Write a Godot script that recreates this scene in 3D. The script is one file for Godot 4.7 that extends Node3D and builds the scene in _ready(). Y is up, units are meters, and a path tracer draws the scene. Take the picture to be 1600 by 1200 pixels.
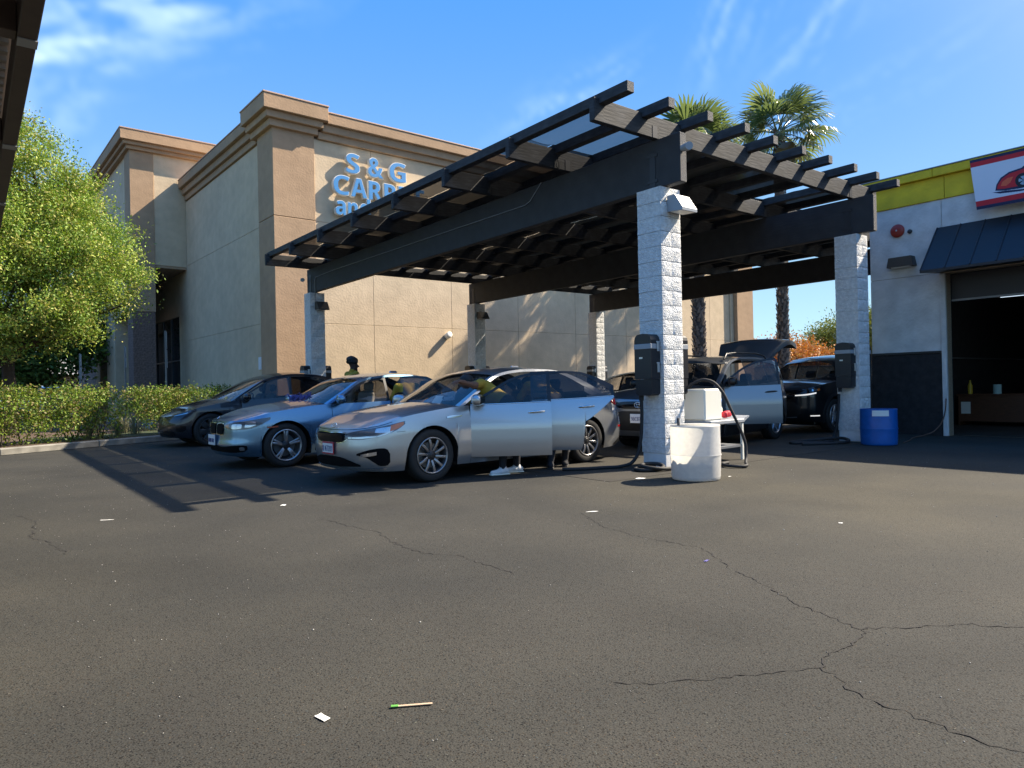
extends Node3D
# A car wash canopy beside a stucco shop, seen across an asphalt lot.
# World: x runs along the parked cars towards the back right, -z towards the shop wall, y up, metres.

class MB:
	var v := PackedVector3Array()
	var n := PackedVector3Array()
	var t := PackedVector2Array()
	var c := PackedColorArray()
	var ix := PackedInt32Array()

	func vert(p: Vector3, nn: Vector3, uv := Vector2.ZERO) -> int:
		v.append(p)
		n.append(nn)
		t.append(uv)
		return v.size() - 1

	func tri(a: Vector3, b: Vector3, d: Vector3) -> void:
		var g := (b - a).cross(d - a).normalized()
		var i := vert(a, g)
		vert(b, g)
		vert(d, g)
		ix.append_array(PackedInt32Array([i, i + 1, i + 2]))

	func quad(a: Vector3, b: Vector3, d: Vector3, e: Vector3) -> void:
		var g := (d - a).cross(e - b).normalized()
		var i := vert(a, g, Vector2(0, 0))
		vert(b, g, Vector2(1, 0))
		vert(d, g, Vector2(1, 1))
		vert(e, g, Vector2(0, 1))
		ix.append_array(PackedInt32Array([i, i + 1, i + 2, i, i + 2, i + 3]))

	# rows of equal length; smooth normals; ring joins the last column to the first
	func grid(rows: Array, ring := false, flip := false) -> void:
		var h := rows.size()
		var w: int = rows[0].size()
		var base := v.size()
		for i in h:
			for j in w:
				var a: Vector3
				var b: Vector3
				if ring:
					a = rows[i][(j + 1) % w] - rows[i][(j - 1 + w) % w]
				else:
					a = rows[i][mini(j + 1, w - 1)] - rows[i][maxi(j - 1, 0)]
				b = rows[mini(i + 1, h - 1)][j] - rows[maxi(i - 1, 0)][j]
				if a.length_squared() < 1e-12:
					var k := 1 if i == 0 else i - 1
					a = rows[k][(j + 1) % w if ring else mini(j + 1, w - 1)] - rows[k][(j - 1 + w) % w if ring else maxi(j - 1, 0)]
				var g := a.cross(b).normalized()
				if flip:
					g = -g
				vert(rows[i][j], g, Vector2(float(j) / maxi(w - 1, 1), float(i) / maxi(h - 1, 1)))
		for i in h - 1:
			for j in (w if ring else w - 1):
				var p := base + i * w + j
				var q := base + i * w + (j + 1) % w
				ix.append_array(PackedInt32Array([p, q, q + w, p, q + w, p + w]))

	func box(lo: Vector3, hi: Vector3, ch := 0.0) -> void:
		obox((lo + hi) * 0.5, hi - lo, Basis(), ch)

	func obox(at: Vector3, size: Vector3, bas := Basis(), ch := 0.0) -> void:
		var h := size * 0.5
		ch = minf(ch, minf(h.x, minf(h.y, h.z)) * 0.9)
		var pt := func(s: Vector3, ax: int) -> Vector3:
			var q := Vector3(s.x * (h.x - (ch if ax != 0 else 0.0)), s.y * (h.y - (ch if ax != 1 else 0.0)), s.z * (h.z - (ch if ax != 2 else 0.0)))
			return at + bas * q
		for ax in 3:
			for sg in [-1.0, 1.0]:
				var u := (ax + 1) % 3
				var w := (ax + 2) % 3
				var s := Vector3()
				s[ax] = sg
				var cs := []
				for k in [[-1, -1], [1, -1], [1, 1], [-1, 1]]:
					s[u] = k[0]
					s[w] = k[1]
					cs.append(pt.call(s, ax))
				face(cs, bas * axis(ax, sg))
		if ch <= 0.0:
			return
		for ax in 3:   # edges along ax
			var u := (ax + 1) % 3
			var w := (ax + 2) % 3
			for k in [[-1, -1], [1, -1], [1, 1], [-1, 1]]:
				var s1 := Vector3()
				s1[u] = k[0]
				s1[w] = k[1]
				var s2 := s1
				s1[ax] = -1
				s2[ax] = 1
				face([pt.call(s1, u), pt.call(s2, u), pt.call(s2, w), pt.call(s1, w)], bas * (axis(u, k[0]) + axis(w, k[1])).normalized())
		for sx in [-1, 1]:
			for sy in [-1, 1]:
				for sz in [-1, 1]:
					var s := Vector3(sx, sy, sz)
					var g := bas * s.normalized()
					var i := vert(pt.call(s, 0), g)
					vert(pt.call(s, 1), g)
					vert(pt.call(s, 2), g)
					ix.append_array(PackedInt32Array([i, i + 1, i + 2]))

	func axis(ax: int, sg: float) -> Vector3:
		var s := Vector3()
		s[ax] = sg
		return s

	func face(cs: Array, g: Vector3) -> void:
		var i := vert(cs[0], g, Vector2(0, 0))
		vert(cs[1], g, Vector2(1, 0))
		vert(cs[2], g, Vector2(1, 1))
		vert(cs[3], g, Vector2(0, 1))
		ix.append_array(PackedInt32Array([i, i + 1, i + 2, i, i + 2, i + 3]))

	# polygon in (x, y) pushed from z0 to z1, placed by tr
	func prism(poly: PackedVector2Array, z0: float, z1: float, tr := Transform3D()) -> void:
		var idx := Geometry2D.triangulate_polygon(poly)
		for z in [z0, z1]:
			var g := tr.basis * Vector3(0, 0, signf(z - (z0 + z1) * 0.5))
			var b := v.size()
			for p in poly:
				vert(tr * Vector3(p.x, p.y, z), g.normalized(), p)
			for k in idx:
				ix.append(b + k)
		var area := 0.0
		for k in poly.size():
			area += poly[k].cross(poly[(k + 1) % poly.size()])
		for k in poly.size():
			var p := poly[k]
			var q := poly[(k + 1) % poly.size()]
			var d := (q - p).normalized()
			var g2 := Vector3(d.y, -d.x, 0) * signf(area)
			face([tr * Vector3(p.x, p.y, z0), tr * Vector3(q.x, q.y, z0), tr * Vector3(q.x, q.y, z1), tr * Vector3(p.x, p.y, z1)], (tr.basis * g2).normalized())

	# profile of (radius, height) turned about y; a profile point repeated makes a sharp edge
	func lathe(prof: Array, seg: int, tr := Transform3D()) -> void:
		var runs := [[]]
		for k in prof.size():
			runs[-1].append(prof[k])
			if k + 1 < prof.size() and prof[k].is_equal_approx(prof[k + 1]):
				runs.append([])
		for r in runs:
			if r.size() < 2:
				continue
			var rows := []
			for p in r:
				var row := PackedVector3Array()
				for j in seg:
					var a := TAU * j / seg
					row.append(tr * Vector3(p.x * cos(a), p.y, p.x * sin(a)))
				rows.append(row)
			grid(rows, true)

	func tube(pts: Array, r, seg := 8, caps := true) -> void:
		var rows := []
		var up := Vector3.UP
		for k in pts.size():
			var d: Vector3 = (pts[mini(k + 1, pts.size() - 1)] - pts[maxi(k - 1, 0)]).normalized()
			if absf(d.dot(up)) > 0.97:
				up = Vector3.RIGHT if absf(d.x) < 0.9 else Vector3.BACK
			var s := d.cross(up).normalized()
			up = s.cross(d).normalized()
			var rr: float = r if typeof(r) == TYPE_FLOAT else r[k]
			var row := PackedVector3Array()
			for j in seg:
				var a := TAU * j / seg
				row.append(pts[k] + s * (cos(a) * rr) + up * (sin(a) * rr))
			rows.append(row)
		grid(rows, true)
		if caps:
			for e in [0, rows.size() - 1]:
				var m: Vector3 = pts[e]
				for j in seg:
					tri(m, rows[e][j], rows[e][(j + 1) % seg])

	func ball(at: Vector3, r: Vector3, nu := 12, nv := 8, bas := Basis(), pw := 1.0) -> void:
		var rows := []
		for i in nv + 1:
			var a := PI * i / nv - PI / 2
			var row := PackedVector3Array()
			for j in nu:
				var b := TAU * j / nu
				var q := Vector3(cos(a) * cos(b), sin(a), cos(a) * sin(b))
				if pw != 1.0:
					q = Vector3(signf(q.x) * pow(absf(q.x), pw), signf(q.y) * pow(absf(q.y), pw), signf(q.z) * pow(absf(q.z), pw))
				row.append(at + bas * (q * r))
			rows.append(row)
		grid(rows, true)

	func mesh() -> ArrayMesh:
		for k in range(0, ix.size(), 3):
			var a := ix[k]
			var b := ix[k + 1]
			var d := ix[k + 2]
			if (v[d] - v[a]).cross(v[b] - v[a]).dot(n[a] + n[b] + n[d]) < 0.0:
				ix[k + 1] = d
				ix[k + 2] = b
		var arr := []
		arr.resize(Mesh.ARRAY_MAX)
		arr[Mesh.ARRAY_VERTEX] = v
		arr[Mesh.ARRAY_NORMAL] = n
		arr[Mesh.ARRAY_TEX_UV] = t
		if c.size() == v.size() and c.size() > 0:
			arr[Mesh.ARRAY_COLOR] = c
		arr[Mesh.ARRAY_INDEX] = ix
		var m := ArrayMesh.new()
		m.add_surface_from_arrays(Mesh.PRIMITIVE_TRIANGLES, arr)
		return m

var M := {}
var T := {}
var taken := {}
var rng := RandomNumberGenerator.new()

func numbered(called: String) -> String:
	var k: int = taken.get(called, 0)
	taken[called] = k + 1
	return called if k == 0 else "%s_%03d" % [called, k]

# a thing: a Node3D at its base whose children are its parts
func thing(called: String, label: String, category: String, at := Vector3.ZERO, turn := 0.0, group := "") -> Node3D:
	var o := Node3D.new()
	o.name = numbered(called)
	add_child(o)
	o.position = at
	o.rotation.y = turn
	tag(o, label, category, group)
	return o

func tag(o: Node3D, label: String, category: String, group := "") -> void:
	o.set_meta("label", label)
	o.set_meta("category", category)
	if group:
		o.set_meta("group", group)

func part(b, called: String, m: Material, parent: Node3D = null) -> MeshInstance3D:
	var o := MeshInstance3D.new()
	o.mesh = b.mesh() if b is MB else b
	o.material_override = m
	if parent:
		o.name = called
		parent.add_child(o, true)
	else:
		o.name = numbered(called)
		add_child(o, true)
	return o

func ground_part(b, called: String, m: Material, label := "") -> MeshInstance3D:
	var o := part(b, called, m)
	o.set_meta("kind", "structure")
	if label:
		o.set_meta("label", label)
	return o

func lin(r: float, g: float, b: float, a := 1.0) -> Color:
	var k := Color(r, g, b).linear_to_srgb()
	k.a = a
	return k

func mat(called: String, col: Color, rough := 0.8, metal := 0.0, spec := 0.5) -> StandardMaterial3D:
	var m := StandardMaterial3D.new()
	m.resource_name = called
	m.albedo_color = col
	m.roughness = rough
	m.metallic = metal
	m.metallic_specular = spec
	M[called] = m
	return m

# give a material a grey texture over its colour, laid by world position
func wear(m: StandardMaterial3D, tex: Texture2D, metres: float, bump: Texture2D = null, relief := 0.0, bump_metres := 0.0) -> StandardMaterial3D:
	m.uv1_triplanar = true
	m.uv1_world_triplanar = true
	m.uv1_scale = Vector3.ONE / metres
	m.albedo_texture = tex
	if bump:
		m.heightmap_enabled = true
		m.heightmap_texture = bump
		m.heightmap_scale = relief
	return m

func over(m: StandardMaterial3D, tex: Texture2D, metres: float) -> StandardMaterial3D:
	m.detail_enabled = true
	m.detail_albedo = tex
	m.detail_blend_mode = BaseMaterial3D.BLEND_MODE_MUL
	m.detail_uv_layer = BaseMaterial3D.DETAIL_UV_2
	m.uv2_triplanar = true
	m.uv2_world_triplanar = true
	m.uv2_scale = Vector3.ONE / metres
	return m

func fnl(sd: int, freq: float, oct := 4, kind := FastNoiseLite.TYPE_SIMPLEX_SMOOTH) -> FastNoiseLite:
	var f := FastNoiseLite.new()
	f.seed = sd
	f.noise_type = kind
	f.frequency = freq
	f.fractal_octaves = oct
	return f

# seamless grey texture: noise squeezed between two greys, with a curve
func grey(sd: int, freq: float, lo: float, hi: float, size := 512, oct := 4, curve := 1.0, kind := FastNoiseLite.TYPE_SIMPLEX_SMOOTH, stretch := 1) -> ImageTexture:
	var im: Image = fnl(sd, freq, oct, kind).get_seamless_image(size, size)
	im.convert(Image.FORMAT_L8)
	var d := im.get_data()
	for k in d.size():
		d[k] = int(255.0 * clampf(lerpf(lo, hi, pow(d[k] / 255.0, curve)), 0.0, 1.0))
	im = Image.create_from_data(size, size, false, Image.FORMAT_L8, d)
	if stretch > 1:
		im.resize(size, size * stretch, Image.INTERPOLATE_BILINEAR)
		im.crop(size, size)
	im.convert(Image.FORMAT_RGB8)
	return ImageTexture.create_from_image(im)

func textures() -> void:
	T.plain = grey(4, 0.01, 0.93, 1.0, 512, 5)
	T.soft = grey(3, 0.008, 0.86, 1.0, 512, 5)
	T.blotch = grey(9, 0.012, 0.68, 1.05, 512, 5, 0.9)
	T.fine = grey(5, 0.12, 0.8, 1.0, 512, 3)
	T.rock = grey(21, 0.035, 0.0, 1.0, 512, 4, 1.0, FastNoiseLite.TYPE_CELLULAR)
	T.stucco = grey(31, 0.05, 0.0, 1.0, 512, 4)
	T.pit = grey(33, 0.2, 0.0, 1.0, 512, 2)
	# wood: noise drawn out along the texture's x
	var wn := fnl(41, 0.02, 4)
	var wi := Image.create(512, 512, false, Image.FORMAT_L8)
	for y in 512:
		for x in 512:
			var a := TAU * y / 512.0
			var g := wn.get_noise_3d(x * 0.35, sin(a) * 260.0, cos(a) * 260.0) * 0.5 + 0.5
			wi.set_pixel(x, y, Color(g, g, g))
	T.woodh = ImageTexture.create_from_image(wi)
	var wa := wi.get_data()
	for k in wa.size():
		wa[k] = int(255.0 * lerpf(0.6, 1.0, wa[k] / 255.0))
	var wi2 := Image.create_from_data(512, 512, false, Image.FORMAT_L8, wa)
	wi2.convert(Image.FORMAT_RGB8)
	T.wood = ImageTexture.create_from_image(wi2)
	# asphalt: aggregate stones of several greys in dark binder
	var r := RandomNumberGenerator.new()
	r.seed = 77
	var n1 := fnl(51, 0.11, 3).get_seamless_image(1024, 1024)
	n1.convert(Image.FORMAT_L8)
	var base := n1.get_data()
	var rgbd := PackedByteArray()
	rgbd.resize(1024 * 1024 * 3)
	var hd := PackedByteArray()
	hd.resize(1024 * 1024)
	for k in base.size():
		var f := 0.62 + 0.30 * (base[k] / 255.0) + r.randf() * 0.18
		rgbd[k * 3] = int(minf(255.0, f * 196.0))
		rgbd[k * 3 + 1] = int(minf(255.0, f * 192.0))
		rgbd[k * 3 + 2] = int(minf(255.0, f * 185.0))
		hd[k] = int(base[k] * 0.6 + r.randf() * 40.0)
	for s in 22000:
		var cx := r.randi() % 1024
		var cy := r.randi() % 1024
		var rad := r.randf_range(0.8, 2.6)
		var tone := r.randf_range(0.6, 1.05)
		var q := r.randf()
		if q > 0.994:
			tone = 1.7
		elif q > 0.93:
			tone = 1.3
		elif q < 0.25:
			tone = 0.4
		var warm := r.randf_range(0.88, 1.14)
		for dy in range(-3, 4):
			for dx in range(-3, 4):
				if dx * dx + dy * dy <= rad * rad:
					var k := ((cy + dy + 1024) % 1024) * 1024 + (cx + dx + 1024) % 1024
					rgbd[k * 3] = int(clampf(160.0 * tone * warm, 0, 255))
					rgbd[k * 3 + 1] = int(clampf(156.0 * tone, 0, 255))
					rgbd[k * 3 + 2] = int(clampf(148.0 * tone / warm, 0, 255))
					hd[k] = int(clampf(120 + 60.0 * tone, 0, 255))
	T.asphalt = ImageTexture.create_from_image(Image.create_from_data(1024, 1024, false, Image.FORMAT_RGB8, rgbd))
	T.asphalth = ImageTexture.create_from_image(Image.create_from_data(1024, 1024, false, Image.FORMAT_L8, hd))
	var li := fnl(61, 0.006, 6).get_seamless_image(512, 512)
	li.convert(Image.FORMAT_RGB8)
	var ld := li.get_data()
	for k in 512 * 512:
		var f := ld[k * 3] / 255.0
		ld[k * 3] = int(255.0 * minf(1.0, 0.84 + 0.16 * f))
		ld[k * 3 + 1] = int(255.0 * minf(1.0, 0.84 + 0.145 * f))
		ld[k * 3 + 2] = int(255.0 * minf(1.0, 0.84 + 0.12 * f))
	T.lot = ImageTexture.create_from_image(Image.create_from_data(512, 512, false, Image.FORMAT_RGB8, ld))

func _ready() -> void:
	rng.seed = 4242
	var cam := Camera3D.new()
	cam.name = "camera"
	cam.position = Vector3(0, 1.19, 0)
	cam.rotation_degrees = Vector3(0.122, -37.953, -1.195)
	cam.fov = 57.61
	cam.near = 0.05
	cam.far = 1500.0
	add_child(cam)
	cam.current = true
	var e := Environment.new()
	e.background_mode = Environment.BG_SKY
	e.tonemap_mode = Environment.TONE_MAPPER_LINEAR
	e.tonemap_exposure = 2.5
	e.sdfgi_enabled = true
	e.ssao_enabled = true
	e.ssil_enabled = true
	var sm := ProceduralSkyMaterial.new()
	sm.sky_top_color = lin(0.025, 0.138, 0.41)
	sm.sky_horizon_color = lin(0.31, 0.455, 0.48)
	sm.sky_curve = 0.16
	sm.ground_bottom_color = lin(0.05, 0.05, 0.045)
	sm.ground_horizon_color = lin(0.16, 0.17, 0.17)
	sm.sun_angle_max = 90.0
	sm.sun_curve = 0.19
	sm.sky_cover = clouds()
	sm.sky_cover_modulate = Color(1, 1, 1, 1)
	var sky := Sky.new()
	sky.sky_material = sm
	e.sky = sky
	var we := WorldEnvironment.new()
	we.name = "world_environment"
	we.environment = e
	add_child(we)
	var sun := DirectionalLight3D.new()
	sun.name = "sun"
	sun.light_energy = 1.6
	sun.light_color = Color(1.0, 0.945, 0.86)
	sun.light_angular_distance = 0.55
	sun.shadow_enabled = true
	add_child(sun)
	sun.look_at_from_position(Vector3.ZERO, Vector3(-1.0, -1.0, -0.33), Vector3.UP)

	textures()
	materials()
	setting()
	carport()
	shop()
	garage()
	near_canopy()
	vehicles()
	people()
	trees()
	small_things()

# thin cirrus: long soft streaks broken up by drawn-out noise, spread over the whole sky
func clouds() -> ImageTexture:
	var w := 1024
	var h := 512
	var im := Image.create(w, h, false, Image.FORMAT_RGBA8)
	var na := fnl(7, 0.9, 5)
	var nb := fnl(8, 3.1, 5)
	var r := RandomNumberGenerator.new()
	r.seed = 19
	# azimuth from -z clockwise and elevation in degrees, half length, half width, tilt, strength
	var st := [[3.0, 32.0, 17.0, 5.5, 10.0, 0.95], [8.0, 27.0, 11.0, 3.4, 14.0, 0.8], [4.0, 22.0, 7.0, 2.2, 18.0, 0.45], [-14.0, 36.0, 20.0, 6.0, 8.0, 0.4], [4.5, 18.0, 4.5, 3.0, 60.0, 0.22],
		[43.0, 22.0, 6.0, 1.6, 25.0, 0.26], [55.0, 26.0, 5.0, 1.3, 70.0, 0.20], [59.0, 28.0, 5.0, 1.2, 62.0, 0.20], [62.0, 24.5, 5.0, 1.6, 40.0, 0.24], [72.0, 28.5, 6.0, 1.4, 30.0, 0.26], [66.0, 20.0, 9.0, 1.6, 20.0, 0.10]]
	for k in 34:
		st.append([r.randf_range(95.0, 330.0), r.randf_range(10.0, 62.0), r.randf_range(5.0, 16.0), r.randf_range(1.4, 5.0), r.randf_range(5.0, 50.0), r.randf_range(0.12, 0.4)])
	for y in h:
		var el := 90.0 - 180.0 * (y + 0.5) / h
		for x in w:
			if el < 2.0:
				im.set_pixel(x, y, Color(0, 0, 0, 0))
				continue
			# the panorama begins at -z and runs clockwise
			var az := 360.0 * (x + 0.5) / w
			var a := 0.0
			for s in st:
				var dx: float = wrapf(az - s[0], -180.0, 180.0) * cos(deg_to_rad(el))
				var dy: float = el - s[1]
				if absf(dx) > s[2] * 2.2 or absf(dy) > s[2] * 2.2:
					continue
				var ca := cos(deg_to_rad(s[4]))
				var sa := sin(deg_to_rad(s[4]))
				var u: float = (dx * ca + dy * sa) / s[2]
				var q: float = (-dx * sa + dy * ca) / s[3]
				var f := exp(-u * u * 1.6 - q * q * 1.2)
				if f < 0.02:
					continue
				var g := na.get_noise_3d(u * 0.9 + s[0], q * 1.6, s[1]) * 0.55 + nb.get_noise_3d(u * 0.6 + s[0], q * 0.9, s[1]) * 0.5
				a += s[5] * f * clampf(0.28 + g * 2.3, 0.0, 1.6)
			a = clampf(a * 1.25, 0.0, 1.0)
			im.set_pixel(x, y, Color(0.80, 0.80, 0.76, a * 0.55))
	return ImageTexture.create_from_image(im)

func materials() -> void:
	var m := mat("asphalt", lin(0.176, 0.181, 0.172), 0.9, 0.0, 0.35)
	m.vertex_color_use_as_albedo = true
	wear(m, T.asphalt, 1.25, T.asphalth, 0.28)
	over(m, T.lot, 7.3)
	m = mat("slab", lin(0.140, 0.136, 0.124), 0.88, 0.0, 0.35)
	wear(m, T.asphalt, 1.1, T.asphalth, 0.12)
	over(m, T.lot, 3.1)
	m = mat("crack", lin(0.018, 0.016, 0.014), 0.95)
	m = mat("kerb", lin(0.36, 0.34, 0.29), 0.9)
	wear(m, T.fine, 0.7, T.pit, 0.2)
	over(m, T.blotch, 1.9)
	m = mat("mulch", lin(0.13, 0.085, 0.055), 0.95)
	wear(m, T.blotch, 0.5, T.rock, 2.0)
	m = mat("lawn", lin(0.06, 0.085, 0.03), 0.95)
	wear(m, T.blotch, 0.7, T.pit, 2.0)
	m = mat("stucco", lin(0.68, 0.535, 0.365), 0.92, 0.0, 0.3)
	wear(m, T.plain, 2.6, T.stucco, 0.4)
	over(m, T.plain, 9.0)
	m = mat("stucco_brown", lin(0.46, 0.315, 0.20), 0.92, 0.0, 0.3)
	wear(m, T.plain, 2.3, T.stucco, 0.4)
	over(m, T.plain, 8.0)
	m = mat("joint", lin(0.36, 0.28, 0.19), 0.95)
	m = mat("coping", lin(0.42, 0.28, 0.20), 0.6, 0.2)
	m = mat("white_wall", lin(0.66, 0.67, 0.66), 0.9, 0.0, 0.3)
	wear(m, T.soft, 2.2, T.stucco, 0.6)
	m = mat("yellow", lin(0.72, 0.52, 0.02), 0.75)
	wear(m, T.soft, 2.2, T.stucco, 0.5)
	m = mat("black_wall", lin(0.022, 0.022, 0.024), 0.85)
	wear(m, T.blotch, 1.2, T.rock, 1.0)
	m = mat("block", lin(0.82, 0.82, 0.80), 0.85, 0.0, 0.35)
	wear(m, T.soft, 0.42, T.rock, 1.6)
	m = mat("block_smooth", lin(0.80, 0.80, 0.79), 0.8, 0.0, 0.35)
	wear(m, T.soft, 1.3, T.pit, 0.2)
	m = mat("timber", lin(0.062, 0.064, 0.069), 0.72, 0.0, 0.45)
	wear(m, T.wood, 1.1, T.woodh, 0.2)
	over(m, T.blotch, 1.7)
	m = mat("timber_end", lin(0.20, 0.19, 0.18), 0.85)
	wear(m, T.blotch, 0.12, T.pit, 0.5)
	m = mat("beam", lin(0.042, 0.043, 0.046), 0.7, 0.0, 0.45)
	wear(m, T.soft, 1.6, T.woodh, 0.25)
	m = mat("sheet", lin(0.030, 0.030, 0.031, 0.97), 0.6)
	m.transparency = BaseMaterial3D.TRANSPARENCY_ALPHA
	m = mat("sheet_thin", lin(0.06, 0.06, 0.06, 0.86), 0.5)
	m.transparency = BaseMaterial3D.TRANSPARENCY_ALPHA
	m = mat("sheet_clear", lin(0.10, 0.10, 0.10, 0.72), 0.4)
	m.transparency = BaseMaterial3D.TRANSPARENCY_ALPHA
	m = mat("black_plastic", lin(0.014, 0.014, 0.016), 0.42)
	m = mat("black_rubber", lin(0.012, 0.012, 0.013), 0.7)
	m = mat("grey_plastic", lin(0.30, 0.32, 0.34), 0.5)
	m = mat("white_plastic", lin(0.78, 0.77, 0.68), 0.45)
	m = mat("drum_white", lin(0.80, 0.79, 0.76), 0.42)
	m.backlight_enabled = true
	m.backlight = lin(0.9, 0.88, 0.82)
	wear(m, T.plain, 0.35)
	m = mat("drum_blue", lin(0.008, 0.115, 0.42), 0.38)
	wear(m, T.soft, 0.6)
	m = mat("red_foam", lin(0.55, 0.02, 0.04), 0.7)  # plain red of the sponges, without emission
	m = mat("hose_brown", lin(0.12, 0.07, 0.05), 0.6)
	m = mat("duster", lin(0.10, 0.09, 0.26), 0.9)
	m = mat("paper", lin(0.72, 0.71, 0.66), 0.8)
	m = mat("steel", lin(0.55, 0.56, 0.57), 0.35, 0.9)
	m = mat("grey_metal", lin(0.22, 0.23, 0.24), 0.5, 0.5)
	m = mat("dark_metal", lin(0.045, 0.045, 0.048), 0.5, 0.4)
	m = mat("bronze_metal", lin(0.07, 0.062, 0.055), 0.55, 0.3)
	m = mat("awning", lin(0.028, 0.030, 0.036), 0.45, 0.4)
	m = mat("lens", lin(0.85, 0.85, 0.82), 0.25)
	m = mat("red_paint", lin(0.30, 0.03, 0.02), 0.4)
	m = mat("letter_blue", lin(0.022, 0.21, 0.50), 0.5)
	m = mat("letter_edge", lin(0.72, 0.70, 0.64), 0.6)
	m = mat("window_dark", lin(0.02, 0.025, 0.03), 0.05, 0.0, 0.8)
	m = mat("brick", lin(0.24, 0.16, 0.13), 0.9)
	wear(m, T.blotch, 0.6, T.pit, 0.4)
	m = mat("brick_pale", lin(0.42, 0.38, 0.34), 0.9)
	wear(m, T.blotch, 0.6, T.pit, 0.4)
	m = mat("mortar", lin(0.20, 0.17, 0.15), 0.95)

func setting() -> void:
	var b := MB.new()
	var rows := []
	var gx := [-220.0, -60.0, -20.0]
	var gz := [-420.0, -80.0, -30.0]
	for k in 72:
		gx.append(-8.0 + 0.4 * k)
		gz.append(-20.0 + 0.4 * k)
	gx.append_array([30.0, 70.0, 460.0])
	gz.append_array([14.0, 40.0, 120.0])
	for zz in gz:
		var row := PackedVector3Array()
		for xx in gx:
			row.append(Vector3(xx, 0, zz))
		rows.append(row)
	b.grid(rows)
	# tan dust carried out of the wash bays, with grazing-view brightness painted in, and old oily patches
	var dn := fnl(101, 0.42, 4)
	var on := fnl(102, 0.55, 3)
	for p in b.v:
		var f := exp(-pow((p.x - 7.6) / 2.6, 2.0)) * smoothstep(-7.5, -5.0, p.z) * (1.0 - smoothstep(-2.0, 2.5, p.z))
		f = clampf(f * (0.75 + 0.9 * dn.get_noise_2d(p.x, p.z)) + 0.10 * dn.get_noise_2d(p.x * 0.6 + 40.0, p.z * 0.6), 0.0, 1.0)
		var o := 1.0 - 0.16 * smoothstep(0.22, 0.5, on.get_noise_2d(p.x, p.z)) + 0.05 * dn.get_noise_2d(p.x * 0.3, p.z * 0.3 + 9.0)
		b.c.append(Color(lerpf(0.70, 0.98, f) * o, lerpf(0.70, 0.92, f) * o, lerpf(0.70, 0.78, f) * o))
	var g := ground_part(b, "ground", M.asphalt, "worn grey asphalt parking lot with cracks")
	# cracks in the asphalt: thin jagged strips of dirt, each a strip of its own
	var cr := [
		[[4.465, -4.718], [4.148, -4.133], [4.091, -3.712], [4.097, -3.402], [4.128, -3.121], [3.802, -2.643], [3.622, -2.276], [3.448, -2.022], [3.376, -1.785], [3.318, -1.618], [3.372, -1.598]],
		[[3.372, -1.598], [3.531, -1.457], [3.745, -1.335], [3.912, -1.129], [4.181, -0.950]],
		[[3.372, -1.598], [3.150, -1.550], [3.035, -1.544], [2.853, -1.549], [2.754, -1.502]],
		[[2.754, -1.502], [2.609, -1.584], [2.377, -1.702], [2.107, -1.848], [2.014, -1.959]],
		[[2.754, -1.502], [2.745, -1.433], [2.636, -1.339], [2.620, -1.231], [2.604, -1.044], [2.581, -0.875], [2.611, -0.761], [2.627, -0.605]],
		[[2.559, -6.157], [2.606, -5.539], [2.666, -5.215], [2.553, -4.737], [2.565, -4.342], [2.713, -4.128], [2.711, -3.517]],
		[[0.353, -8.658], [0.488, -7.935], [0.406, -7.071], [0.497, -6.791], [0.573, -6.166]]]
	var wob := fnl(81, 0.35, 3)
	for pts in cr:
		var mb := MB.new()
		var fine := []
		for k in pts.size() - 1:
			var p := Vector2(pts[k][0], pts[k][1])
			var q := Vector2(pts[k + 1][0], pts[k + 1][1])
			var cnt := maxi(3, int(p.distance_to(q) / 0.026))
			for s in cnt:
				var side := (q - p).orthogonal().normalized()
				fine.append(p.lerp(q, float(s) / cnt) + side * (rng.randf_range(-0.011, 0.011) + 0.03 * wob.get_noise_1d(fine.size() * 0.9 + k * 31.0)) * (0.0 if s == 0 else 1.0))
		fine.append(Vector2(pts[-1][0], pts[-1][1]))
		var rr := [PackedVector3Array(), PackedVector3Array()]
		for k in fine.size():
			var d: Vector2 = (fine[mini(k + 1, fine.size() - 1)] - fine[maxi(k - 1, 0)]).normalized().orthogonal()
			var wd := rng.randf_range(0.0012, 0.0050) * (1.0 + 0.8 * wob.get_noise_1d(k * 0.35))
			rr[0].append(Vector3(fine[k].x + d.x * wd, 0.0032, fine[k].y + d.y * wd))
			rr[1].append(Vector3(fine[k].x - d.x * wd, 0.0032, fine[k].y - d.y * wd))
		mb.grid(rr)
		part(mb, "crack", M.crack, g)
	b = MB.new()
	b.box(Vector3(6.1, -0.2, -19.6), Vector3(21.0, 0.004, -5.93))
	ground_part(b, "pavement", M.slab, "dusty concrete floor under the timber canopy")
	# planting bed with kerb along the far left edge of the lot
	var k0 := Vector3(-14.0, 0, -12.4)
	var k1 := Vector3(0.45, 0, -17.3)
	var line := [Vector3(-9.0, 0, -14.9), Vector3(-3.0, 0, -16.3), Vector3(0.45, 0, -17.35), Vector3(2.3, 0, -18.3), Vector3(4.6, 0, -19.3), Vector3(6.2, 0, -19.7)]
	b = MB.new()
	rows = [PackedVector3Array(), PackedVector3Array()]
	for p in line:
		rows[0].append(p + Vector3(-0.05, 0.125, -0.12))
		rows[1].append(p + Vector3(-6.0, 0.125, -40.0))
	b.grid(rows)
	ground_part(b, "planting_bed", M.mulch, "brown mulch bed behind the concrete kerb")
	b = MB.new()
	rows = [PackedVector3Array(), PackedVector3Array()]
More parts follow.
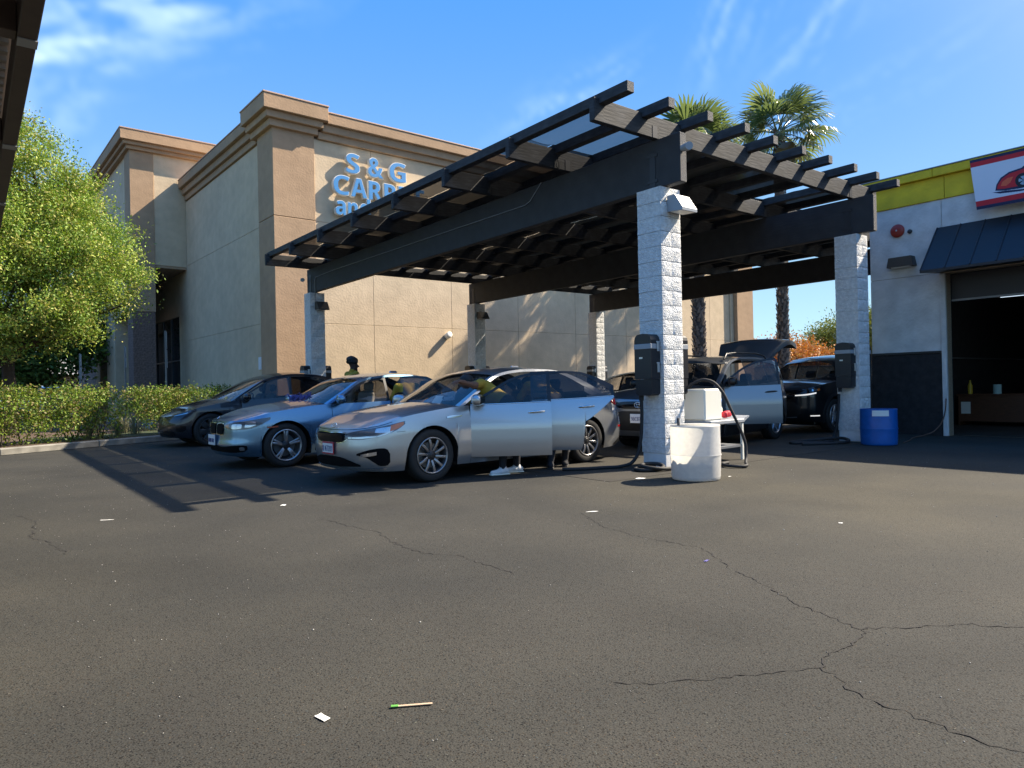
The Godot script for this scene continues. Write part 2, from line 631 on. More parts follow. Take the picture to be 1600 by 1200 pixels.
	for p in [Vector3(1.2, 0.131, -19.6), Vector3(2.6, 0.131, -19.9), Vector3(3.9, 0.131, -20.5), Vector3(5.6, 0.131, -20.8)]:
		rows[0].append(p + Vector3(0, 0, 0.9))
		rows[1].append(p + Vector3(0, 0, -1.2))
	b.grid(rows)
	ground_part(b, "lawn", M.lawn, "strip of short dark grass beside the hedge")
	var kerb := Node3D.new()
	kerb.name = "kerb"
	add_child(kerb)
	kerb.set_meta("kind", "structure")
	kerb.set_meta("label", "pale concrete kerb along the planting bed")
	for k in line.size() - 1:
		var p: Vector3 = line[k]
		var q: Vector3 = line[k + 1]
		var cnt := maxi(1, int(round(p.distance_to(q) / 1.9)))
		for s in cnt:
			var a := p.lerp(q, float(s) / cnt)
			var c := p.lerp(q, float(s + 1) / cnt)
			var d := (c - a).normalized()
			var mb := MB.new()
			mb.obox((a + c) * 0.5 + Vector3(0, 0.066, 0), Vector3(a.distance_to(c) - 0.008, 0.152, 0.16), Basis(d, Vector3.UP, d.cross(Vector3.UP)), 0.02)
			part(mb, "kerb_stone", M.kerb, kerb)
	# pavement beside the shop, a step up behind the hedge
	b = MB.new()
	b.box(Vector3(4.2, 0.0, -36.0), Vector3(8.0, 0.16, -21.6), 0.02)
	ground_part(b, "footpath", M.kerb, "concrete footpath beside the shop wall")

const PX := [7.56, 13.13, 18.70]
const BEAM_TOP := 4.594
const SPAN_FAR := -19.2

# a split-face block: rough towards +z, flatter on the other sides
func block_mesh(w: float, h: float, d: float, sd: int) -> ArrayMesh:
	var b := MB.new()
	var f := fnl(sd, 9.0, 3)
	var j := 0.003
	var push := func(p: Vector3) -> Vector3:
		var q := p
		if p.z > d * 0.5 - 0.001:
			var ed := minf(minf(w * 0.5 - absf(p.x), h * 0.5 - j - absf(p.y)) / 0.010, 1.0)
			q.z += 0.002 + 0.016 * clampf(ed, 0.0, 1.0) * (0.5 + f.get_noise_3d(p.x * 3.0, p.y * 3.0, sd))
		elif absf(p.x) > w * 0.5 - 0.001 and w > 0.3:
			q.x += signf(p.x) * 0.006 * (0.5 + f.get_noise_3d(p.y * 2.0, p.z * 2.0, sd + 3.0))
		return q
	var sides := [[Vector3(1, 0, 0), Vector3(0, 0, 1), 9, w, d], [Vector3(-1, 0, 0), Vector3(0, 0, -1), 2, w, d], [Vector3(0, 0, 1), Vector3(-1, 0, 0), 4, d, w], [Vector3(0, 0, -1), Vector3(1, 0, 0), 4, d, w]]
	for s in sides:
		var cols: int = s[2] if w > 0.3 or s[2] < 9 else 5
		var rws := 5 if s[2] == 9 else 2
		var rows := []
		for i in rws + 1:
			var row := PackedVector3Array()
			for k in cols + 1:
				var u: float = (float(k) / cols - 0.5) * s[3]
				row.append(push.call(s[0] * u + s[1] * (s[4] * 0.5) + Vector3(0, (float(i) / rws - 0.5) * (h - j * 2), 0)))
			rows.append(row)
		b.grid(rows)
	for sy in [-1.0, 1.0]:
		var y: float = sy * (h * 0.5 - j)
		b.face([Vector3(-w / 2, y, -d / 2), Vector3(w / 2, y, -d / 2), Vector3(w / 2, y, d / 2 + 0.004), Vector3(-w / 2, y, d / 2 + 0.004)], Vector3(0, sy, 0))
	return b.mesh()

func carport() -> void:
	var c := thing("timber_canopy", "black timber canopy on white block pillars over the parked cars", "canopy")
	var whole := []
	var half := []
	for k in 4:
		whole.append(block_mesh(0.42, 0.205, 0.42, 11 + k))
		half.append(block_mesh(0.2085, 0.205, 0.42, 31 + k))
	var hh := 3.9
	var courses := 19
	var ch := hh / courses
	for row in 2:
		for i in 3:
			var zc := (-6.50 if i < 2 else -7.6) if row == 0 else -18.96
			var xc: float = PX[i] + 0.21
			var b := MB.new()
			b.box(Vector3(xc - 0.198, 0.0, zc - 0.198), Vector3(xc + 0.198, hh - 0.004, zc + 0.198))
			var p := part(b, "pillar", M.block_smooth, c)
			p.set_meta("label", "white painted pillar of split-face blocks")
			for k in courses:
				var y := (k + 0.5) * ch
				if k == 0:
					b = MB.new()
					b.box(Vector3(xc - 0.203, 0.005, zc - 0.203), Vector3(xc + 0.203, ch - 0.01, zc + 0.206), 0.01)
					part(b, "footing", M.block_smooth, p)
					continue
				if k % 2 == 0:
					var o := part(whole[rng.randi() % 4], "block", M.block, p)
					o.position = Vector3(xc, y, zc)
				else:
					for s in [-1.0, 1.0]:
						var o := part(half[rng.randi() % 4], "block", M.block, p)
						o.position = Vector3(xc + s * 0.1055, y, zc)
	for i in 3:
		var x0: float = PX[i] + 0.105
		var b := MB.new()
		var zf := -6.02 if i < 2 else -7.25
		b.box(Vector3(x0, 3.916, SPAN_FAR), Vector3(x0 + 0.135, BEAM_TOP - 0.003, zf), 0.008)
		var beam := part(b, "beam", M.beam, c)
		b = MB.new()
		b.box(Vector3(x0 + 0.006, 3.922, zf), Vector3(x0 + 0.129, BEAM_TOP - 0.01, zf + 0.004))
		part(b, "end_grain", M.timber_end, beam)
		for zc in [-6.5 if i < 2 else -7.6, -18.96]:
			b = MB.new()
			b.box(Vector3(x0 - 0.03, 3.902, zc - 0.16), Vector3(x0 + 0.165, 3.914, zc + 0.16))
			b.box(Vector3(x0 - 0.008, 3.914, zc - 0.05), Vector3(x0 - 0.001, 4.42, zc + 0.05))
			b.box(Vector3(x0 - 0.012, 4.36, zc - 0.09), Vector3(x0 - 0.001, 4.40, zc + 0.09))
			b.box(Vector3(x0 - 0.012, 4.0, zc - 0.09), Vector3(x0 - 0.001, 4.04, zc + 0.09))
			part(b, "saddle", M.dark_metal, beam)
	# rafters on the beams, seven bays
	var rz := []
	for k in 8:
		rz.append(-6.40 - 1.795 * k)
	for k in 8:
		var b := MB.new()
		var z: float = rz[k]
		b.box(Vector3(6.43, BEAM_TOP, z - 0.092), Vector3(20.2 if k > 0 else 14.22, BEAM_TOP + 0.306, z), 0.007)
		var o := part(b, "rafter", M.timber, c)
		b = MB.new()
		b.box(Vector3(6.426, BEAM_TOP + 0.008, z - 0.085), Vector3(6.43, BEAM_TOP + 0.298, z - 0.007))
		part(b, "end_grain", M.timber, o)
		if k < 2:
			for i in 2:
				b = MB.new()
				b.box(Vector3(PX[i] + 0.0, BEAM_TOP + 0.004, z + 0.001), Vector3(PX[i] + 0.10, BEAM_TOP + 0.17, z + 0.005))
				part(b, "bracket", M.dark_metal, o)
	# purlins notched over the rafters
	for k in 17:
		var x := 6.52 + 0.826 * k
		var j := rng.randf_range(-0.03, 0.03) - (0.0 if k < 10 else 1.35)
		var b := MB.new()
		b.box(Vector3(x, 4.824, SPAN_FAR - 0.05), Vector3(x + 0.13, 4.962, -5.92 + j), 0.006)
		var o := part(b, "purlin", M.timber, c)
		b = MB.new()
		b.box(Vector3(x + 0.005, 4.829, -5.92 + j), Vector3(x + 0.125, 4.957, -5.917 + j))
		part(b, "end_grain", M.timber_end, o)
	# sagging sheets over the purlins, one strip to a bay
	var sag := fnl(91, 0.9, 3)
	for k in 7:
		var z0: float = rz[k] - (0.02 if k > 0 else 0.12)
		var z1: float = rz[k + 1] + (0.10 if k == 6 else 0.0) - 0.04
		var cuts := [6.6, 8.9, 12.36, 13.14, 14.1] if k == 0 else ([6.6, 7.32, 9.0, 9.82, 15.6, 20.1] if k == 1 else [6.6, 7.32, 11.2, 15.6, 20.1])
		for s in cuts.size() - 1:
			if k == 0 and s == 2 or k == 1 and s == 2:
				continue     # missing sheets let the sun through
			var rows := []
			for i in 13:
				var row := PackedVector3Array()
				var z := lerpf(z0, z1, i / 12.0)
				var nx := int((cuts[s + 1] - cuts[s]) / 0.1)
				for j in nx + 1:
					var x: float = lerpf(cuts[s] + 0.01, cuts[s + 1] - 0.01, float(j) / nx)
					var ph := fposmod((x - 6.585) / 0.826, 1.0)
					var dip := 0.035 * sin(PI * ph) * (0.7 + sag.get_noise_2d(x, z) * 0.9)
					row.append(Vector3(x, 4.972 - dip + 0.012 * sag.get_noise_2d(x * 4.0, z * 4.0), z))
				rows.append(row)
			var b := MB.new()
			b.grid(rows)
			var o := part(b, "roof_sheet", M.sheet_clear if k == 0 and s == 0 else (M.sheet_thin if s == 0 else M.sheet), c)
			o.set_meta("label", "sagging translucent roof sheet")
	# thin conduit along the outer face of the first beam
	var b2 := MB.new()
	var cx := 7.653
	b2.tube([Vector3(cx, 3.62, -18.62), Vector3(cx, 4.24, -18.6), Vector3(cx, 4.30, -18.55), Vector3(cx, 4.33, -17.5), Vector3(cx, 4.30, -9.35), Vector3(cx, 4.34, -9.2), Vector3(cx, 4.585, -8.9)], 0.011, 6)
	part(b2, "conduit", M.grey_metal, c)
	# a few old wires hanging from the rafters by the first beam
	for k in [1, 2, 3]:
		var mb := MB.new()
		var z: float = rz[k] + 0.01
		var x := 7.35
		mb.tube([Vector3(x, 4.86, z), Vector3(x + 0.03, 4.72, z + 0.02), Vector3(x - 0.02, 4.62, z + 0.03), Vector3(x + 0.04, 4.56, z + 0.02), Vector3(x + 0.05, 4.68, z + 0.02), Vector3(x + 0.02, 4.84, z)], 0.008, 5)
		part(mb, "wire", M.black_rubber, c)

	# wall lamps on the pillars
	var wl := wall_lamp(Vector3(7.84, 3.55, -6.27), 0.0, "grey box lamp under the canopy on the tallest white pillar", M.grey_plastic)
	wl = wall_lamp(Vector3(7.84, 3.42, -18.72), 0.0, "small box lamp on the pillar behind the dark car", M.bronze_metal)
	wl = wall_lamp(Vector3(13.36, 3.40, -18.72), 0.0, "small box lamp on the middle pillar by the shop wall", M.bronze_metal)
	# vacuum cabinets, one on each side of a pillar
	var names := ["black vacuum cabinet on the white pillar beside the white barrel", "black vacuum cabinet on the far side of the white pillar by the cart",
		"black vacuum cabinet on the shaded pillar above the blue barrel", "black vacuum cabinet between the shaded pillar and the garage wall",
		"vacuum cabinet showing above the dark car roof, nearest the shop corner", "vacuum cabinet showing beside the pillar next to the turbaned man",
		"vacuum cabinet on the pillar above the silver saloon roof", "vacuum cabinet on the hidden side of the pillar above the silver saloon",
		"vacuum cabinet on the sunlit thin pillar behind the open rear door", "vacuum cabinet on the right of the sunlit thin pillar"]
	var at := [[7.56, -6.5], [7.98, -6.5], [13.13, -6.5], [13.55, -6.5], [7.56, -18.96], [7.98, -18.96], [13.13, -18.96], [13.55, -18.96], [18.7, -18.96], [19.12, -18.96]]
	for k in 10:
		vacuum(Vector3(at[k][0], 1.0, at[k][1]), -PI / 2 if k % 2 == 0 else PI / 2, names[k])

func wall_lamp(at: Vector3, turn: float, label: String, m: Material) -> Node3D:
	var t := thing("wall_lamp", label, "lamp", at, turn, "wall lamps")
	var b := MB.new()
	b.prism(PackedVector2Array([Vector2(0, 0), Vector2(0.26, -0.02), Vector2(0.26, 0.02), Vector2(0.13, 0.22), Vector2(0, 0.22)]), -0.16, 0.16, Transform3D(Basis(Vector3(0, 0, 1), Vector3(0, 1, 0), Vector3(-1, 0, 0)), Vector3.ZERO))
	part(b, "housing", m, t)
	b = MB.new()
	b.obox(Vector3(0, -0.013, 0.14), Vector3(0.27, 0.006, 0.2), Basis(Vector3.RIGHT, 0.06))
	part(b, "lamp_lens", M.lens, t)
	return t

# cabinet built facing +z, its back on the pillar
func vacuum(at: Vector3, turn: float, label: String) -> void:
	var t := thing("vacuum_cabinet", label, "vacuum", at, turn, "vacuum cabinets on the pillars")
	var b := MB.new()
	b.prism(PackedVector2Array([Vector2(-0.15, 0.24), Vector2(0.15, 0.24), Vector2(0.15, 0.78), Vector2(0.135, 0.825), Vector2(0.10, 0.855), Vector2(0.0, 0.868), Vector2(-0.10, 0.855), Vector2(-0.135, 0.825), Vector2(-0.15, 0.78)]), 0.0, 0.19)
	b.prism(PackedVector2Array([Vector2(-0.14, 0.04), Vector2(-0.11, 0.012), Vector2(0.11, 0.012), Vector2(0.14, 0.04), Vector2(0.146, 0.236), Vector2(-0.146, 0.236)]), 0.0, 0.18)
	part(b, "cabinet", M.black_plastic, t)
	b = MB.new()
	b.box(Vector3(-0.154, 0.655, 0.02), Vector3(0.154, 0.725, 0.196), 0.004)
	part(b, "grey_band", M.grey_plastic, t)
	for y in [0.33, 0.62]:
		b = MB.new()
		b.box(Vector3(0.152, y, 0.03), Vector3(0.172, y + 0.14, 0.075), 0.004)
		b.box(Vector3(0.156, y + 0.12, 0.0), Vector3(0.17, y + 0.14, 0.09), 0.004)
		part(b, "latch", M.steel, t)
	b = MB.new()
	b.box(Vector3(-0.06, 0.52, 0.19), Vector3(0.0, 0.545, 0.196))
	part(b, "coin_slot", M.steel, t)
	b = MB.new()
	b.tube([Vector3(-0.1, 0.03, 0.12), Vector3(-0.1, -0.06, 0.12)], 0.035, 10)
	part(b, "hose_port", M.black_rubber, t)

func slab(p: Node3D, called: String, m: Material, lo: Vector3, hi: Vector3, ch := 0.0) -> MeshInstance3D:
	var b := MB.new()
	b.box(lo, hi, ch)
	return part(b, called, m, p)

func glyph(s: String, x0: float, x1: float, y0: float, y1: float, z: float, p: Node3D) -> void:
	var f := SystemFont.new()
	f.font_names = PackedStringArray(["Droid Sans"])
	f.font_weight = 700
	var tm := TextMesh.new()
	tm.font = f
	tm.text = s
	tm.font_size = 64
	tm.pixel_size = 0.01
	tm.depth = 0.1
	tm.curve_step = 2.0
	var bb := tm.get_aabb()
	var sc := Vector3((x1 - x0) / bb.size.x, (y1 - y0) / bb.size.y, 1.0)
	var mid := Vector3((x0 + x1) / 2, (y0 + y1) / 2, z)
	var o := MeshInstance3D.new()
	o.mesh = tm
	o.material_override = M.letter_edge
	o.name = "letter"
	p.add_child(o, true)
	o.scale = Vector3(sc.x * 1.05, sc.y * 1.04, 1.3)
	o.position = mid - bb.get_center() * o.scale
	o.set_meta("label", "blue channel letter " + s)
	var q := MeshInstance3D.new()
	q.mesh = tm
	q.material_override = M.letter_blue
	q.name = "face"
	o.add_child(q, true)
	q.scale = Vector3(0.93, 0.94, 0.2)
	q.position = bb.get_center() * Vector3(0.07, 0.06, 1) + Vector3(0, 0, 0.046)

func shop() -> void:
	var c := thing("stucco_shop", "tall tan stucco shop with brown cornice and blue letters", "building", Vector3(7.73, 0, -22.0), 0.0227)
	# front wall: panels with recessed joints over a darker core
	slab(c, "wall_core", M.joint, Vector3(1.38, 0, -0.6), Vector3(26.8, 9.5, -0.085))
	var xs := [1.4, 3.49, 6.77, 10.04, 13.3, 16.6, 19.9, 23.2, 25.0]
	var ys := [0.0, 3.38, 6.75, 9.46]
	for i in xs.size() - 1:
		for j in ys.size() - 1:
			slab(c, "wall_panel", M.stucco, Vector3(xs[i] + 0.005, ys[j] + 0.004, -0.09), Vector3(xs[i + 1] - 0.005, ys[j + 1] - 0.004, -0.05), 0.006)
	for j in 2:
		var y0: float = [0.0, 6.757][j]
		var y1: float = [6.743, 9.6][j]
		slab(c, "corner_pilaster", M.stucco_brown, Vector3(0, y0, -1.35), Vector3(1.398, y1, 0.0), 0.012)
	slab(c, "wall_core", M.joint, Vector3(0.13, 0, -10.46), Vector3(0.6, 9.5, -1.36))
	var zs := [-10.46, -5.9, -1.352]
	var yl := [0.0, 3.43, 6.66, 9.42]
	for i in 2:
		for j in 3:
			slab(c, "wall_panel", M.stucco, Vector3(0.10, yl[j] + 0.004, zs[i] + 0.003), Vector3(0.14, yl[j + 1] - 0.004, zs[i + 1] - 0.003), 0.005)
	slab(c, "end_pilaster", M.stucco_brown, Vector3(25.3, 0, -1.3), Vector3(26.86, 9.6, 0.25), 0.012)
	slab(c, "end_pilaster", M.stucco, Vector3(25.0, 0, -1.0), Vector3(25.298, 9.4, 0.02), 0.012)
	# stepped cornices
	var cor := [[9.55, 9.77, 0.13], [9.772, 9.985, 0.26], [9.987, 10.44, 0.39]]
	for s in cor:
		slab(c, "cornice", M.stucco_brown, Vector3(-s[2], s[0], -1.55 - s[2] * 0.6), Vector3(1.36 + s[2], s[1], s[2]), 0.012)
	slab(c, "coping", M.coping, Vector3(-0.41, 10.442, -1.81), Vector3(1.77, 10.49, 0.41), 0.006)
	cor = [[9.47, 9.70, 0.06], [9.702, 9.95, 0.17], [9.952, 10.29, 0.30]]
	for k in 3:
		var s: Array = cor[k]
		slab(c, "cornice", M.stucco_brown, Vector3(1.365 + cor[k][2] * 1.0 + 0.1, s[0], -0.6), Vector3(26.9 + s[2], s[1], s[2]), 0.012)
		slab(c, "cornice", M.stucco_brown, Vector3(0.1 - s[2], s[0], -10.455), Vector3(0.6, s[1], -1.56 - k * 0.08), 0.012)
	slab(c, "coping", M.coping, Vector3(1.775, 10.292, -0.62), Vector3(27.2, 10.335, 0.32), 0.006)
	slab(c, "coping", M.coping, Vector3(-0.22, 10.292, -10.45), Vector3(0.6, 10.335, -1.82), 0.006)
	slab(c, "roof", M.joint, Vector3(0.58, 9.2, -26.0), Vector3(26.8, 9.4, -0.58))
	slab(c, "back_wall", M.stucco, Vector3(0.6, 0, -26.3), Vector3(26.8, 10.3, -26.0))
	slab(c, "side_wall", M.stucco, Vector3(26.5, 0, -26.0), Vector3(26.84, 10.25, -1.31))
	# set-back tower with its own cornice and an overhang above the entry
	slab(c, "tower_pilaster", M.stucco_brown, Vector3(-2.07, 4.6, -11.5), Vector3(-1.16, 11.3, -10.46), 0.012)
	slab(c, "tower_column", M.brick, Vector3(-2.05, 0, -11.48), Vector3(-1.18, 4.595, -10.48), 0.012)
	slab(c, "tower_wall", M.stucco, Vector3(-1.158, 6.6, -14.0), Vector3(0.62, 11.3, -10.50), 0.012)
	slab(c, "tower_wall", M.stucco, Vector3(0.622, 9.42, -14.0), Vector3(7.0, 11.3, -10.50), 0.012)
	slab(c, "tower_side_wall", M.stucco, Vector3(-2.03, 4.6, -26.0), Vector3(-1.3, 11.3, -11.52), 0.012)
	slab(c, "tower_side_pilaster", M.stucco_brown, Vector3(-2.07, 0, -19.4), Vector3(-1.25, 4.58, -18.2), 0.012)
	slab(c, "tower_side_pilaster", M.stucco, Vector3(-2.07, 0, -16.3), Vector3(-1.25, 4.58, -14.3), 0.012)
	slab(c, "soffit", M.stucco_brown, Vector3(-1.156, 6.5, -25.9), Vector3(0.098, 6.595, -10.52))
	cor = [[11.30, 11.45, 0.13], [11.452, 11.6, 0.26], [11.602, 12.02, 0.39]]
	for s in cor:
		slab(c, "cornice", M.stucco_brown, Vector3(-2.07 - s[2], s[0], -26.2), Vector3(7.2, s[1], -10.46 + s[2]), 0.012)
	slab(c, "coping", M.coping, Vector3(-2.48, 12.022, -26.2), Vector3(7.22, 12.07, -10.05), 0.006)
	# recessed entry wall with a dark shop window
	slab(c, "entry_wall", M.stucco, Vector3(0.10, 4.62, -25.9), Vector3(0.6, 6.595, -10.465))
	slab(c, "entry_wall", M.stucco, Vector3(0.10, 0, -11.9), Vector3(0.6, 4.618, -10.465))
	var wnd := slab(c, "shop_window", M.window_dark, Vector3(0.16, 0.16, -20.0), Vector3(0.24, 4.61, -11.905))
	for k in 6:
		slab(wnd, "mullion", M.dark_metal, Vector3(0.11, 0.16, -11.96 - 1.5 * k), Vector3(0.158, 4.6, -11.91 - 1.5 * k))
	slab(wnd, "transom", M.dark_metal, Vector3(0.115, 2.6, -19.9), Vector3(0.157, 2.66, -11.97))
	slab(wnd, "window_sill", M.stucco_brown, Vector3(0.06, 0, -20.0), Vector3(0.6, 0.158, -11.905))
	slab(c, "tower_inner_wall", M.brick, Vector3(-2.02, 0, -26.0), Vector3(-1.62, 4.58, -19.42))
	# letters
	var z := 0.12
	for s in [["S", 2.44, 2.94, 8.49, 9.16], ["&", 3.26, 3.84, 8.50, 9.16], ["G", 4.10, 4.75, 8.49, 9.17],
		["C", 1.97, 2.55, 7.70, 8.36], ["A", 2.60, 3.20, 7.71, 8.35], ["R", 3.27, 3.77, 7.71, 8.35], ["P", 3.87, 4.32, 7.71, 8.35], ["E", 4.45, 4.88, 7.71, 8.35], ["T", 4.97, 5.50, 7.71, 8.35],
		["a", 2.03, 2.40, 7.02, 7.50], ["n", 2.48, 2.84, 7.04, 7.50], ["d", 2.92, 3.32, 7.02, 7.70]]:
		glyph(s[0], s[1], s[2], s[3], s[4], z, c)
	# drum-shaped lamp on the sunlit wall
	var l := thing("wall_lamp", "round white lamp on the sunlit tan wall casting a long shadow", "lamp", Vector3(14.23, 3.06, -22.19), 0.0227, "wall lamps")
	var b := MB.new()
	b.lathe([Vector2(0.0, 0.0), Vector2(0.10, 0.0), Vector2(0.10, 0.0), Vector2(0.115, 0.03), Vector2(0.115, 0.20), Vector2(0.10, 0.235), Vector2(0.0, 0.24)], 18, Transform3D(Basis(Vector3.RIGHT, 1.25), Vector3(0, 0.02, 0.02)))
	part(b, "lamp_body", M.white_plastic, l)
	b = MB.new()
	b.box(Vector3(-0.06, -0.08, -0.02), Vector3(0.06, 0.08, 0.03), 0.01)
	part(b, "bracket", M.grey_metal, l)

func banner_print() -> ImageTexture:
	var w := 1024
	var h := 256
	var im := Image.create(w, h, false, Image.FORMAT_RGB8)
	im.fill(Color(0.80, 0.81, 0.84))
	var navy := Color(0.10, 0.10, 0.24)
	var red := Color(0.74, 0.10, 0.14)
	im.fill_rect(Rect2i(0, 0, w, 14), navy)
	im.fill_rect(Rect2i(0, 14, w, 24), red)
	im.fill_rect(Rect2i(0, h - 42, w, 26), red)
	im.fill_rect(Rect2i(0, h - 16, w, 16), navy)
	var shapes := [
		[navy, [[92, 178], [100, 150], [122, 120], [160, 100], [215, 92], [262, 62], [330, 52], [420, 60], [470, 96], [540, 108], [552, 140], [530, 168], [330, 180], [200, 190], [130, 186]]],
		[red, [[100, 172], [106, 152], [128, 126], [162, 108], [218, 100], [268, 90], [330, 92], [430, 100], [530, 116], [540, 138], [520, 156], [330, 168], [200, 178], [126, 176]]],
		[Color(0.85, 0.36, 0.22), [[118, 160], [126, 142], [150, 128], [176, 126], [160, 152], [140, 164]]],
		[Color(0.62, 0.68, 0.74), [[230, 98], [268, 70], [330, 62], [332, 92]]],
		[Color(0.62, 0.68, 0.74), [[342, 62], [412, 68], [448, 98], [344, 93]]],
		[navy, [[78, 184], [140, 188], [210, 196], [330, 186], [330, 192], [200, 204], [110, 196]]]]
	for s in shapes:
		var poly := PackedVector2Array()
		var lo := Vector2(9999, 9999)
		var hi := Vector2.ZERO
		for p in s[1]:
			poly.append(Vector2(p[0], p[1]))
			lo = lo.min(poly[-1])
			hi = hi.max(poly[-1])
		for y in range(int(lo.y), int(hi.y) + 1):
			for x in range(int(lo.x), int(hi.x) + 1):
				if Geometry2D.is_point_in_polygon(Vector2(x, y), poly):
					im.set_pixel(x, y, s[0])
	for cx in [216, 470]:
		for y in range(112, 196):
			for x in range(cx - 40, cx + 40):
				var d := Vector2(x - cx, y - 154).length()
				if d < 36:
					im.set_pixel(x, y, Color(0.08, 0.08, 0.12) if d > 22 or int(rad_to_deg(atan2(y - 154, x - cx)) + 360.0) % 72 < 22 else Color(0.55, 0.62, 0.68))
	return ImageTexture.create_from_image(im)

func garage() -> void:
	var X := 15.42
	var c := thing("wash_garage", "white garage with yellow parapet, black awning and open dark bay", "building")
	var zl := -7.1
	var zr := 13.0
	# facade panels, joints between them
	slab(c, "wall_core", M.joint, Vector3(X + 0.03, 0, zl + 0.01), Vector3(X + 0.24, 5.3, -5.64))
	slab(c, "wall_core", M.joint, Vector3(X + 0.03, 3.25, -5.639), Vector3(X + 0.24, 5.3, zr))
	slab(c, "wall_panel", M.white_wall, Vector3(X, 1.70, zl), Vector3(X + 0.05, 3.266, -5.73), 0.004)
	slab(c, "wall_panel", M.white_wall, Vector3(X, 3.274, zl), Vector3(X + 0.05, 4.735, -5.694), 0.004)
	slab(c, "wall_panel", M.white_wall, Vector3(X, 3.274, -5.686), Vector3(X + 0.05, 4.735, -0.6), 0.004)
	slab(c, "wall_panel", M.white_wall, Vector3(X, 3.274, -0.592), Vector3(X + 0.05, 4.735, zr), 0.004)
	slab(c, "wall_panel", M.white_wall, Vector3(X, 0, -0.9), Vector3(X + 0.24, 3.266, zr), 0.004)
	slab(c, "wainscot", M.black_wall, Vector3(X - 0.025, 0, zl - 0.003), Vector3(X + 0.05, 1.66, -5.735), 0.006)
	slab(c, "wainscot_cap", M.black_plastic, Vector3(X - 0.045, 1.662, zl - 0.003), Vector3(X + 0.02, 1.71, -5.733), 0.006)
	slab(c, "door_jamb", M.white_wall, Vector3(X - 0.03, 0, -5.728), Vector3(X + 0.25, 3.25, -5.64), 0.006)
	slab(c, "door_jamb", M.white_wall, Vector3(X - 0.03, 0, -0.99), Vector3(X + 0.25, 3.25, -0.902), 0.006)
	slab(c, "parapet", M.yellow, Vector3(X - 0.03, 4.738, zl - 0.03), Vector3(X + 0.3, 5.19, -5.62), 0.006)
	slab(c, "parapet", M.yellow, Vector3(X - 0.03, 4.738, -5.612), Vector3(X + 0.3, 5.19, zr), 0.006)
	slab(c, "parapet_cap", M.yellow, Vector3(X - 0.12, 5.192, zl - 0.12), Vector3(X + 0.4, 5.36, -5.80), 0.01)
	slab(c, "parapet_cap", M.yellow, Vector3(X - 0.12, 5.192, -5.794), Vector3(X + 0.4, 5.36, zr), 0.01)
	slab(c, "coping", M.grey_metal, Vector3(X - 0.13, 5.362, zl - 0.13), Vector3(X + 0.41, 5.385, zr), 0.004)
	slab(c, "end_wall", M.white_wall, Vector3(X + 0.051, 0, zl), Vector3(24.5, 5.19, zl + 0.2))
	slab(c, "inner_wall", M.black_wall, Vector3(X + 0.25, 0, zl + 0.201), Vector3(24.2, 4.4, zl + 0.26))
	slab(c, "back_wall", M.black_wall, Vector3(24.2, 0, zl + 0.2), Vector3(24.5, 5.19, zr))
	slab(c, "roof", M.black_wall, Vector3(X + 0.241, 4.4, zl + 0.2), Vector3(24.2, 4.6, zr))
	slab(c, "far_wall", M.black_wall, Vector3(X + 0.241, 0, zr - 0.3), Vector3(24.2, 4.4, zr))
	slab(c, "floor", M.slab, Vector3(X + 0.24, -0.1, zl + 0.262), Vector3(24.2, 0.012, zr - 0.3))
	var rd := slab(c, "roller_door", M.dark_metal, Vector3(X + 0.27, 2.74, -5.63), Vector3(X + 0.32, 3.24, -1.0))
	slab(rd, "bottom_rail", M.grey_metal, Vector3(X + 0.255, 2.70, -5.63), Vector3(X + 0.335, 2.737, -1.0))
	slab(c, "pipe_rail", M.grey_metal, Vector3(18.0, 1.62, -6.82), Vector3(24.0, 1.65, -6.79))
	# standing-seam awning over the bay
	var b := MB.new()
	var prof := PackedVector2Array([Vector2(0, 3.27), Vector2(0, 4.16), Vector2(-0.04, 4.17), Vector2(-0.89, 3.24), Vector2(-0.89, 3.19)])
	b.prism(prof, -5.76, 0.4, Transform3D(Basis(), Vector3(X - 0.005, 0, 0)))
	var aw := part(b, "awning", M.awning, c)
	for k in 15:
		var z := -5.75 + 0.42 * k
		b = MB.new()
		b.tube([Vector3(X - 0.05, 4.17, z), Vector3(X - 0.895, 3.245, z)], 0.014, 6)
		part(b, "seam", M.awning, aw)
	# banner hung from the parapet
	b = MB.new()
	var p0 := Vector3(15.27, 5.33, -5.12)
	var p1 := Vector3(15.27, 5.33, -1.2)
	var p2 := Vector3(15.13, 4.33, -1.2)
	var p3 := Vector3(15.13, 4.33, -4.97)
	b.quad(p0, p1, p2, p3)
	var bm := mat("banner_print", Color.WHITE, 0.7)
	bm.albedo_texture = banner_print()
	var bo := part(b, "banner_sign", bm)
	tag(bo, "white banner with red and navy stripes and a red racing car", "banner")
	b = MB.new()
	var off := Vector3(0.012, 0.0, 0)
	b.quad(p0 + off, p1 + off, p2 + off, p3 + off)
	part(b, "backing", M.paper, bo)
	# bell, wall lamp and small camera on the white wall
	var t := thing("alarm_bell", "round dark red alarm bell on the white garage wall", "bell", Vector3(X, 4.255, -6.52), -PI / 2)
	b = MB.new()
	b.lathe([Vector2(0.0, 0.0), Vector2(0.135, 0.0), Vector2(0.135, 0.0), Vector2(0.14, 0.02), Vector2(0.13, 0.05), Vector2(0.08, 0.07), Vector2(0.03, 0.075), Vector2(0.0, 0.075)], 24, Transform3D(Basis(Vector3.RIGHT, PI / 2), Vector3.ZERO))
	part(b, "gong", M.red_paint, t)
	b = MB.new()
	b.ball(Vector3(0, 0, 0.078), Vector3(0.02, 0.02, 0.012), 8, 5)
	part(b, "bolt", M.steel, t)
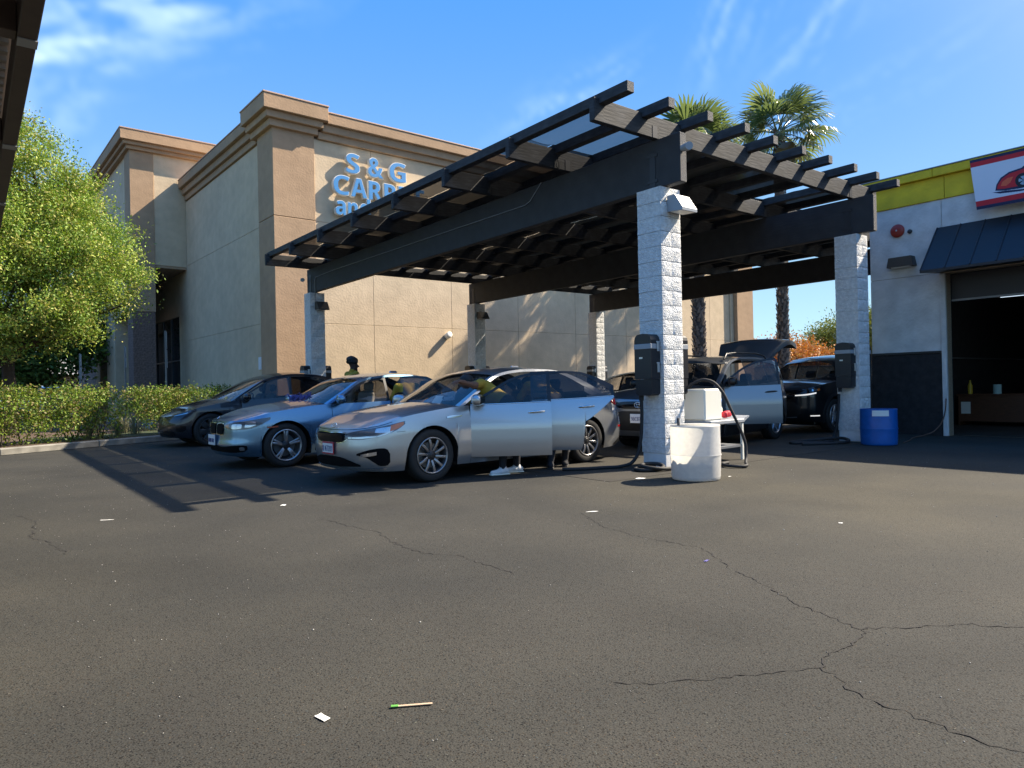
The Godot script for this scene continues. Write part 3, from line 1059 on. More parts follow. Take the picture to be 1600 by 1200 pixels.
	t = thing("security_camera", "small dark dome camera beside the red alarm bell", "camera", Vector3(X, 4.2, -6.28), -PI / 2, "security cameras")
	b = MB.new()
	b.lathe([Vector2(0.045, 0.0), Vector2(0.045, 0.03), Vector2(0.035, 0.05), Vector2(0.0, 0.06)], 12, Transform3D(Basis(Vector3.RIGHT, PI / 2), Vector3.ZERO))
	part(b, "dome", M.dark_metal, t)
	t = thing("wall_lamp", "wide dark trapezoid lamp below the alarm bell", "lamp", Vector3(X, 3.48, -6.42), -PI / 2, "wall lamps")
	b = MB.new()
	b.prism(PackedVector2Array([Vector2(-0.26, 0.0), Vector2(0.26, 0.0), Vector2(0.22, 0.2), Vector2(-0.22, 0.2)]), 0.0, 0.2)
	part(b, "housing", M.bronze_metal, t)
	slab(t, "lamp_lens", M.lens, Vector3(-0.18, -0.012, 0.03), Vector3(0.18, -0.002, 0.17))
	# tube lamp in the bay, lit
	var em := mat("tube_glow", Color(0.9, 0.95, 1.0), 0.5)
	em.emission_enabled = true
	em.emission = Color(0.85, 0.93, 1.0)
	em.emission_energy_multiplier = 0.55
	t = thing("tube_lamp", "lit fluorescent tube lamp high in the dark bay", "lamp", Vector3(19.0, 3.0, -5.1))
	slab(t, "fitting", M.dark_metal, Vector3(-0.06, 0.05, -0.75), Vector3(0.06, 0.11, 1.3))
	b = MB.new()
	b.tube([Vector3(0, 0.02, -0.7), Vector3(0, 0.02, 1.25)], 0.022, 8)
	part(b, "tube_light", em, t)
	var li := OmniLight3D.new()
	li.name = "tube_lamp_glow"
	li.position = Vector3(0, -0.1, 0.2)
	li.light_energy = 0.06
	li.light_color = Color(0.85, 0.93, 1.0)
	li.omni_range = 14.0
	li.omni_attenuation = 2.0
	li.light_size = 0.3
	li.shadow_enabled = true
	t.add_child(li)
	# desk with things on it
	t = thing("wooden_desk", "dark brown desk in the shadowed garage bay", "desk", Vector3(19.3, 0.012, -5.95))
	slab(t, "desk_top", brownwood(), Vector3(-0.5, 0.70, -0.75), Vector3(0.5, 0.745, 0.75), 0.008)
	for s in [-0.72, 0.69]:
		slab(t, "side_panel", brownwood(), Vector3(-0.47, 0.0, s), Vector3(0.47, 0.698, s + 0.03))
	slab(t, "front_panel", brownwood(), Vector3(-0.46, 0.1, -0.689), Vector3(-0.43, 0.698, 0.688))
	slab(t, "notice", M.paper, Vector3(-0.466, 0.28, -0.66), Vector3(-0.462, 0.56, -0.46))
	t = thing("spray_bottle", "yellow spray bottle standing on the brown desk", "bottle", Vector3(19.1, 0.757, -6.5))
	b = MB.new()
	b.lathe([Vector2(0.0, 0.0), Vector2(0.045, 0.0), Vector2(0.045, 0.0), Vector2(0.05, 0.02), Vector2(0.05, 0.2), Vector2(0.02, 0.27), Vector2(0.018, 0.33), Vector2(0.0, 0.33)], 12)
	part(b, "bottle_body", mat("yellow_plastic", lin(0.6, 0.42, 0.04), 0.4), t)
	t = thing("paper_roll", "pale blue paper roll on the brown desk", "paper roll", Vector3(19.15, 0.757, -5.95))
	b = MB.new()
	b.lathe([Vector2(0.02, 0.0), Vector2(0.085, 0.0), Vector2(0.085, 0.0), Vector2(0.085, 0.22), Vector2(0.085, 0.22), Vector2(0.02, 0.22)], 16)
	part(b, "roll", mat("pale_blue", lin(0.4, 0.6, 0.6), 0.8), t)

func brownwood() -> StandardMaterial3D:
	if not M.has("brown_wood"):
		wear(mat("brown_wood", lin(0.16, 0.06, 0.025), 0.55), T.wood, 0.6)
	return M.brown_wood

# edge of the steel canopy over the photographer's head
func near_canopy() -> void:
	var c := thing("steel_canopy", "dark brown steel canopy edge in the top corner of the sky", "canopy")
	var m := mat("canopy_brown", lin(0.085, 0.06, 0.048), 0.55, 0.1)
	wear(m, T.soft, 0.8)
	var d := mat("canopy_deck", lin(0.36, 0.33, 0.30), 0.6, 0.1)
	slab(c, "edge_beam", m, Vector3(0.25, 3.2, -14.0), Vector3(0.345, 3.42, 3.0), 0.006)
	for k in 5:
		var z := 3.55 - 2.1 * (k + 2) + 0.05
		slab(c, "cross_beam", m, Vector3(-5.0, 3.22, z - 0.06), Vector3(0.248, 3.40, z + 0.06), 0.004)
		slab(c, "end_plate", M.grey_plastic, Vector3(0.251, 3.193, z - 0.06), Vector3(0.348, 3.199, z + 0.05))
	slab(c, "deck", d, Vector3(-5.0, 3.46, -14.0), Vector3(0.30, 3.468, 3.0))
	for k in 112:
		var z := -14.0 + 0.15 * k
		slab(c, "rib", d, Vector3(-5.0, 3.422, z), Vector3(0.24, 3.459, z + 0.045))
	for x in [-4.6]:
		for z in [-12.0, 2.5]:
			slab(c, "post", m, Vector3(x, 0, z), Vector3(x + 0.2, 3.2, z + 0.2), 0.006)

# ---- cars: body lengthways x from 0 at the front, y up, left side towards +z ----
class Shape:
	var p: Dictionary
	var px := PackedFloat32Array()
	var pz := PackedFloat32Array()
	var pq := PackedFloat32Array()
	var u := []          # upper outline samples (x, y)
	var qend := 0.0

	static func curve(tab: Array, x: float) -> float:
		var n := tab.size()
		if x <= tab[0][0]:
			return tab[0][1]
		if x >= tab[n - 1][0]:
			return tab[n - 1][1]
		var k := 0
		while x > tab[k + 1][0]:
			k += 1
		var h: float = tab[k + 1][0] - tab[k][0]
		var f: float = (x - tab[k][0]) / h
		var s1: float = (tab[k + 1][1] - tab[k][1]) / h
		var s0: float = s1 if k == 0 else (tab[k][1] - tab[k - 1][1]) / (tab[k][0] - tab[k - 1][0])
		var s2: float = s1 if k + 2 >= n else (tab[k + 2][1] - tab[k + 1][1]) / (tab[k + 2][0] - tab[k + 1][0])
		var m0 := 0.0 if s0 * s1 <= 0.0 else 2.0 * s0 * s1 / (s0 + s1)
		var m1 := 0.0 if s2 * s1 <= 0.0 else 2.0 * s2 * s1 / (s2 + s1)
		var f2 := f * f
		var f3 := f2 * f
		return (2 * f3 - 3 * f2 + 1) * tab[k][1] + (f3 - 2 * f2 + f) * h * m0 + (3 * f2 - 2 * f3) * tab[k + 1][1] + (f3 - f2) * h * m1

	static func spline(pts: Array, per: int) -> Array:
		var out := []
		for k in pts.size() - 1:
			var a := Vector2(pts[maxi(k - 1, 0)][0], pts[maxi(k - 1, 0)][1])
			var b := Vector2(pts[k][0], pts[k][1])
			var c := Vector2(pts[k + 1][0], pts[k + 1][1])
			var d := Vector2(pts[mini(k + 2, pts.size() - 1)][0], pts[mini(k + 2, pts.size() - 1)][1])
			var len := b.distance_to(c)
			var tb := (c - a).normalized() * len * (0.0 if k == 0 else 1.0) if k > 0 else (c - b)
			var tc := (d - b).normalized() * len if k + 2 < pts.size() else (c - b)
			for s in per:
				var f := float(s) / per
				var f2 := f * f
				var f3 := f2 * f
				out.append(b * (2 * f3 - 3 * f2 + 1) + tb * (f3 - 2 * f2 + f) + c * (3 * f2 - 2 * f3) + tc * (f3 - f2))
		out.append(Vector2(pts[-1][0], pts[-1][1]))
		return out

	func _init(d: Dictionary) -> void:
		p = d
		var q := 0.0
		var prev := Vector2()
		for s in spline(p.plan, 12):
			if pq.size():
				q += prev.distance_to(s)
			px.append(s.x)
			pz.append(maxf(s.y, 0.0))
			pq.append(q)
			prev = s
		qend = q
		u = spline(p.outline, 8)

	func at_q(q: float) -> Vector2:
		var k := clampi(pq.bsearch(q) - 1, 0, pq.size() - 2)
		var f := clampf((q - pq[k]) / maxf(pq[k + 1] - pq[k], 1e-6), 0.0, 1.0)
		return Vector2(lerpf(px[k], px[k + 1], f), lerpf(pz[k], pz[k + 1], f))

	func q_of_x(x: float) -> float:
		var k := clampi(px.bsearch(x) - 1, 0, px.size() - 2)
		var f := clampf((x - px[k]) / maxf(px[k + 1] - px[k], 1e-6), 0.0, 1.0)
		return lerpf(pq[k], pq[k + 1], f)

	func top(x: float) -> float:
		return Shape.curve(p.top, x)

	func body(q: float, y: float) -> Vector3:
		var a := at_q(q)
		var wf := 1.0 - smoothstep(0.08, 0.62, a.x)
		var wr := smoothstep(p.L - 0.6, p.L - 0.08, a.x)
		return Vector3(a.x + Shape.curve(p.nose, y) * wf - Shape.curve(p.tail, y) * wr, y, a.y * Shape.curve(p.girth, y))

	func out_at(q: float, y: float, off: float) -> Vector3:
		var a := body(q, y)
		var dq := body(q + 0.02, y) - body(q - 0.02, y)
		if q < 0.02:
			dq = Vector3(0, 0, 1)
		elif q > qend - 0.02:
			dq = Vector3(0, 0, -1)
		var g := dq.cross(body(q, y + 0.02) - body(q, y - 0.02)).normalized()
		if g.dot(Vector3(a.x - p.L * 0.5, 0, a.z * 3.0)) < 0.0:
			g = -g
		return a + g * off

	func low(x: float) -> float:
		var y: float = Shape.curve(p.sill, x)
		for ax in [p.xa, p.xb]:
			var d: float = absf(x - ax)
			if d < p.R:
				y = maxf(y, p.r + sqrt(p.R * p.R - d * d))
		return y

	func door_low(x: float) -> float:
		var y: float = Shape.curve(p.sill, x) + p.get("rocker", 0.075)
		for ax in [p.xa, p.xb]:
			var d: float = absf(x - ax)
			var rr: float = p.R + 0.05
			if d < rr:
				y = maxf(y, p.r + sqrt(rr * rr - d * d))
		if p.has("dogleg") and x > p.dogleg[0]:
			y = maxf(y, lerpf(p.dogleg[1], p.dogleg[3], pow((x - p.dogleg[0]) / (p.dogleg[2] - p.dogleg[0]), 1.25)))
		return minf(y, top(x) - 0.02)

	func side(x: float, y: float) -> Vector3:
		return body(q_of_x(x), y)

	func zs(x: float, y: float) -> float:
		var t := top(x)
		var h := maxf(y - t, 0.0)
		return at_q(q_of_x(x)).y * Shape.curve(p.girth, t) - 0.012 - p.lean * h - p.lean * 0.55 * h * h

	# upper outline moved inwards by d, as points (x, y)
	func inset(d: float) -> Array:
		var out := []
		for k in u.size():
			var t: Vector2 = (u[mini(k + 1, u.size() - 1)] - u[maxi(k - 1, 0)]).normalized()
			var g := Vector2(t.y, -t.x)
			var f := 1.0
			if u[k].x > p.xq:
				f = lerpf(1.0, p.get("quarter", 2.4), clampf((u[k].x - p.xq) / 0.45, 0.0, 1.0))
			out.append(u[k] + g * d * f)
		return out

	static func y_on(poly: Array, x: float) -> float:
		var best := -1.0
		for k in poly.size() - 1:
			var a: Vector2 = poly[k]
			var b: Vector2 = poly[k + 1]
			if (a.x <= x and b.x >= x) or (b.x <= x and a.x >= x):
				if absf(b.x - a.x) < 1e-6:
					best = maxf(best, maxf(a.y, b.y))
				else:
					best = maxf(best, lerpf(a.y, b.y, (x - a.x) / (b.x - a.x)))
		return best

	# slice across the car at upper sample k; v from -1 to 1
	func over(k: int, v: float, lift := 0.0) -> Vector3:
		var e: Vector2 = u[k]
		var z := zs(e.x, e.y)
		var f := clampf((e.x - u[0].x) / (u[-1].x - u[0].x), 0.0, 1.0)
		var bow := lerpf(-p.bowf, 0.0, smoothstep(0.0, 0.42, f)) + lerpf(0.0, p.bowr, smoothstep(0.62, 1.0, f))
		var crown: float = p.crown * (0.45 + 0.55 * sin(PI * clampf(f, 0.0, 1.0)))
		var w := 1.0 - v * v
		return Vector3(e.x + bow * w, e.y + crown * w + lift, z * v)

func xs_between(a: float, b: float, sh: Shape, step := 0.07) -> PackedFloat32Array:
	var out := PackedFloat32Array()
	var cnt := maxi(2, int(ceil((b - a) / step)))
	for k in cnt + 1:
		out.append(lerpf(a, b, float(k) / cnt))
	for ax in [sh.p.xa, sh.p.xb]:
		for k in 15:
			for rr in [sh.p.R, sh.p.R + 0.05]:
				var x: float = ax - rr * cos(PI * k / 14.0)
				if x > a + 0.004 and x < b - 0.004:
					out.append(x)
	out.sort()
	return out

func side_panel(sh: Shape, qs: PackedFloat32Array, lo: Callable, hi: Callable, rows_n: int, flipz: float, off := 0.0, org := Vector3.ZERO) -> MB:
	var rows := []
	for i in rows_n + 1:
		var row := PackedVector3Array()
		for q in qs:
			var x := sh.at_q(q).x
			var y := lerpf(lo.call(x), hi.call(x), float(i) / rows_n)
			var a := sh.body(q, y) if off == 0.0 else sh.out_at(q, y, off)
			row.append(Vector3(a.x, a.y, a.z * flipz) - org)
		rows.append(row)
	var b := MB.new()
	b.grid(rows)
	return b

# a piece of skin laid just over the body between two heights; q measured along the skin from the front or the rear centre
func patch(sh: Shape, tab: Array, off: float, s: float, rear := false, n := 14, rows_n := 4) -> MB:
	var lo := []
	var hi := []
	for t in tab:
		lo.append([t[0], t[1]])
		hi.append([t[0], t[2]])
	var rows := []
	for i in rows_n + 1:
		var row := PackedVector3Array()
		for k in n + 1:
			var q: float = lerpf(tab[0][0], tab[-1][0], float(k) / n)
			var y := lerpf(Shape.curve(lo, q), Shape.curve(hi, q), float(i) / rows_n)
			var a := sh.out_at(sh.qend - q if rear else q, y, off)
			row.append(Vector3(a.x, a.y, a.z * s))
		rows.append(row)
	var b := MB.new()
	b.grid(rows)
	return b

func paint(called: String, col: Color, metal := 0.65, rough := 0.32) -> StandardMaterial3D:
	var m := mat(called, col, rough, metal)
	m.clearcoat_enabled = true
	m.clearcoat = 1.0
	m.clearcoat_roughness = 0.04
	return m

func car_materials() -> void:
	mat("tyre", lin(0.014, 0.014, 0.014), 0.75)
	mat("rim", lin(0.50, 0.51, 0.53), 0.28, 0.85)
	mat("rim_grey", lin(0.30, 0.30, 0.31), 0.32, 0.85)
	mat("rim_dark", lin(0.04, 0.04, 0.042), 0.4, 0.5)
	mat("trim", lin(0.012, 0.012, 0.013), 0.4)
	mat("grille_black", lin(0.006, 0.006, 0.007), 0.75, 0.0, 0.2)
	mat("gloss_black", lin(0.008, 0.008, 0.009), 0.08)
	mat("interior", lin(0.028, 0.027, 0.027), 0.8)
	mat("seat", lin(0.035, 0.034, 0.034), 0.75)
	mat("seat_light", lin(0.20, 0.18, 0.15), 0.75)
	mat("chrome", lin(0.75, 0.76, 0.77), 0.08, 1.0)
	mat("lamp_house", lin(0.10, 0.10, 0.11), 0.25, 0.6)
	mat("lamp_silver", lin(0.72, 0.73, 0.75), 0.12, 0.9)
	var ll := mat("lamp_bar_white", lin(0.8, 0.8, 0.8), 0.3)
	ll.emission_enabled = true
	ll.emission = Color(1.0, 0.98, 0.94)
	ll.emission_energy_multiplier = 0.3  # weak emission whitens the headlamp bars and fog strips
	mat("amber", lin(0.70, 0.16, 0.01), 0.2)
	mat("tail_red", lin(0.42, 0.006, 0.008), 0.12)
	mat("plate", lin(0.74, 0.75, 0.76), 0.45)
	mat("plate_ink", lin(0.03, 0.05, 0.20), 0.5)
	mat("plate_red", lin(0.45, 0.03, 0.05), 0.5)
	mat("badge_blue", lin(0.02, 0.16, 0.50), 0.3)
	mat("disc", lin(0.20, 0.20, 0.20), 0.4, 0.8)
	var g := mat("glass", lin(0.012, 0.016, 0.016, 0.30), 0.02)
	g.transparency = BaseMaterial3D.TRANSPARENCY_ALPHA
	g = mat("glass_mid", lin(0.008, 0.010, 0.010, 0.52), 0.02)
	g.transparency = BaseMaterial3D.TRANSPARENCY_ALPHA
	g = mat("glass_tint", lin(0.006, 0.007, 0.008, 0.80), 0.02)
	g.transparency = BaseMaterial3D.TRANSPARENCY_ALPHA
	g = mat("lamp_glass", lin(0.5, 0.52, 0.54, 0.12), 0.03)
	g.transparency = BaseMaterial3D.TRANSPARENCY_ALPHA

var wheel_cache := {}

# wheel facing +z, centre at the origin
func wheel(kind: String, r: float, rr: float, parent: Node3D, at: Vector3, turn: float) -> void:
	var key := "%s %.3f %.3f" % [kind, r, rr]
	var along := Transform3D(Basis(Vector3.RIGHT, PI / 2), Vector3.ZERO)
	if not wheel_cache.has(key):
		var ty := MB.new()
		ty.lathe([Vector2(rr, -0.19), Vector2(rr + 0.02, -0.2), Vector2(r - 0.035, -0.212), Vector2(r - 0.008, -0.195), Vector2(r, -0.165), Vector2(r, -0.045), Vector2(r - 0.008, -0.015), Vector2(r - 0.035, 0.004), Vector2(rr + 0.03, 0.0), Vector2(rr + 0.006, -0.008), Vector2(rr, -0.02)], 40, along)
		var rim := MB.new()
		rim.lathe([Vector2(rr + 0.004, -0.01), Vector2(rr + 0.008, 0.0), Vector2(rr - 0.004, 0.004), Vector2(rr - 0.014, -0.004), Vector2(rr - 0.02, -0.03), Vector2(rr - 0.022, -0.19)], 40, along)
		var sp := MB.new()
		var n := 5
		var blades := []     # per spoke: half width at hub, at rim, offset angle
		match kind:
			"ten":
				n = 10
				blades = [[0.016, 0.019, 0.16]]
			"double":
				n = 5
				blades = [[0.017, 0.015, -0.115], [0.017, 0.015, 0.115]]
			"five":
				n = 5
				blades = [[0.05, 0.035, 0.0]]
			"six":
				n = 6
				blades = [[0.035, 0.030, -0.10], [0.02, 0.016, 0.16]]
			_:
				n = 7
				blades = [[0.05, 0.075, 0.0]]
		for k in n:
			for bl in blades:
				var a0: float = TAU * k / n + PI / 2 + bl[2] * 0.35
				var a1: float = TAU * k / n + PI / 2 + bl[2]
				var h := Vector2(cos(a0), sin(a0)) * 0.055
				var e := Vector2(cos(a1), sin(a1)) * (rr - 0.012)
				var s := (e - h).normalized().orthogonal()
				var rows := []
				for st in 5:
					var f := st / 4.0
					var mid := h.lerp(e, f)
					var hw := lerpf(bl[0], bl[1], f)
					var z := lerpf(-0.03, -0.012, f) + 0.012 * sin(PI * f)
					rows.append(PackedVector3Array([Vector3(mid.x - s.x * hw, mid.y - s.y * hw, z - 0.03), Vector3(mid.x - s.x * hw, mid.y - s.y * hw, z - 0.006), Vector3(mid.x - s.x * hw * 0.7, mid.y - s.y * hw * 0.7, z),
						Vector3(mid.x + s.x * hw * 0.7, mid.y + s.y * hw * 0.7, z), Vector3(mid.x + s.x * hw, mid.y + s.y * hw, z - 0.006), Vector3(mid.x + s.x * hw, mid.y + s.y * hw, z - 0.03)]))
				sp.grid(rows)
		var hub := MB.new()
		hub.lathe([Vector2(0.0, -0.016), Vector2(0.028, -0.018), Vector2(0.034, -0.024), Vector2(0.034, -0.024), Vector2(0.07, -0.03), Vector2(0.075, -0.06)], 20, along)
		for k in 5:
			var a := TAU * (k + 0.5) / 5 + PI / 2
			hub.ball(Vector3(cos(a) * 0.055, sin(a) * 0.055, -0.03), Vector3(0.009, 0.009, 0.012), 6, 4)
		var dk := MB.new()
		dk.lathe([Vector2(0.0, -0.10), Vector2(rr * 0.72, -0.10), Vector2(rr * 0.72, -0.10), Vector2(rr * 0.72, -0.12)], 24, along)
		var bk := MB.new()
		bk.lathe([Vector2(0.0, -0.15), Vector2(rr - 0.01, -0.15)], 24, along)
		wheel_cache[key] = [ty.mesh(), rim.mesh(), sp.mesh(), hub.mesh(), dk.mesh(), bk.mesh()]
	var c: Array = wheel_cache[key]
	var w := part(c[0], "wheel", M.tyre, parent)
	w.position = at
	w.rotation.y = turn
	var face: Material = M.rim_grey if kind == "ten" else M.rim
	if kind == "six" or kind == "aero":
		face = M.rim_dark if kind == "aero" else M.rim
	part(c[1], "rim", face, w)
	part(c[2], "spokes", face, w)
	part(c[3], "hub", M.rim_dark if kind == "double" or kind == "ten" else face, w)
	part(c[4], "brake_disc", M.disc, w)
	part(c[5], "wheel_back", M.trim, w)

func plate_text(s: String, parent: Node3D, at: Vector3, turn: float, w: float, m: Material) -> void:
	var f := SystemFont.new()
	f.font_names = PackedStringArray(["Droid Sans"])
	var tm := TextMesh.new()
	tm.font = f
	tm.text = s
	tm.font_size = 32
	tm.depth = 0.004
	tm.pixel_size = 0.004
	tm.curve_step = 3.0
	var bb := tm.get_aabb()
	var o := MeshInstance3D.new()
	o.mesh = tm
	o.material_override = m
	o.name = "plate_number"
	parent.add_child(o, true)
	var k := w / bb.size.x
	o.scale = Vector3(k, minf(k * 1.3, 0.075 / bb.size.y), 1)
	o.rotation.y = turn
	o.position = at

func car(d: Dictionary, called: String, label: String, at: Vector3, turn: float) -> Node3D:
	var sh := Shape.new(d)
	var root := thing(called, label, d.get("category", "car"), at, turn)
	if d.has("scale"):
		root.scale = Vector3.ONE * float(d.scale)
	var body: Material = d.paint
	var x0: float = d.doors[0]
	var x1: float = d.doors[1]
	var x2: float = d.doors[2]
	var gap := 0.004
	var lo := func(x: float) -> float: return sh.low(x)
	var hi := func(x: float) -> float: return sh.top(x)
	var dlo := func(x: float) -> float: return sh.door_low(x) + gap
	var dlo0 := func(x: float) -> float: return sh.door_low(x)
	var n_of := func(a: float, b: float) -> PackedFloat32Array:
		var out := PackedFloat32Array()
		for x in xs_between(a, b, sh):
			out.append(sh.q_of_x(x))
		return out
	# front and rear skins run round the corners to the centre line
	var qf := PackedFloat32Array()
	for k in 17:
		qf.append(sh.q_of_x(0.35) * k / 17.0)
	for x in xs_between(0.35, x0 - gap, sh):
		qf.append(sh.q_of_x(x))
	var qr := PackedFloat32Array()
	for x in xs_between(x2 + gap, d.L - 0.35, sh):
		qr.append(sh.q_of_x(x))
	var qrs := sh.q_of_x(d.L - 0.35)
	for k in range(1, 18):
		qr.append(lerpf(qrs, sh.qend, k / 17.0))
	var clad: Material = d.get("cladding", body)
	for s in [1.0, -1.0]:
		part(side_panel(sh, qf, lo, hi, 18, s), "fender", body, root)
		part(side_panel(sh, qr, lo, hi, 18, s), "rear_quarter", body, root)
		part(side_panel(sh, n_of.call(x0, x2), lo, dlo0, 4, s), "sill", clad, root)
		if d.has("cladding"):
			for ax in [d.xa, d.xb]:
				var rows := [PackedVector3Array(), PackedVector3Array(), PackedVector3Array()]
				for k in 21:
					var an := lerpf(-0.32, PI + 0.32, k / 20.0)
					for j in 3:
						var rr: float = d.R + [0.0, 0.035, 0.075][j]
						var x: float = ax - rr * cos(an)
						var y: float = maxf(d.r + rr * sin(an), 0.2)
						var q := sh.out_at(sh.q_of_x(x), y, [0.014, 0.016, 0.004][j])
						rows[j].append(Vector3(q.x, q.y, q.z * s))
				var mb := MB.new()
				mb.grid(rows)
				part(mb, "arch_moulding", clad, root)
		# wheel housings
		for ax in [d.xa, d.xb]:
			var rows := []
			for k in 17:
				var an := lerpf(-0.25, PI + 0.25, k / 16.0)
				var xx: float = ax - (d.R - 0.002) * cos(an)
				var yy: float = d.r + (d.R - 0.002) * sin(an)
				var zo := sh.side(xx, yy).z - 0.004
				rows.append(PackedVector3Array([Vector3(xx, yy, s * zo), Vector3(xx, yy, s * 0.45)]))
			var mb := MB.new()
			mb.grid(rows)
			part(mb, "wheel_housing", M.trim, root)
	# bonnet, split from the fender tops
	var xc: float = d.outline[0][0]
	var qs := PackedFloat32Array()
	for k in 9:
		qs.append(sh.q_of_x(0.12) * k / 9.0)
	for x in xs_between(0.12, xc, sh, 0.09):
		qs.append(sh.q_of_x(x))
	var top_rows := func(qq: PackedFloat32Array, v0: float, v1: float, n: int, cen: Array, bow: float, xa: float, xb: float, pw: float) -> Array:
		var rows := []
		for q in qq:
			var x := sh.at_q(q).x
			var e := sh.body(q, sh.top(x))
			var row := PackedVector3Array()
			var f := clampf((x - xa) / (xb - xa), 0.0, 1.0)
			for k in n + 1:
				var v := lerpf(v0, v1, float(k) / n)
				var y := e.y + (Shape.curve(cen, x) - e.y) * (1.0 - pow(absf(v), pw))
				row.append(Vector3(e.x + bow * f * f * (1.0 - v * v), y, e.z * v))
			rows.append(row)
		return rows
	var mb2 := MB.new()
	var fv: float = d.get("hoodv", 0.88)
	mb2.grid(top_rows.call(qs, -fv, fv, 20, d.hood, -d.bowf, 0.0, xc, 2.6))
	var bonnet := part(mb2, "bonnet", body, root)
	for s in [1.0, -1.0]:
		mb2 = MB.new()
		mb2.grid(top_rows.call(qs, s * (fv + 0.008), s, 4, d.hood, -d.bowf, 0.0, xc, 2.6))
		part(mb2, "fender_top", body, root)
	# boot lid or tail shelf
	var xe: float = d.outline[-1][0]
	qs = PackedFloat32Array()
	for x in xs_between(xe, d.L - 0.12, sh, 0.09):
		qs.append(sh.q_of_x(x))
	var q9 := sh.q_of_x(d.L - 0.12)
	for k in range(1, 10):
		qs.append(lerpf(q9, sh.qend, k / 9.0))
	mb2 = MB.new()
	mb2.grid(top_rows.call(qs, -1.0, 1.0, 20, d.deck, d.bowr, d.L, xe, 2.6))
	part(mb2, "boot_lid", body, root)
	# roof, screens and pillars
	var ia: int = d.header * 8
	var ic: int = d.rear_header * 8
	var strip := func(k0: int, k1: int, v0: float, v1: float, n: int, lift: float) -> MB:
		var rows := []
		for k in range(k0, k1 + 1):
			var row := PackedVector3Array()
			for j in n + 1:
				row.append(sh.over(k, lerpf(v0, v1, float(j) / n), lift))
			rows.append(row)
		var b := MB.new()
		b.grid(rows)
		return b
	part(strip.call(ia, ic, -1.0, 1.0, 20, 0.0), "roof", d.get("roof_paint", body), root)
	part(strip.call(0, ia, -0.93, 0.93, 18, 0.0), "windscreen", d.get("glass", M.glass), root)
	var last: int = sh.u.size() - 1
	if not d.get("open_tailgate", false):
		part(strip.call(ic, last, -0.88, 0.88, 18, 0.0), "rear_window", d.get("glass", M.glass), root)
	for s in [1.0, -1.0]:
		part(strip.call(0, ia, s * 0.93, s, 3, 0.0), "screen_pillar", body, root)
		part(strip.call(ic, last, s * 0.88, s, 3, 0.0), "rear_pillar", body, root)
	# side frames: paint rim, dark frame, glass
	var in1 := sh.inset(0.035)
	var in2 := sh.inset(0.07)
	var ring := func(a: Array, b: Array, xa: float, xb: float, s: float, org: Vector3, ins: float) -> MB:
		var rows := [PackedVector3Array(), PackedVector3Array()]
		for k in a.size():
			var pa: Vector2 = a[k]
			var pb: Vector2 = b[k]
			if pb.x < xa - 0.04 or pb.x > xb + 0.04:
				continue
			var bx := clampf(pb.x, xa, xb)
			var ax := clampf(pa.x, xa, xb)
			var ay := maxf(pa.y, sh.top(ax))
			var by := maxf(pb.y, sh.top(bx))
			rows[0].append(Vector3(ax, ay, (sh.zs(ax, ay) - ins) * s) - org)
			rows[1].append(Vector3(bx, by, (sh.zs(bx, by) - ins) * s) - org)
		var m := MB.new()
		if rows[0].size() > 1:
			m.grid(rows)
		return m
	var fill := func(poly: Array, xa: float, xb: float, s: float, org: Vector3, ins: float) -> MB:
		var rows := []
		var n := 5
		var cols := maxi(4, int((xb - xa) / 0.06))
		for i in n + 1:
			var row := PackedVector3Array()
			for k in cols + 1:
				var x := lerpf(xa, xb, float(k) / cols)
				var t := sh.top(x) - 0.01
				var y := lerpf(t, maxf(Shape.y_on(poly, x), t), float(i) / n)
				row.append(Vector3(x, y, (sh.zs(x, y) - ins) * s) - org)
			rows.append(row)
		var m := MB.new()
		m.grid(rows)
		return m
	var span := func(poly: Array) -> Vector2:
		var a := 99.0
		var b := -99.0
		for q in poly:
			if q.y > sh.top(q.x) + 0.004:
				a = minf(a, q.x)
				b = maxf(b, q.x)
		return Vector2(a, b)
	var gs: Vector2 = span.call(in2)
	for s in [1.0, -1.0]:
		part(ring.call(sh.u, in1, -9.0, 99.0, s, Vector3.ZERO, 0.0), "roof_rail", body, root)
		# fixed glass behind the rear door
		if gs.y > x2 + 0.02:
			part(ring.call(in1, in2, x2, 99.0, s, Vector3.ZERO, 0.004), "rear_pillar_skin", body, root)
			part(fill.call(in2, x2, gs.y, s, Vector3.ZERO, 0.01), "quarter_window", d.get("rear_glass", M.glass_tint), root)
		# fill between the screen pillar foot and the front door
		if gs.x < x0:
			part(fill.call(in1, gs.x - 0.06, x0, s, Vector3.ZERO, 0.006), "pillar_foot", M.trim, root)
		for dn in 2:
			var xa: float = x0 if dn == 0 else x1
			var xb: float = x1 if dn == 0 else x2
			var open: float = 0.0
			if s > 0.0:
				open = d.get("open_front", 0.0) if dn == 0 else d.get("open_rear", 0.0)
			var org := sh.side(xa + 0.02, 0.62)
			org = Vector3(xa, 0.0, (org.z - 0.03) * s)
			var qs2: PackedFloat32Array = n_of.call(xa + gap, xb - gap)
			var top1 := func(x: float) -> float: return sh.top(x) - 0.002
			var dr := part(side_panel(sh, qs2, dlo, top1, 14, s, 0.0, org), "door", body, root)
			dr.position = org
			dr.rotation.y = -deg_to_rad(open) * s
			part(side_panel(sh, qs2, dlo, top1, 4, s, -0.075, org), "door_trim", M.interior, dr)
			# edges of the door
			var ed := MB.new()
			for x in [xa + gap, xb - gap]:
				var rows := [PackedVector3Array(), PackedVector3Array()]
				for k in 9:
					var y: float = lerpf(dlo.call(x), sh.top(x) - 0.002, k / 8.0)
					for j in 2:
						var q := sh.out_at(sh.q_of_x(x), y, -0.001 if j == 0 else -0.075)
						rows[j].append(Vector3(q.x, q.y, q.z * s) - org)
				ed.grid(rows)
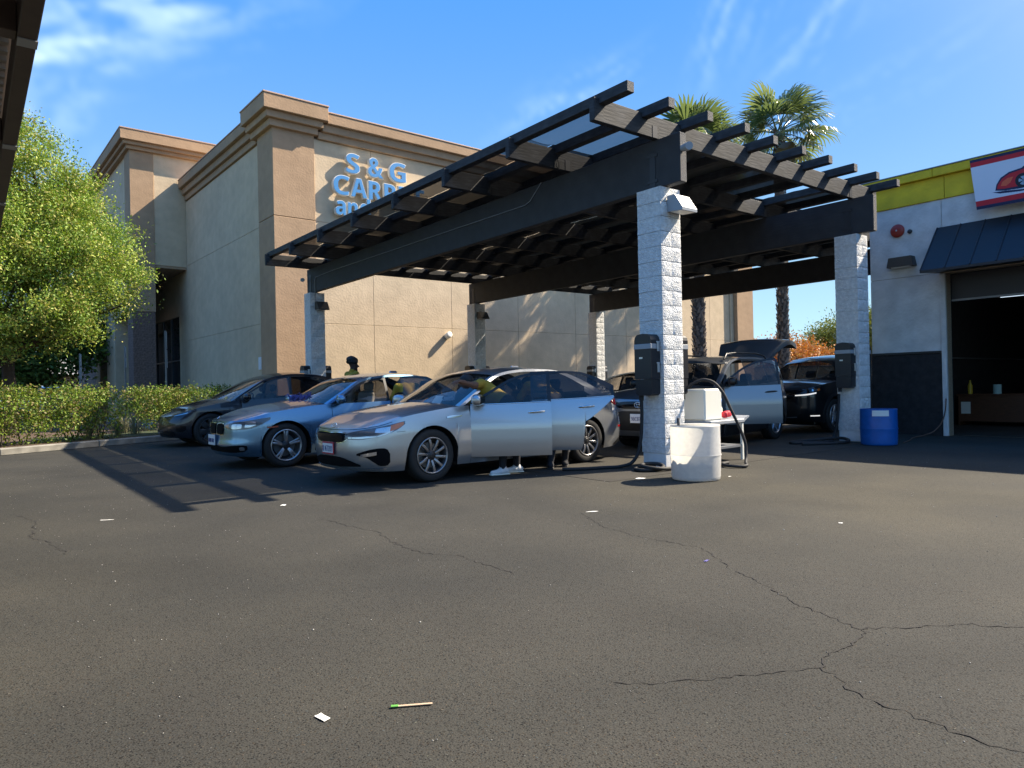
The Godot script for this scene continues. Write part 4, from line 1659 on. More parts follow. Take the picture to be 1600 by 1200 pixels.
			var rows3 := [PackedVector3Array(), PackedVector3Array()]
			for q in qs2:
				var x := sh.at_q(q).x
				for j in 2:
					var w := sh.out_at(q, dlo.call(x), -0.001 if j == 0 else -0.075)
					rows3[j].append(Vector3(w.x, w.y, w.z * s) - org)
			ed.grid(rows3)
			part(ed, "door_edge", body, dr)
			var fr: MB = ring.call(in1, in2, xa, xb, s, org, 0.004)
			for x in [[xa, xa + 0.035], [xb - 0.045, xb]]:
				if x[0] < gs.x or x[1] > gs.y:
					continue
				var rows := [PackedVector3Array(), PackedVector3Array()]
				for k in 6:
					for j in 2:
						var y := lerpf(sh.top(x[j]) - 0.01, Shape.y_on(in2, x[j]), k / 5.0)
						rows[j].append(Vector3(x[j], y, (sh.zs(x[j], y) - 0.004) * s) - org)
				fr.grid(rows)
			if fr.v.size():
				part(fr, "window_frame", M.trim, dr)
			var ga := maxf(xa + 0.03, gs.x)
			var gb := minf(xb - 0.04, gs.y)
			if gb > ga + 0.05:
				part(fill.call(in2, ga, gb, s, org, 0.01), "door_window", d.get("door_glass", d.get("glass", M.glass)) if dn == 0 else d.get("rear_glass", M.glass_tint), dr)
				if d.get("window_chrome", false):
					var cw := MB.new()
					var line := []
					for k in 13:
						var x := lerpf(xa + 0.01, xb - 0.01, k / 12.0)
						line.append(Vector3(x, sh.top(x) + 0.004, (sh.zs(x, sh.top(x)) + 0.004) * s) - org)
					cw.tube(line, 0.008, 5)
					part(cw, "window_trim", M.chrome, dr)
			# handle
			var hx := xb - (0.20 if dn == 0 or not d.has("dogleg") else 0.40)
			var hy: float = sh.top(hx) - d.get("handle_drop", 0.13)
			var hb := MB.new()
			var pts := []
			for k in 7:
				var q := sh.out_at(sh.q_of_x(hx - 0.11 + 0.22 * k / 6.0), hy + 0.012 * k / 6.0, 0.006 + 0.034 * sin(PI * k / 6.0))
				pts.append(Vector3(q.x, q.y, q.z * s) - org)
			hb.tube(pts, [0.008, 0.012, 0.013, 0.013, 0.013, 0.012, 0.008], 8)
			part(hb, "handle", d.get("handle_mat", body), dr)
			if dn == 0:
				var mx: float = x0 + d.get("mirror_x", 0.10)
				var my: float = sh.top(mx) + d.get("mirror_y", 0.07)
				var mz: float = sh.side(mx, sh.top(mx)).z + 0.13
				var mir := MB.new()
				mir.ball(Vector3(mx, my, mz * s) - org, Vector3(0.075, 0.075, 0.125), 14, 10, Basis(Vector3.UP, -0.25 * s), 0.75)
				var mo := part(mir, "mirror", d.get("mirror_paint", body), dr)
				mir = MB.new()
				mir.obox(Vector3(mx + 0.062, my, mz * s) - org, Vector3(0.03, 0.11, 0.2), Basis(Vector3.UP, -0.25 * s), 0.012)
				part(mir, "mirror_glass", M.gloss_black, mo)
				mir = MB.new()
				mir.tube([Vector3(mx + 0.01, my - 0.07, (mz - 0.14) * s) - org, Vector3(mx, my - 0.045, mz * s) - org], 0.03, 8)
				part(mir, "mirror_foot", M.trim, mo)
	# floor, seats, dash
	var bb := MB.new()
	var wi: float = d.half - 0.14
	bb.box(Vector3(0.45, 0.17, -wi + 0.1), Vector3(d.L - 0.45, 0.27, wi - 0.1), 0.02)
	bb.box(Vector3(d.xa + d.R, 0.19, -wi), Vector3(d.xb - d.R, 0.31, wi))
	bb.box(Vector3(0.35, 0.27, -0.45), Vector3(xc + 0.05, sh.top(xc) - 0.14, 0.45))
	part(bb, "underbody", M.trim, root)
	bb = MB.new()
	var dy: float = sh.top(xc + 0.3)
	bb.box(Vector3(xc - 0.05, dy - 0.35, -wi + 0.06), Vector3(xc + 0.62, dy - 0.03, wi - 0.06), 0.08)
	part(bb, "dashboard", M.interior, root)
	bb = MB.new()
	var sc := Vector3(x0 + 0.35, dy - 0.02, 0.37)
	var wheel_ring := []
	for k in 21:
		var a := TAU * k / 20.0
		wheel_ring.append(sc + Vector3(sin(a) * 0.18 * 0.4, sin(a) * 0.18 * 0.9, cos(a) * 0.18))
	bb.tube(wheel_ring, 0.016, 6)
	part(bb, "steering_wheel", M.interior, root)
	for s in [1.0, -1.0]:
		for row in 2:
			var sx: float = (x0 + 0.72) if row == 0 else (x1 + 0.78)
			bb = MB.new()
			bb.obox(Vector3(sx - 0.22, 0.48, 0.37 * s), Vector3(0.52, 0.16, 0.48), Basis(), 0.06)
			bb.obox(Vector3(sx + 0.10, 0.82, 0.37 * s), Vector3(0.13, 0.62, 0.46), Basis(Vector3.BACK, -0.22), 0.055)
			bb.obox(Vector3(sx + 0.19, 1.19 if d.outline[3][1] < 1.5 else 1.25, 0.37 * s), Vector3(0.09, 0.17, 0.26), Basis(Vector3.BACK, -0.15), 0.04)
			part(bb, "seat", d.get("seat", M.seat), root)
	# wheels
	for s in [1.0, -1.0]:
		for ax in [d.xa, d.xb]:
			var zo: float = sh.side(ax, d.r + d.R).z - 0.022
			var steer: float = d.get("steer", 0.0) if ax == d.xa else 0.0
			wheel(d.wheel, d.r, d.rim, root, Vector3(ax, d.r, zo * s), (0.0 if s > 0 else PI) + steer)
	# lamps, grille and other pieces of skin
	for pc in d.get("skin", []):
		for s in ([1.0, -1.0] if pc.get("both", true) else [1.0]):
			part(patch(sh, pc.tab, pc.get("off", 0.006), s, pc.get("rear", false)), pc.name, pc.mat, root)
	for pl in d.get("plates", []):
		var x: float = pl.x
		var pm := MB.new()
		pm.box(Vector3(x - 0.004, pl.y - 0.078, pl.get("z", 0.0) - 0.155), Vector3(x + 0.008, pl.y + 0.078, pl.get("z", 0.0) + 0.155), 0.003)
		var po := part(pm, "number_plate", pl.get("mat", M.plate), root)
		if pl.has("inner"):
			pm = MB.new()
			pm.box(Vector3(x - 0.007, pl.y - 0.058, pl.get("z", 0.0) - 0.138), Vector3(x - 0.003, pl.y + 0.058, pl.get("z", 0.0) + 0.138))
			part(pm, "plate_face", M.plate, po)
		plate_text(pl.text, po, Vector3(x - 0.008, pl.y - 0.008, pl.get("z", 0.0)), -PI / 2, 0.25, M.plate_ink)
	return root

# ring of an ellipse standing on the nose, for badges
func oval(at: Vector3, a: float, b: float, r: float, mb: MB, nx := Vector3(0, 0, 1), ny := Vector3(0, 1, 0)) -> void:
	var pts := []
	for k in 21:
		var t := TAU * k / 20.0
		pts.append(at + nx * (cos(t) * a) + ny * (sin(t) * b))
	mb.tube(pts, r, 5, false)

func saloon() -> Dictionary:
	return {
		"L": 4.855, "half": 0.93, "xa": 0.965, "xb": 3.77, "r": 0.335, "rim": 0.224, "R": 0.378, "wheel": "ten",
		"plan": [[0, 0], [0.015, 0.30], [0.07, 0.55], [0.20, 0.74], [0.45, 0.86], [0.9, 0.915], [1.6, 0.93], [3.2, 0.93], [3.9, 0.915], [4.4, 0.86], [4.68, 0.74], [4.80, 0.52], [4.845, 0.28], [4.855, 0]],
		"girth": [[0.15, 0.93], [0.22, 0.955], [0.32, 0.985], [0.5, 1.0], [0.64, 1.0], [0.72, 0.99], [0.85, 0.965], [0.95, 0.94], [1.08, 0.90]],
		"nose": [[0.15, 0.10], [0.25, 0.03], [0.45, 0.0], [0.6, 0.012], [0.68, 0.045], [0.76, 0.10], [0.85, 0.2]],
		"tail": [[0.2, 0.10], [0.3, 0.03], [0.5, 0.0], [0.7, 0.03], [0.9, 0.08], [1.0, 0.10], [1.1, 0.14]],
		"sill": [[0.0, 0.19], [0.5, 0.18], [1.3, 0.19], [3.4, 0.19], [4.3, 0.20], [4.855, 0.24]],
		"top": [[0, 0.70], [0.15, 0.725], [0.4, 0.80], [0.9, 0.885], [1.4, 0.935], [2.2, 0.955], [3.2, 0.985], [3.9, 1.02], [4.4, 1.04], [4.7, 1.03], [4.855, 1.0]],
		"hood": [[0, 0.70], [0.15, 0.765], [0.5, 0.865], [1.0, 0.95], [1.5, 1.0]],
		"deck": [[4.2, 1.06], [4.6, 1.085], [4.8, 1.07], [4.855, 1.0]],
		"outline": [[1.40, 0.935], [1.76, 1.135], [2.13, 1.335], [2.55, 1.41], [3.02, 1.42], [3.42, 1.385], [3.86, 1.235], [4.26, 1.038]],
		"header": 2, "rear_header": 5, "xq": 3.35, "lean": 0.34, "bowf": 0.20, "bowr": 0.13, "crown": 0.05,
		"doors": [1.55, 2.62, 3.80], "dogleg": [3.36, 0.66, 3.80, 1.0]}

func vehicles() -> void:
	car_materials()
	var silver := paint("silver_paint", lin(0.47, 0.49, 0.51), 0.80, 0.30)
	var iceblue := paint("ice_blue_paint", lin(0.16, 0.29, 0.44), 0.85, 0.27)
	var midnight := paint("midnight_paint", lin(0.016, 0.018, 0.026), 0.35, 0.3)
	var slate := paint("slate_paint", lin(0.24, 0.26, 0.29), 0.8, 0.3)
	var black := paint("black_paint", lin(0.006, 0.006, 0.008), 0.2, 0.3)
	var white := paint("white_paint", lin(0.72, 0.72, 0.72), 0.0, 0.4)

	# silver saloon with both left doors open
	var k := saloon()
	k.merge({"paint": silver, "open_front": 37.0, "open_rear": 40.0, "handle_mat": M.chrome, "window_chrome": true, "steer": 0.0, "door_glass": M.glass_mid, "rear_glass": M.glass_tint,
		"skin": [
			{"name": "grille_rim", "mat": M.lamp_silver, "off": 0.004, "tab": [[0.0, 0.525, 0.652], [0.2, 0.52, 0.66], [0.33, 0.535, 0.657], [0.42, 0.572, 0.64]]},
			{"name": "bonnet_gap", "mat": M.grille_black, "off": 0.0015, "tab": [[0.0, 0.680, 0.686], [0.3, 0.683, 0.689], [0.55, 0.695, 0.701], [0.8, 0.728, 0.734], [1.0, 0.775, 0.781]]},
			{"name": "bumper_gap", "mat": M.grille_black, "off": 0.0015, "tab": [[1.08, 0.655, 0.659], [1.2, 0.66, 0.664]]},
			{"name": "grille", "mat": M.grille_black, "tab": [[0.0, 0.535, 0.640], [0.2, 0.53, 0.648], [0.33, 0.545, 0.645], [0.40, 0.575, 0.635]]},
			{"name": "headlamp", "mat": M.lamp_house, "tab": [[0.38, 0.575, 0.640], [0.6, 0.575, 0.685], [0.85, 0.61, 0.725], [1.08, 0.68, 0.765], [1.20, 0.75, 0.785]]},
			{"name": "headlamp_reflector", "mat": M.lamp_silver, "off": 0.009, "tab": [[0.44, 0.585, 0.60], [0.6, 0.585, 0.605], [0.80, 0.60, 0.63], [0.98, 0.645, 0.685], [1.06, 0.69, 0.70]]},
			{"name": "headlamp_reflector", "mat": M.lamp_silver, "off": 0.009, "tab": [[0.80, 0.655, 0.70], [0.86, 0.65, 0.71], [0.95, 0.66, 0.72], [0.99, 0.675, 0.725]]},
			{"name": "turn_lamp", "mat": M.amber, "off": 0.010, "tab": [[0.99, 0.665, 0.735], [1.1, 0.70, 0.762], [1.18, 0.745, 0.775]]},
			{"name": "headlamp_cover", "mat": M.lamp_glass, "off": 0.014, "tab": [[0.38, 0.573, 0.642], [0.6, 0.573, 0.688], [0.85, 0.608, 0.728], [1.08, 0.678, 0.768], [1.205, 0.752, 0.786]]},
			{"name": "lower_grille", "mat": M.grille_black, "tab": [[0.0, 0.235, 0.36], [0.25, 0.235, 0.355], [0.45, 0.245, 0.32], [0.62, 0.25, 0.27]]},
			{"name": "fog_vent", "mat": M.grille_black, "tab": [[0.58, 0.385, 0.405], [0.70, 0.365, 0.44], [0.80, 0.30, 0.462], [0.88, 0.255, 0.47], [0.955, 0.255, 0.465], [1.0, 0.30, 0.40]]},
			{"name": "fog_lamp", "mat": M.lamp_silver, "off": 0.012, "tab": [[0.64, 0.375, 0.395], [0.72, 0.375, 0.412], [0.84, 0.39, 0.43]]},
			{"name": "front_lip", "mat": M.lamp_silver, "off": 0.010, "tab": [[0.0, 0.205, 0.222], [0.5, 0.205, 0.224], [0.95, 0.215, 0.232]]},
			{"name": "fender_vent", "mat": M.chrome, "tab": [[1.80, 0.79, 0.812], [1.9, 0.79, 0.825], [2.04, 0.808, 0.825]]},
			{"name": "tail_lamp", "mat": M.tail_red, "rear": true, "tab": [[0.42, 0.84, 0.90], [0.7, 0.83, 0.935], [0.95, 0.85, 0.945], [1.12, 0.90, 0.945]]},
			{"name": "rear_reflector", "mat": M.tail_red, "rear": true, "tab": [[0.80, 0.50, 0.53], [0.95, 0.505, 0.535]]},
			{"name": "rear_valance", "mat": M.trim, "rear": true, "tab": [[0.0, 0.24, 0.36], [0.5, 0.24, 0.36], [0.85, 0.235, 0.34], [1.05, 0.22, 0.26]]}],
		"plates": [{"x": -0.016, "y": 0.455, "text": "8 N7201", "mat": M.plate_red, "inner": true}]})
	var c := car(k, "silver_saloon", "silver four-door saloon with both left doors swung open", Vector3(3.58, 0, -8.36), deg_to_rad(2.4))
	var b := MB.new()
	oval(Vector3(0.075, 0.735, 0), 0.062, 0.031, 0.006, b, Vector3(0, 0, 1), Vector3(0.5, 0.86, 0))
	part(b, "badge", M.chrome, c)
	for k2 in 7:
		b = MB.new()
		var rows := []
		for j in 2:
			var row := PackedVector3Array()
			for q in 15:
				var z := lerpf(-0.34, 0.34, q / 14.0)
				row.append(Vector3(0.008 + 0.16 * z * z - 0.02, 0.541 + 0.014 * k2 + 0.004 * j, z))
			rows.append(row)
		b.grid(rows)
		part(b, "grille_bar", M.gloss_black, c)
	b = MB.new()
	b.obox(Vector3(3.1, 1.475, 0), Vector3(0.16, 0.035, 0.04), Basis(), 0.015)
	part(b, "roof_antenna", silver, c)

	# ice-blue saloon next to it
	var m := saloon()
	m.merge({
		"L": 4.62, "half": 0.905, "xa": 0.77, "xb": 3.58, "r": 0.332, "rim": 0.232, "R": 0.372, "wheel": "double", "scale": 1.03,
		"plan": [[0, 0], [0.02, 0.35], [0.09, 0.58], [0.25, 0.75], [0.5, 0.85], [0.95, 0.895], [1.6, 0.905], [3.1, 0.905], [3.8, 0.89], [4.2, 0.83], [4.45, 0.70], [4.57, 0.45], [4.61, 0.25], [4.62, 0]],
		"nose": [[0.15, 0.10], [0.25, 0.03], [0.36, 0.0], [0.45, 0.015], [0.58, 0.02], [0.66, 0.03], [0.74, 0.08], [0.82, 0.16]],
		"sill": [[0.0, 0.19], [0.5, 0.18], [1.3, 0.19], [3.2, 0.19], [4.0, 0.20], [4.62, 0.24]],
		"top": [[0, 0.705], [0.12, 0.73], [0.35, 0.795], [0.8, 0.865], [1.35, 0.92], [2.2, 0.94], [3.2, 0.96], [3.8, 0.985], [4.3, 1.0], [4.62, 0.97]],
		"hood": [[0, 0.705], [0.15, 0.775], [0.5, 0.87], [1.0, 0.95], [1.5, 0.995]],
		"deck": [[3.9, 1.01], [4.2, 1.04], [4.5, 1.04], [4.62, 0.97]],
		"outline": [[1.42, 0.922], [1.75, 1.11], [2.08, 1.295], [2.5, 1.37], [2.95, 1.38], [3.33, 1.34], [3.70, 1.19], [4.02, 0.99]],
		"xq": 3.2, "doors": [1.50, 2.55, 3.62], "dogleg": [3.18, 0.65, 3.62, 0.955], "paint": iceblue, "open_rear": 78.0, "seat": M.seat_light,
		"skin": [
			{"name": "kidney_rim", "mat": M.chrome, "tab": [[0.025, 0.53, 0.66], [0.06, 0.505, 0.68], [0.2, 0.495, 0.685], [0.28, 0.51, 0.675], [0.305, 0.54, 0.65]]},
			{"name": "kidney_grille", "mat": M.grille_black, "off": 0.012, "tab": [[0.04, 0.535, 0.65], [0.07, 0.515, 0.668], [0.2, 0.507, 0.672], [0.27, 0.52, 0.662], [0.29, 0.545, 0.645]]},
			{"name": "headlamp", "mat": M.lamp_house, "tab": [[0.33, 0.62, 0.665], [0.5, 0.585, 0.685], [0.75, 0.59, 0.715], [0.95, 0.64, 0.742], [1.13, 0.73, 0.76]]},
			{"name": "headlamp_reflector", "mat": M.lamp_silver, "off": 0.010, "tab": [[0.52, 0.60, 0.655], [0.58, 0.595, 0.67], [0.66, 0.60, 0.67], [0.70, 0.61, 0.66]]},
			{"name": "headlamp_reflector", "mat": M.lamp_silver, "off": 0.010, "tab": [[0.75, 0.62, 0.685], [0.81, 0.62, 0.695], [0.88, 0.64, 0.70], [0.91, 0.65, 0.69]]},
			{"name": "turn_lamp", "mat": M.amber, "off": 0.009, "tab": [[0.36, 0.625, 0.65], [0.45, 0.605, 0.66]]},
			{"name": "headlamp_cover", "mat": M.lamp_glass, "off": 0.015, "tab": [[0.33, 0.62, 0.667], [0.5, 0.583, 0.687], [0.75, 0.588, 0.717], [0.95, 0.638, 0.744], [1.135, 0.732, 0.762]]},
			{"name": "lower_grille", "mat": M.grille_black, "tab": [[0.0, 0.25, 0.345], [0.3, 0.25, 0.33], [0.52, 0.25, 0.35], [0.74, 0.265, 0.36], [0.80, 0.30, 0.35]]},
			{"name": "fog_lamp", "mat": M.lamp_silver, "off": 0.012, "tab": [[0.68, 0.29, 0.33], [0.72, 0.285, 0.338], [0.76, 0.29, 0.33]]},
			{"name": "side_marker", "mat": mat("marker_red", lin(0.35, 0.07, 0.03), 0.25), "tab": [[1.08, 0.60, 0.622], [1.24, 0.607, 0.632]]},
			{"name": "tail_lamp", "mat": M.tail_red, "rear": true, "tab": [[0.42, 0.80, 0.88], [0.7, 0.80, 0.93], [1.0, 0.84, 0.93]]}],
		"plates": [{"x": -0.022, "y": 0.42, "z": -0.12, "text": "NEW CAR"}]}, true)
	c = car(m, "blue_saloon", "pale metallic blue saloon with twin kidney grille, nose towards the hedge", Vector3(3.06, 0, -11.52), deg_to_rad(1.6))
	b = MB.new()
	b.lathe([Vector2(0.0, 0.006), Vector2(0.030, 0.006), Vector2(0.030, 0.006), Vector2(0.041, 0.004), Vector2(0.041, 0.0)], 20, Transform3D(Basis(Vector3.BACK, 0.9), Vector3(0.055, 0.752, 0)))
	var bd := part(b, "badge", M.gloss_black, c)
	for q in 4:
		b = MB.new()
		var poly := PackedVector2Array([Vector2.ZERO])
		for a in 6:
			var t := PI / 2 * (q + a / 5.0)
			poly.append(Vector2(cos(t), sin(t)) * 0.026)
		b.prism(poly, 0.006, 0.009, Transform3D(Basis(Vector3.BACK, 0.9) * Basis(Vector3.RIGHT, -PI / 2), Vector3(0.055, 0.752, 0)))
		part(b, "badge_quarter", M.badge_blue if q % 2 == 0 else M.plate, bd)
	b = MB.new()
	b.obox(Vector3(3.1, 1.44, 0), Vector3(0.16, 0.05, 0.05), Basis(), 0.02)
	part(b, "roof_antenna", iceblue, c)

	# dark electric crossover nearest the shop
	var t3 := saloon()
	t3.merge({
		"L": 4.75, "half": 0.96, "xa": 0.86, "xb": 3.75, "r": 0.36, "rim": 0.255, "R": 0.405, "wheel": "aero",
		"plan": [[0, 0], [0.03, 0.32], [0.11, 0.58], [0.27, 0.77], [0.55, 0.89], [1.0, 0.945], [1.7, 0.96], [3.2, 0.96], [3.9, 0.94], [4.35, 0.87], [4.6, 0.72], [4.71, 0.45], [4.745, 0.25], [4.75, 0]],
		"girth": [[0.15, 0.93], [0.25, 0.96], [0.4, 0.99], [0.6, 1.0], [0.75, 1.0], [0.9, 0.975], [1.02, 0.945], [1.15, 0.915]],
		"nose": [[0.15, 0.12], [0.3, 0.02], [0.48, 0.0], [0.6, 0.03], [0.7, 0.09], [0.8, 0.2]],
		"sill": [[0.0, 0.21], [0.5, 0.2], [1.3, 0.21], [3.4, 0.21], [4.75, 0.26]],
		"top": [[0, 0.66], [0.12, 0.70], [0.4, 0.80], [0.9, 0.91], [1.35, 0.975], [2.2, 1.02], [3.2, 1.06], [4.0, 1.10], [4.5, 1.12], [4.75, 1.08]],
		"hood": [[0, 0.66], [0.15, 0.745], [0.5, 0.87], [1.0, 0.985], [1.4, 1.05]],
		"deck": [[4.4, 1.13], [4.6, 1.14], [4.75, 1.08]],
		"outline": [[1.28, 0.965], [1.7, 1.225], [2.12, 1.455], [2.6, 1.56], [3.1, 1.57], [3.6, 1.505], [4.1, 1.34], [4.55, 1.12]],
		"xq": 3.5, "quarter": 2.0, "doors": [1.50, 2.62, 3.72], "dogleg": [3.30, 0.72, 3.72, 1.06], "paint": midnight, "roof_paint": M.gloss_black, "open_front": 10.0, "rear_glass": M.glass_tint,
		"skin": [
			{"name": "headlamp", "mat": M.lamp_house, "tab": [[0.55, 0.665, 0.69], [0.75, 0.675, 0.75], [0.95, 0.72, 0.80], [1.12, 0.80, 0.83]]},
			{"name": "headlamp_reflector", "mat": M.lamp_silver, "off": 0.010, "tab": [[0.6, 0.672, 0.680], [0.8, 0.71, 0.722], [0.92, 0.735, 0.75]]},
			{"name": "lower_grille", "mat": M.gloss_black, "tab": [[0.0, 0.24, 0.36], [0.4, 0.24, 0.36], [0.68, 0.26, 0.34]]},
			{"name": "fog_vent", "mat": M.gloss_black, "tab": [[0.72, 0.36, 0.44], [0.84, 0.34, 0.47], [0.95, 0.38, 0.46]]},
			{"name": "tail_lamp", "mat": M.tail_red, "rear": true, "tab": [[0.35, 0.98, 1.03], [0.7, 0.96, 1.05], [1.1, 1.0, 1.06]]}]}, true)
	car(t3, "dark_crossover", "near-black electric crossover with smooth nose beside the shop corner", Vector3(3.32, 0, -16.95), deg_to_rad(0.8))

	# grey sport utility behind the silver saloon
	var s1 := {
		"L": 4.6, "half": 0.93, "xa": 0.94, "xb": 3.63, "r": 0.36, "rim": 0.235, "R": 0.415, "wheel": "five", "rocker": 0.16,
		"plan": [[0, 0], [0.02, 0.34], [0.08, 0.60], [0.22, 0.78], [0.5, 0.88], [0.95, 0.92], [1.6, 0.93], [3.2, 0.93], [3.8, 0.92], [4.2, 0.88], [4.45, 0.78], [4.56, 0.55], [4.595, 0.3], [4.6, 0]],
		"girth": [[0.2, 0.95], [0.35, 0.985], [0.55, 1.0], [0.8, 0.998], [0.92, 0.98], [1.05, 0.955], [1.2, 0.925]],
		"nose": [[0.2, 0.12], [0.35, 0.03], [0.55, 0.0], [0.8, 0.0], [0.9, 0.03], [1.0, 0.12]],
		"tail": [[0.2, 0.10], [0.4, 0.0], [0.8, 0.0], [1.1, 0.05], [1.2, 0.08]],
		"sill": [[0.0, 0.26], [0.5, 0.24], [1.4, 0.25], [3.4, 0.25], [4.6, 0.30]],
		"top": [[0, 0.90], [0.1, 0.935], [0.35, 1.0], [0.8, 1.055], [1.25, 1.085], [2.2, 1.105], [3.2, 1.135], [4.0, 1.175], [4.45, 1.20], [4.6, 1.15]],
		"hood": [[0, 0.90], [0.15, 0.98], [0.5, 1.07], [0.9, 1.12], [1.3, 1.15]],
		"deck": [[4.4, 1.2], [4.5, 1.2], [4.6, 1.15]],
		"outline": [[1.16, 1.08], [1.5, 1.285], [1.86, 1.50], [2.25, 1.615], [3.0, 1.645], [3.7, 1.615], [4.15, 1.545], [4.42, 1.195]],
		"header": 2, "rear_header": 6, "xq": 3.8, "quarter": 1.6, "lean": 0.24, "bowf": 0.17, "bowr": 0.10, "crown": 0.05, "mirror_y": 0.09,
		"doors": [1.40, 2.46, 3.42], "paint": slate, "glass": M.glass_mid, "cladding": M.trim, "open_front": 42.0, "open_tailgate": true, "handle_mat": M.trim, "mirror_paint": M.trim,
		"skin": [
			{"name": "headlamp", "mat": M.lamp_house, "tab": [[0.42, 0.79, 0.845], [0.65, 0.80, 0.90], [0.9, 0.85, 0.94], [1.08, 0.92, 0.95]]},
			{"name": "headlamp_reflector", "mat": M.lamp_silver, "off": 0.010, "tab": [[0.5, 0.81, 0.84], [0.7, 0.825, 0.87], [0.9, 0.87, 0.905]]},
			{"name": "upper_grille", "mat": M.gloss_black, "tab": [[0.0, 0.74, 0.87], [0.3, 0.74, 0.865], [0.5, 0.77, 0.84]]},
			{"name": "lower_grille", "mat": M.trim, "tab": [[0.0, 0.36, 0.70], [0.35, 0.36, 0.70], [0.55, 0.40, 0.62], [0.62, 0.46, 0.54]]},
			{"name": "tail_lamp", "mat": M.tail_red, "rear": true, "tab": [[0.45, 0.95, 1.05], [0.8, 0.95, 1.08], [1.05, 1.0, 1.09]]}],
		"plates": [{"x": -0.03, "y": 0.575, "text": "9BCB741"}]}
	c = car(s1, "grey_utility_car", "grey sport utility car with raised tailgate and open driver door behind the pillar", Vector3(9.12, 0, -8.16), deg_to_rad(9.0))
	b = MB.new()
	oval(Vector3(-0.012, 0.81, 0), 0.075, 0.05, 0.007, b)
	oval(Vector3(-0.014, 0.815, 0), 0.026, 0.045, 0.006, b)
	oval(Vector3(-0.014, 0.835, 0), 0.055, 0.018, 0.006, b)
	part(b, "badge", M.chrome, c)
	for z in [0.62, -0.62]:
		b = MB.new()
		b.tube([Vector3(1.98, 1.60, z), Vector3(2.08, 1.70, z), Vector3(2.5, 1.73, z), Vector3(3.4, 1.73, z), Vector3(3.75, 1.69, z), Vector3(3.85, 1.63, z)], 0.016, 8)
		part(b, "roof_bar", M.trim, c)
	tailgate(c, 4.12, 1.60, slate)

	# black sport utility next in the queue
	var s2 := s1.duplicate(true)
	s2.merge({"paint": black, "cladding": M.trim, "open_front": 0.0, "open_tailgate": false, "scale": 1.05, "half": 0.93, "roof_paint": black,
		"skin": [
			{"name": "headlamp", "mat": M.gloss_black, "tab": [[0.45, 0.79, 0.86], [0.65, 0.80, 0.91], [0.9, 0.85, 0.95], [1.08, 0.92, 0.96]]},
			{"name": "headlamp_bar", "mat": M.lamp_bar_white, "off": 0.012, "tab": [[0.5, 0.79, 0.812], [0.7, 0.80, 0.828], [0.92, 0.835, 0.862]]},
			{"name": "headlamp_reflector", "mat": M.lamp_silver, "off": 0.012, "tab": [[0.82, 0.885, 0.92], [0.88, 0.88, 0.93], [0.95, 0.90, 0.93]]},
			{"name": "turn_lamp", "mat": M.amber, "off": 0.013, "tab": [[0.95, 0.885, 0.925], [1.02, 0.90, 0.94]]},
			{"name": "upper_grille", "mat": M.gloss_black, "tab": [[0.0, 0.72, 0.86], [0.3, 0.72, 0.86], [0.46, 0.75, 0.83]]},
			{"name": "lower_grille", "mat": M.trim, "tab": [[0.0, 0.34, 0.68], [0.4, 0.34, 0.68], [0.6, 0.42, 0.58]]},
			{"name": "grille_edge", "mat": M.grey_metal, "off": 0.010, "tab": [[0.0, 0.335, 0.352], [0.35, 0.335, 0.352], [0.52, 0.345, 0.365]]},
			{"name": "fog_strip", "mat": M.lamp_bar_white, "off": 0.012, "tab": [[0.78, 0.37, 0.392], [1.0, 0.37, 0.392]]}]}, true)
	s2.erase("plates")
	car(s2, "black_utility_car", "glossy black sport utility car with bright white headlamp bars beside the shaded pillar", Vector3(14.15, 0, -8.72), deg_to_rad(0.5))

	# black saloon in the middle lane, mostly hidden
	var s3 := m.duplicate(true)
	s3.merge({"paint": black, "open_rear": 0.0, "open_front": 58.0, "scale": 1.05, "wheel": "five", "seat": M.seat}, true)
	s3.erase("plates")
	car(s3, "black_saloon", "black saloon with its front door open in the middle lane behind the silver saloon", Vector3(10.9, 0, -11.9), deg_to_rad(0.4))

	# white car far beyond the hedge
	var s4 := s2.duplicate(true)
	s4.merge({"paint": white, "roof_paint": white, "scale": 1.0, "wheel": "five"}, true)
	car(s4, "white_car", "white car roof showing over the hedge below the tree", Vector3(1.5, 0, -47.0), deg_to_rad(-60.0))

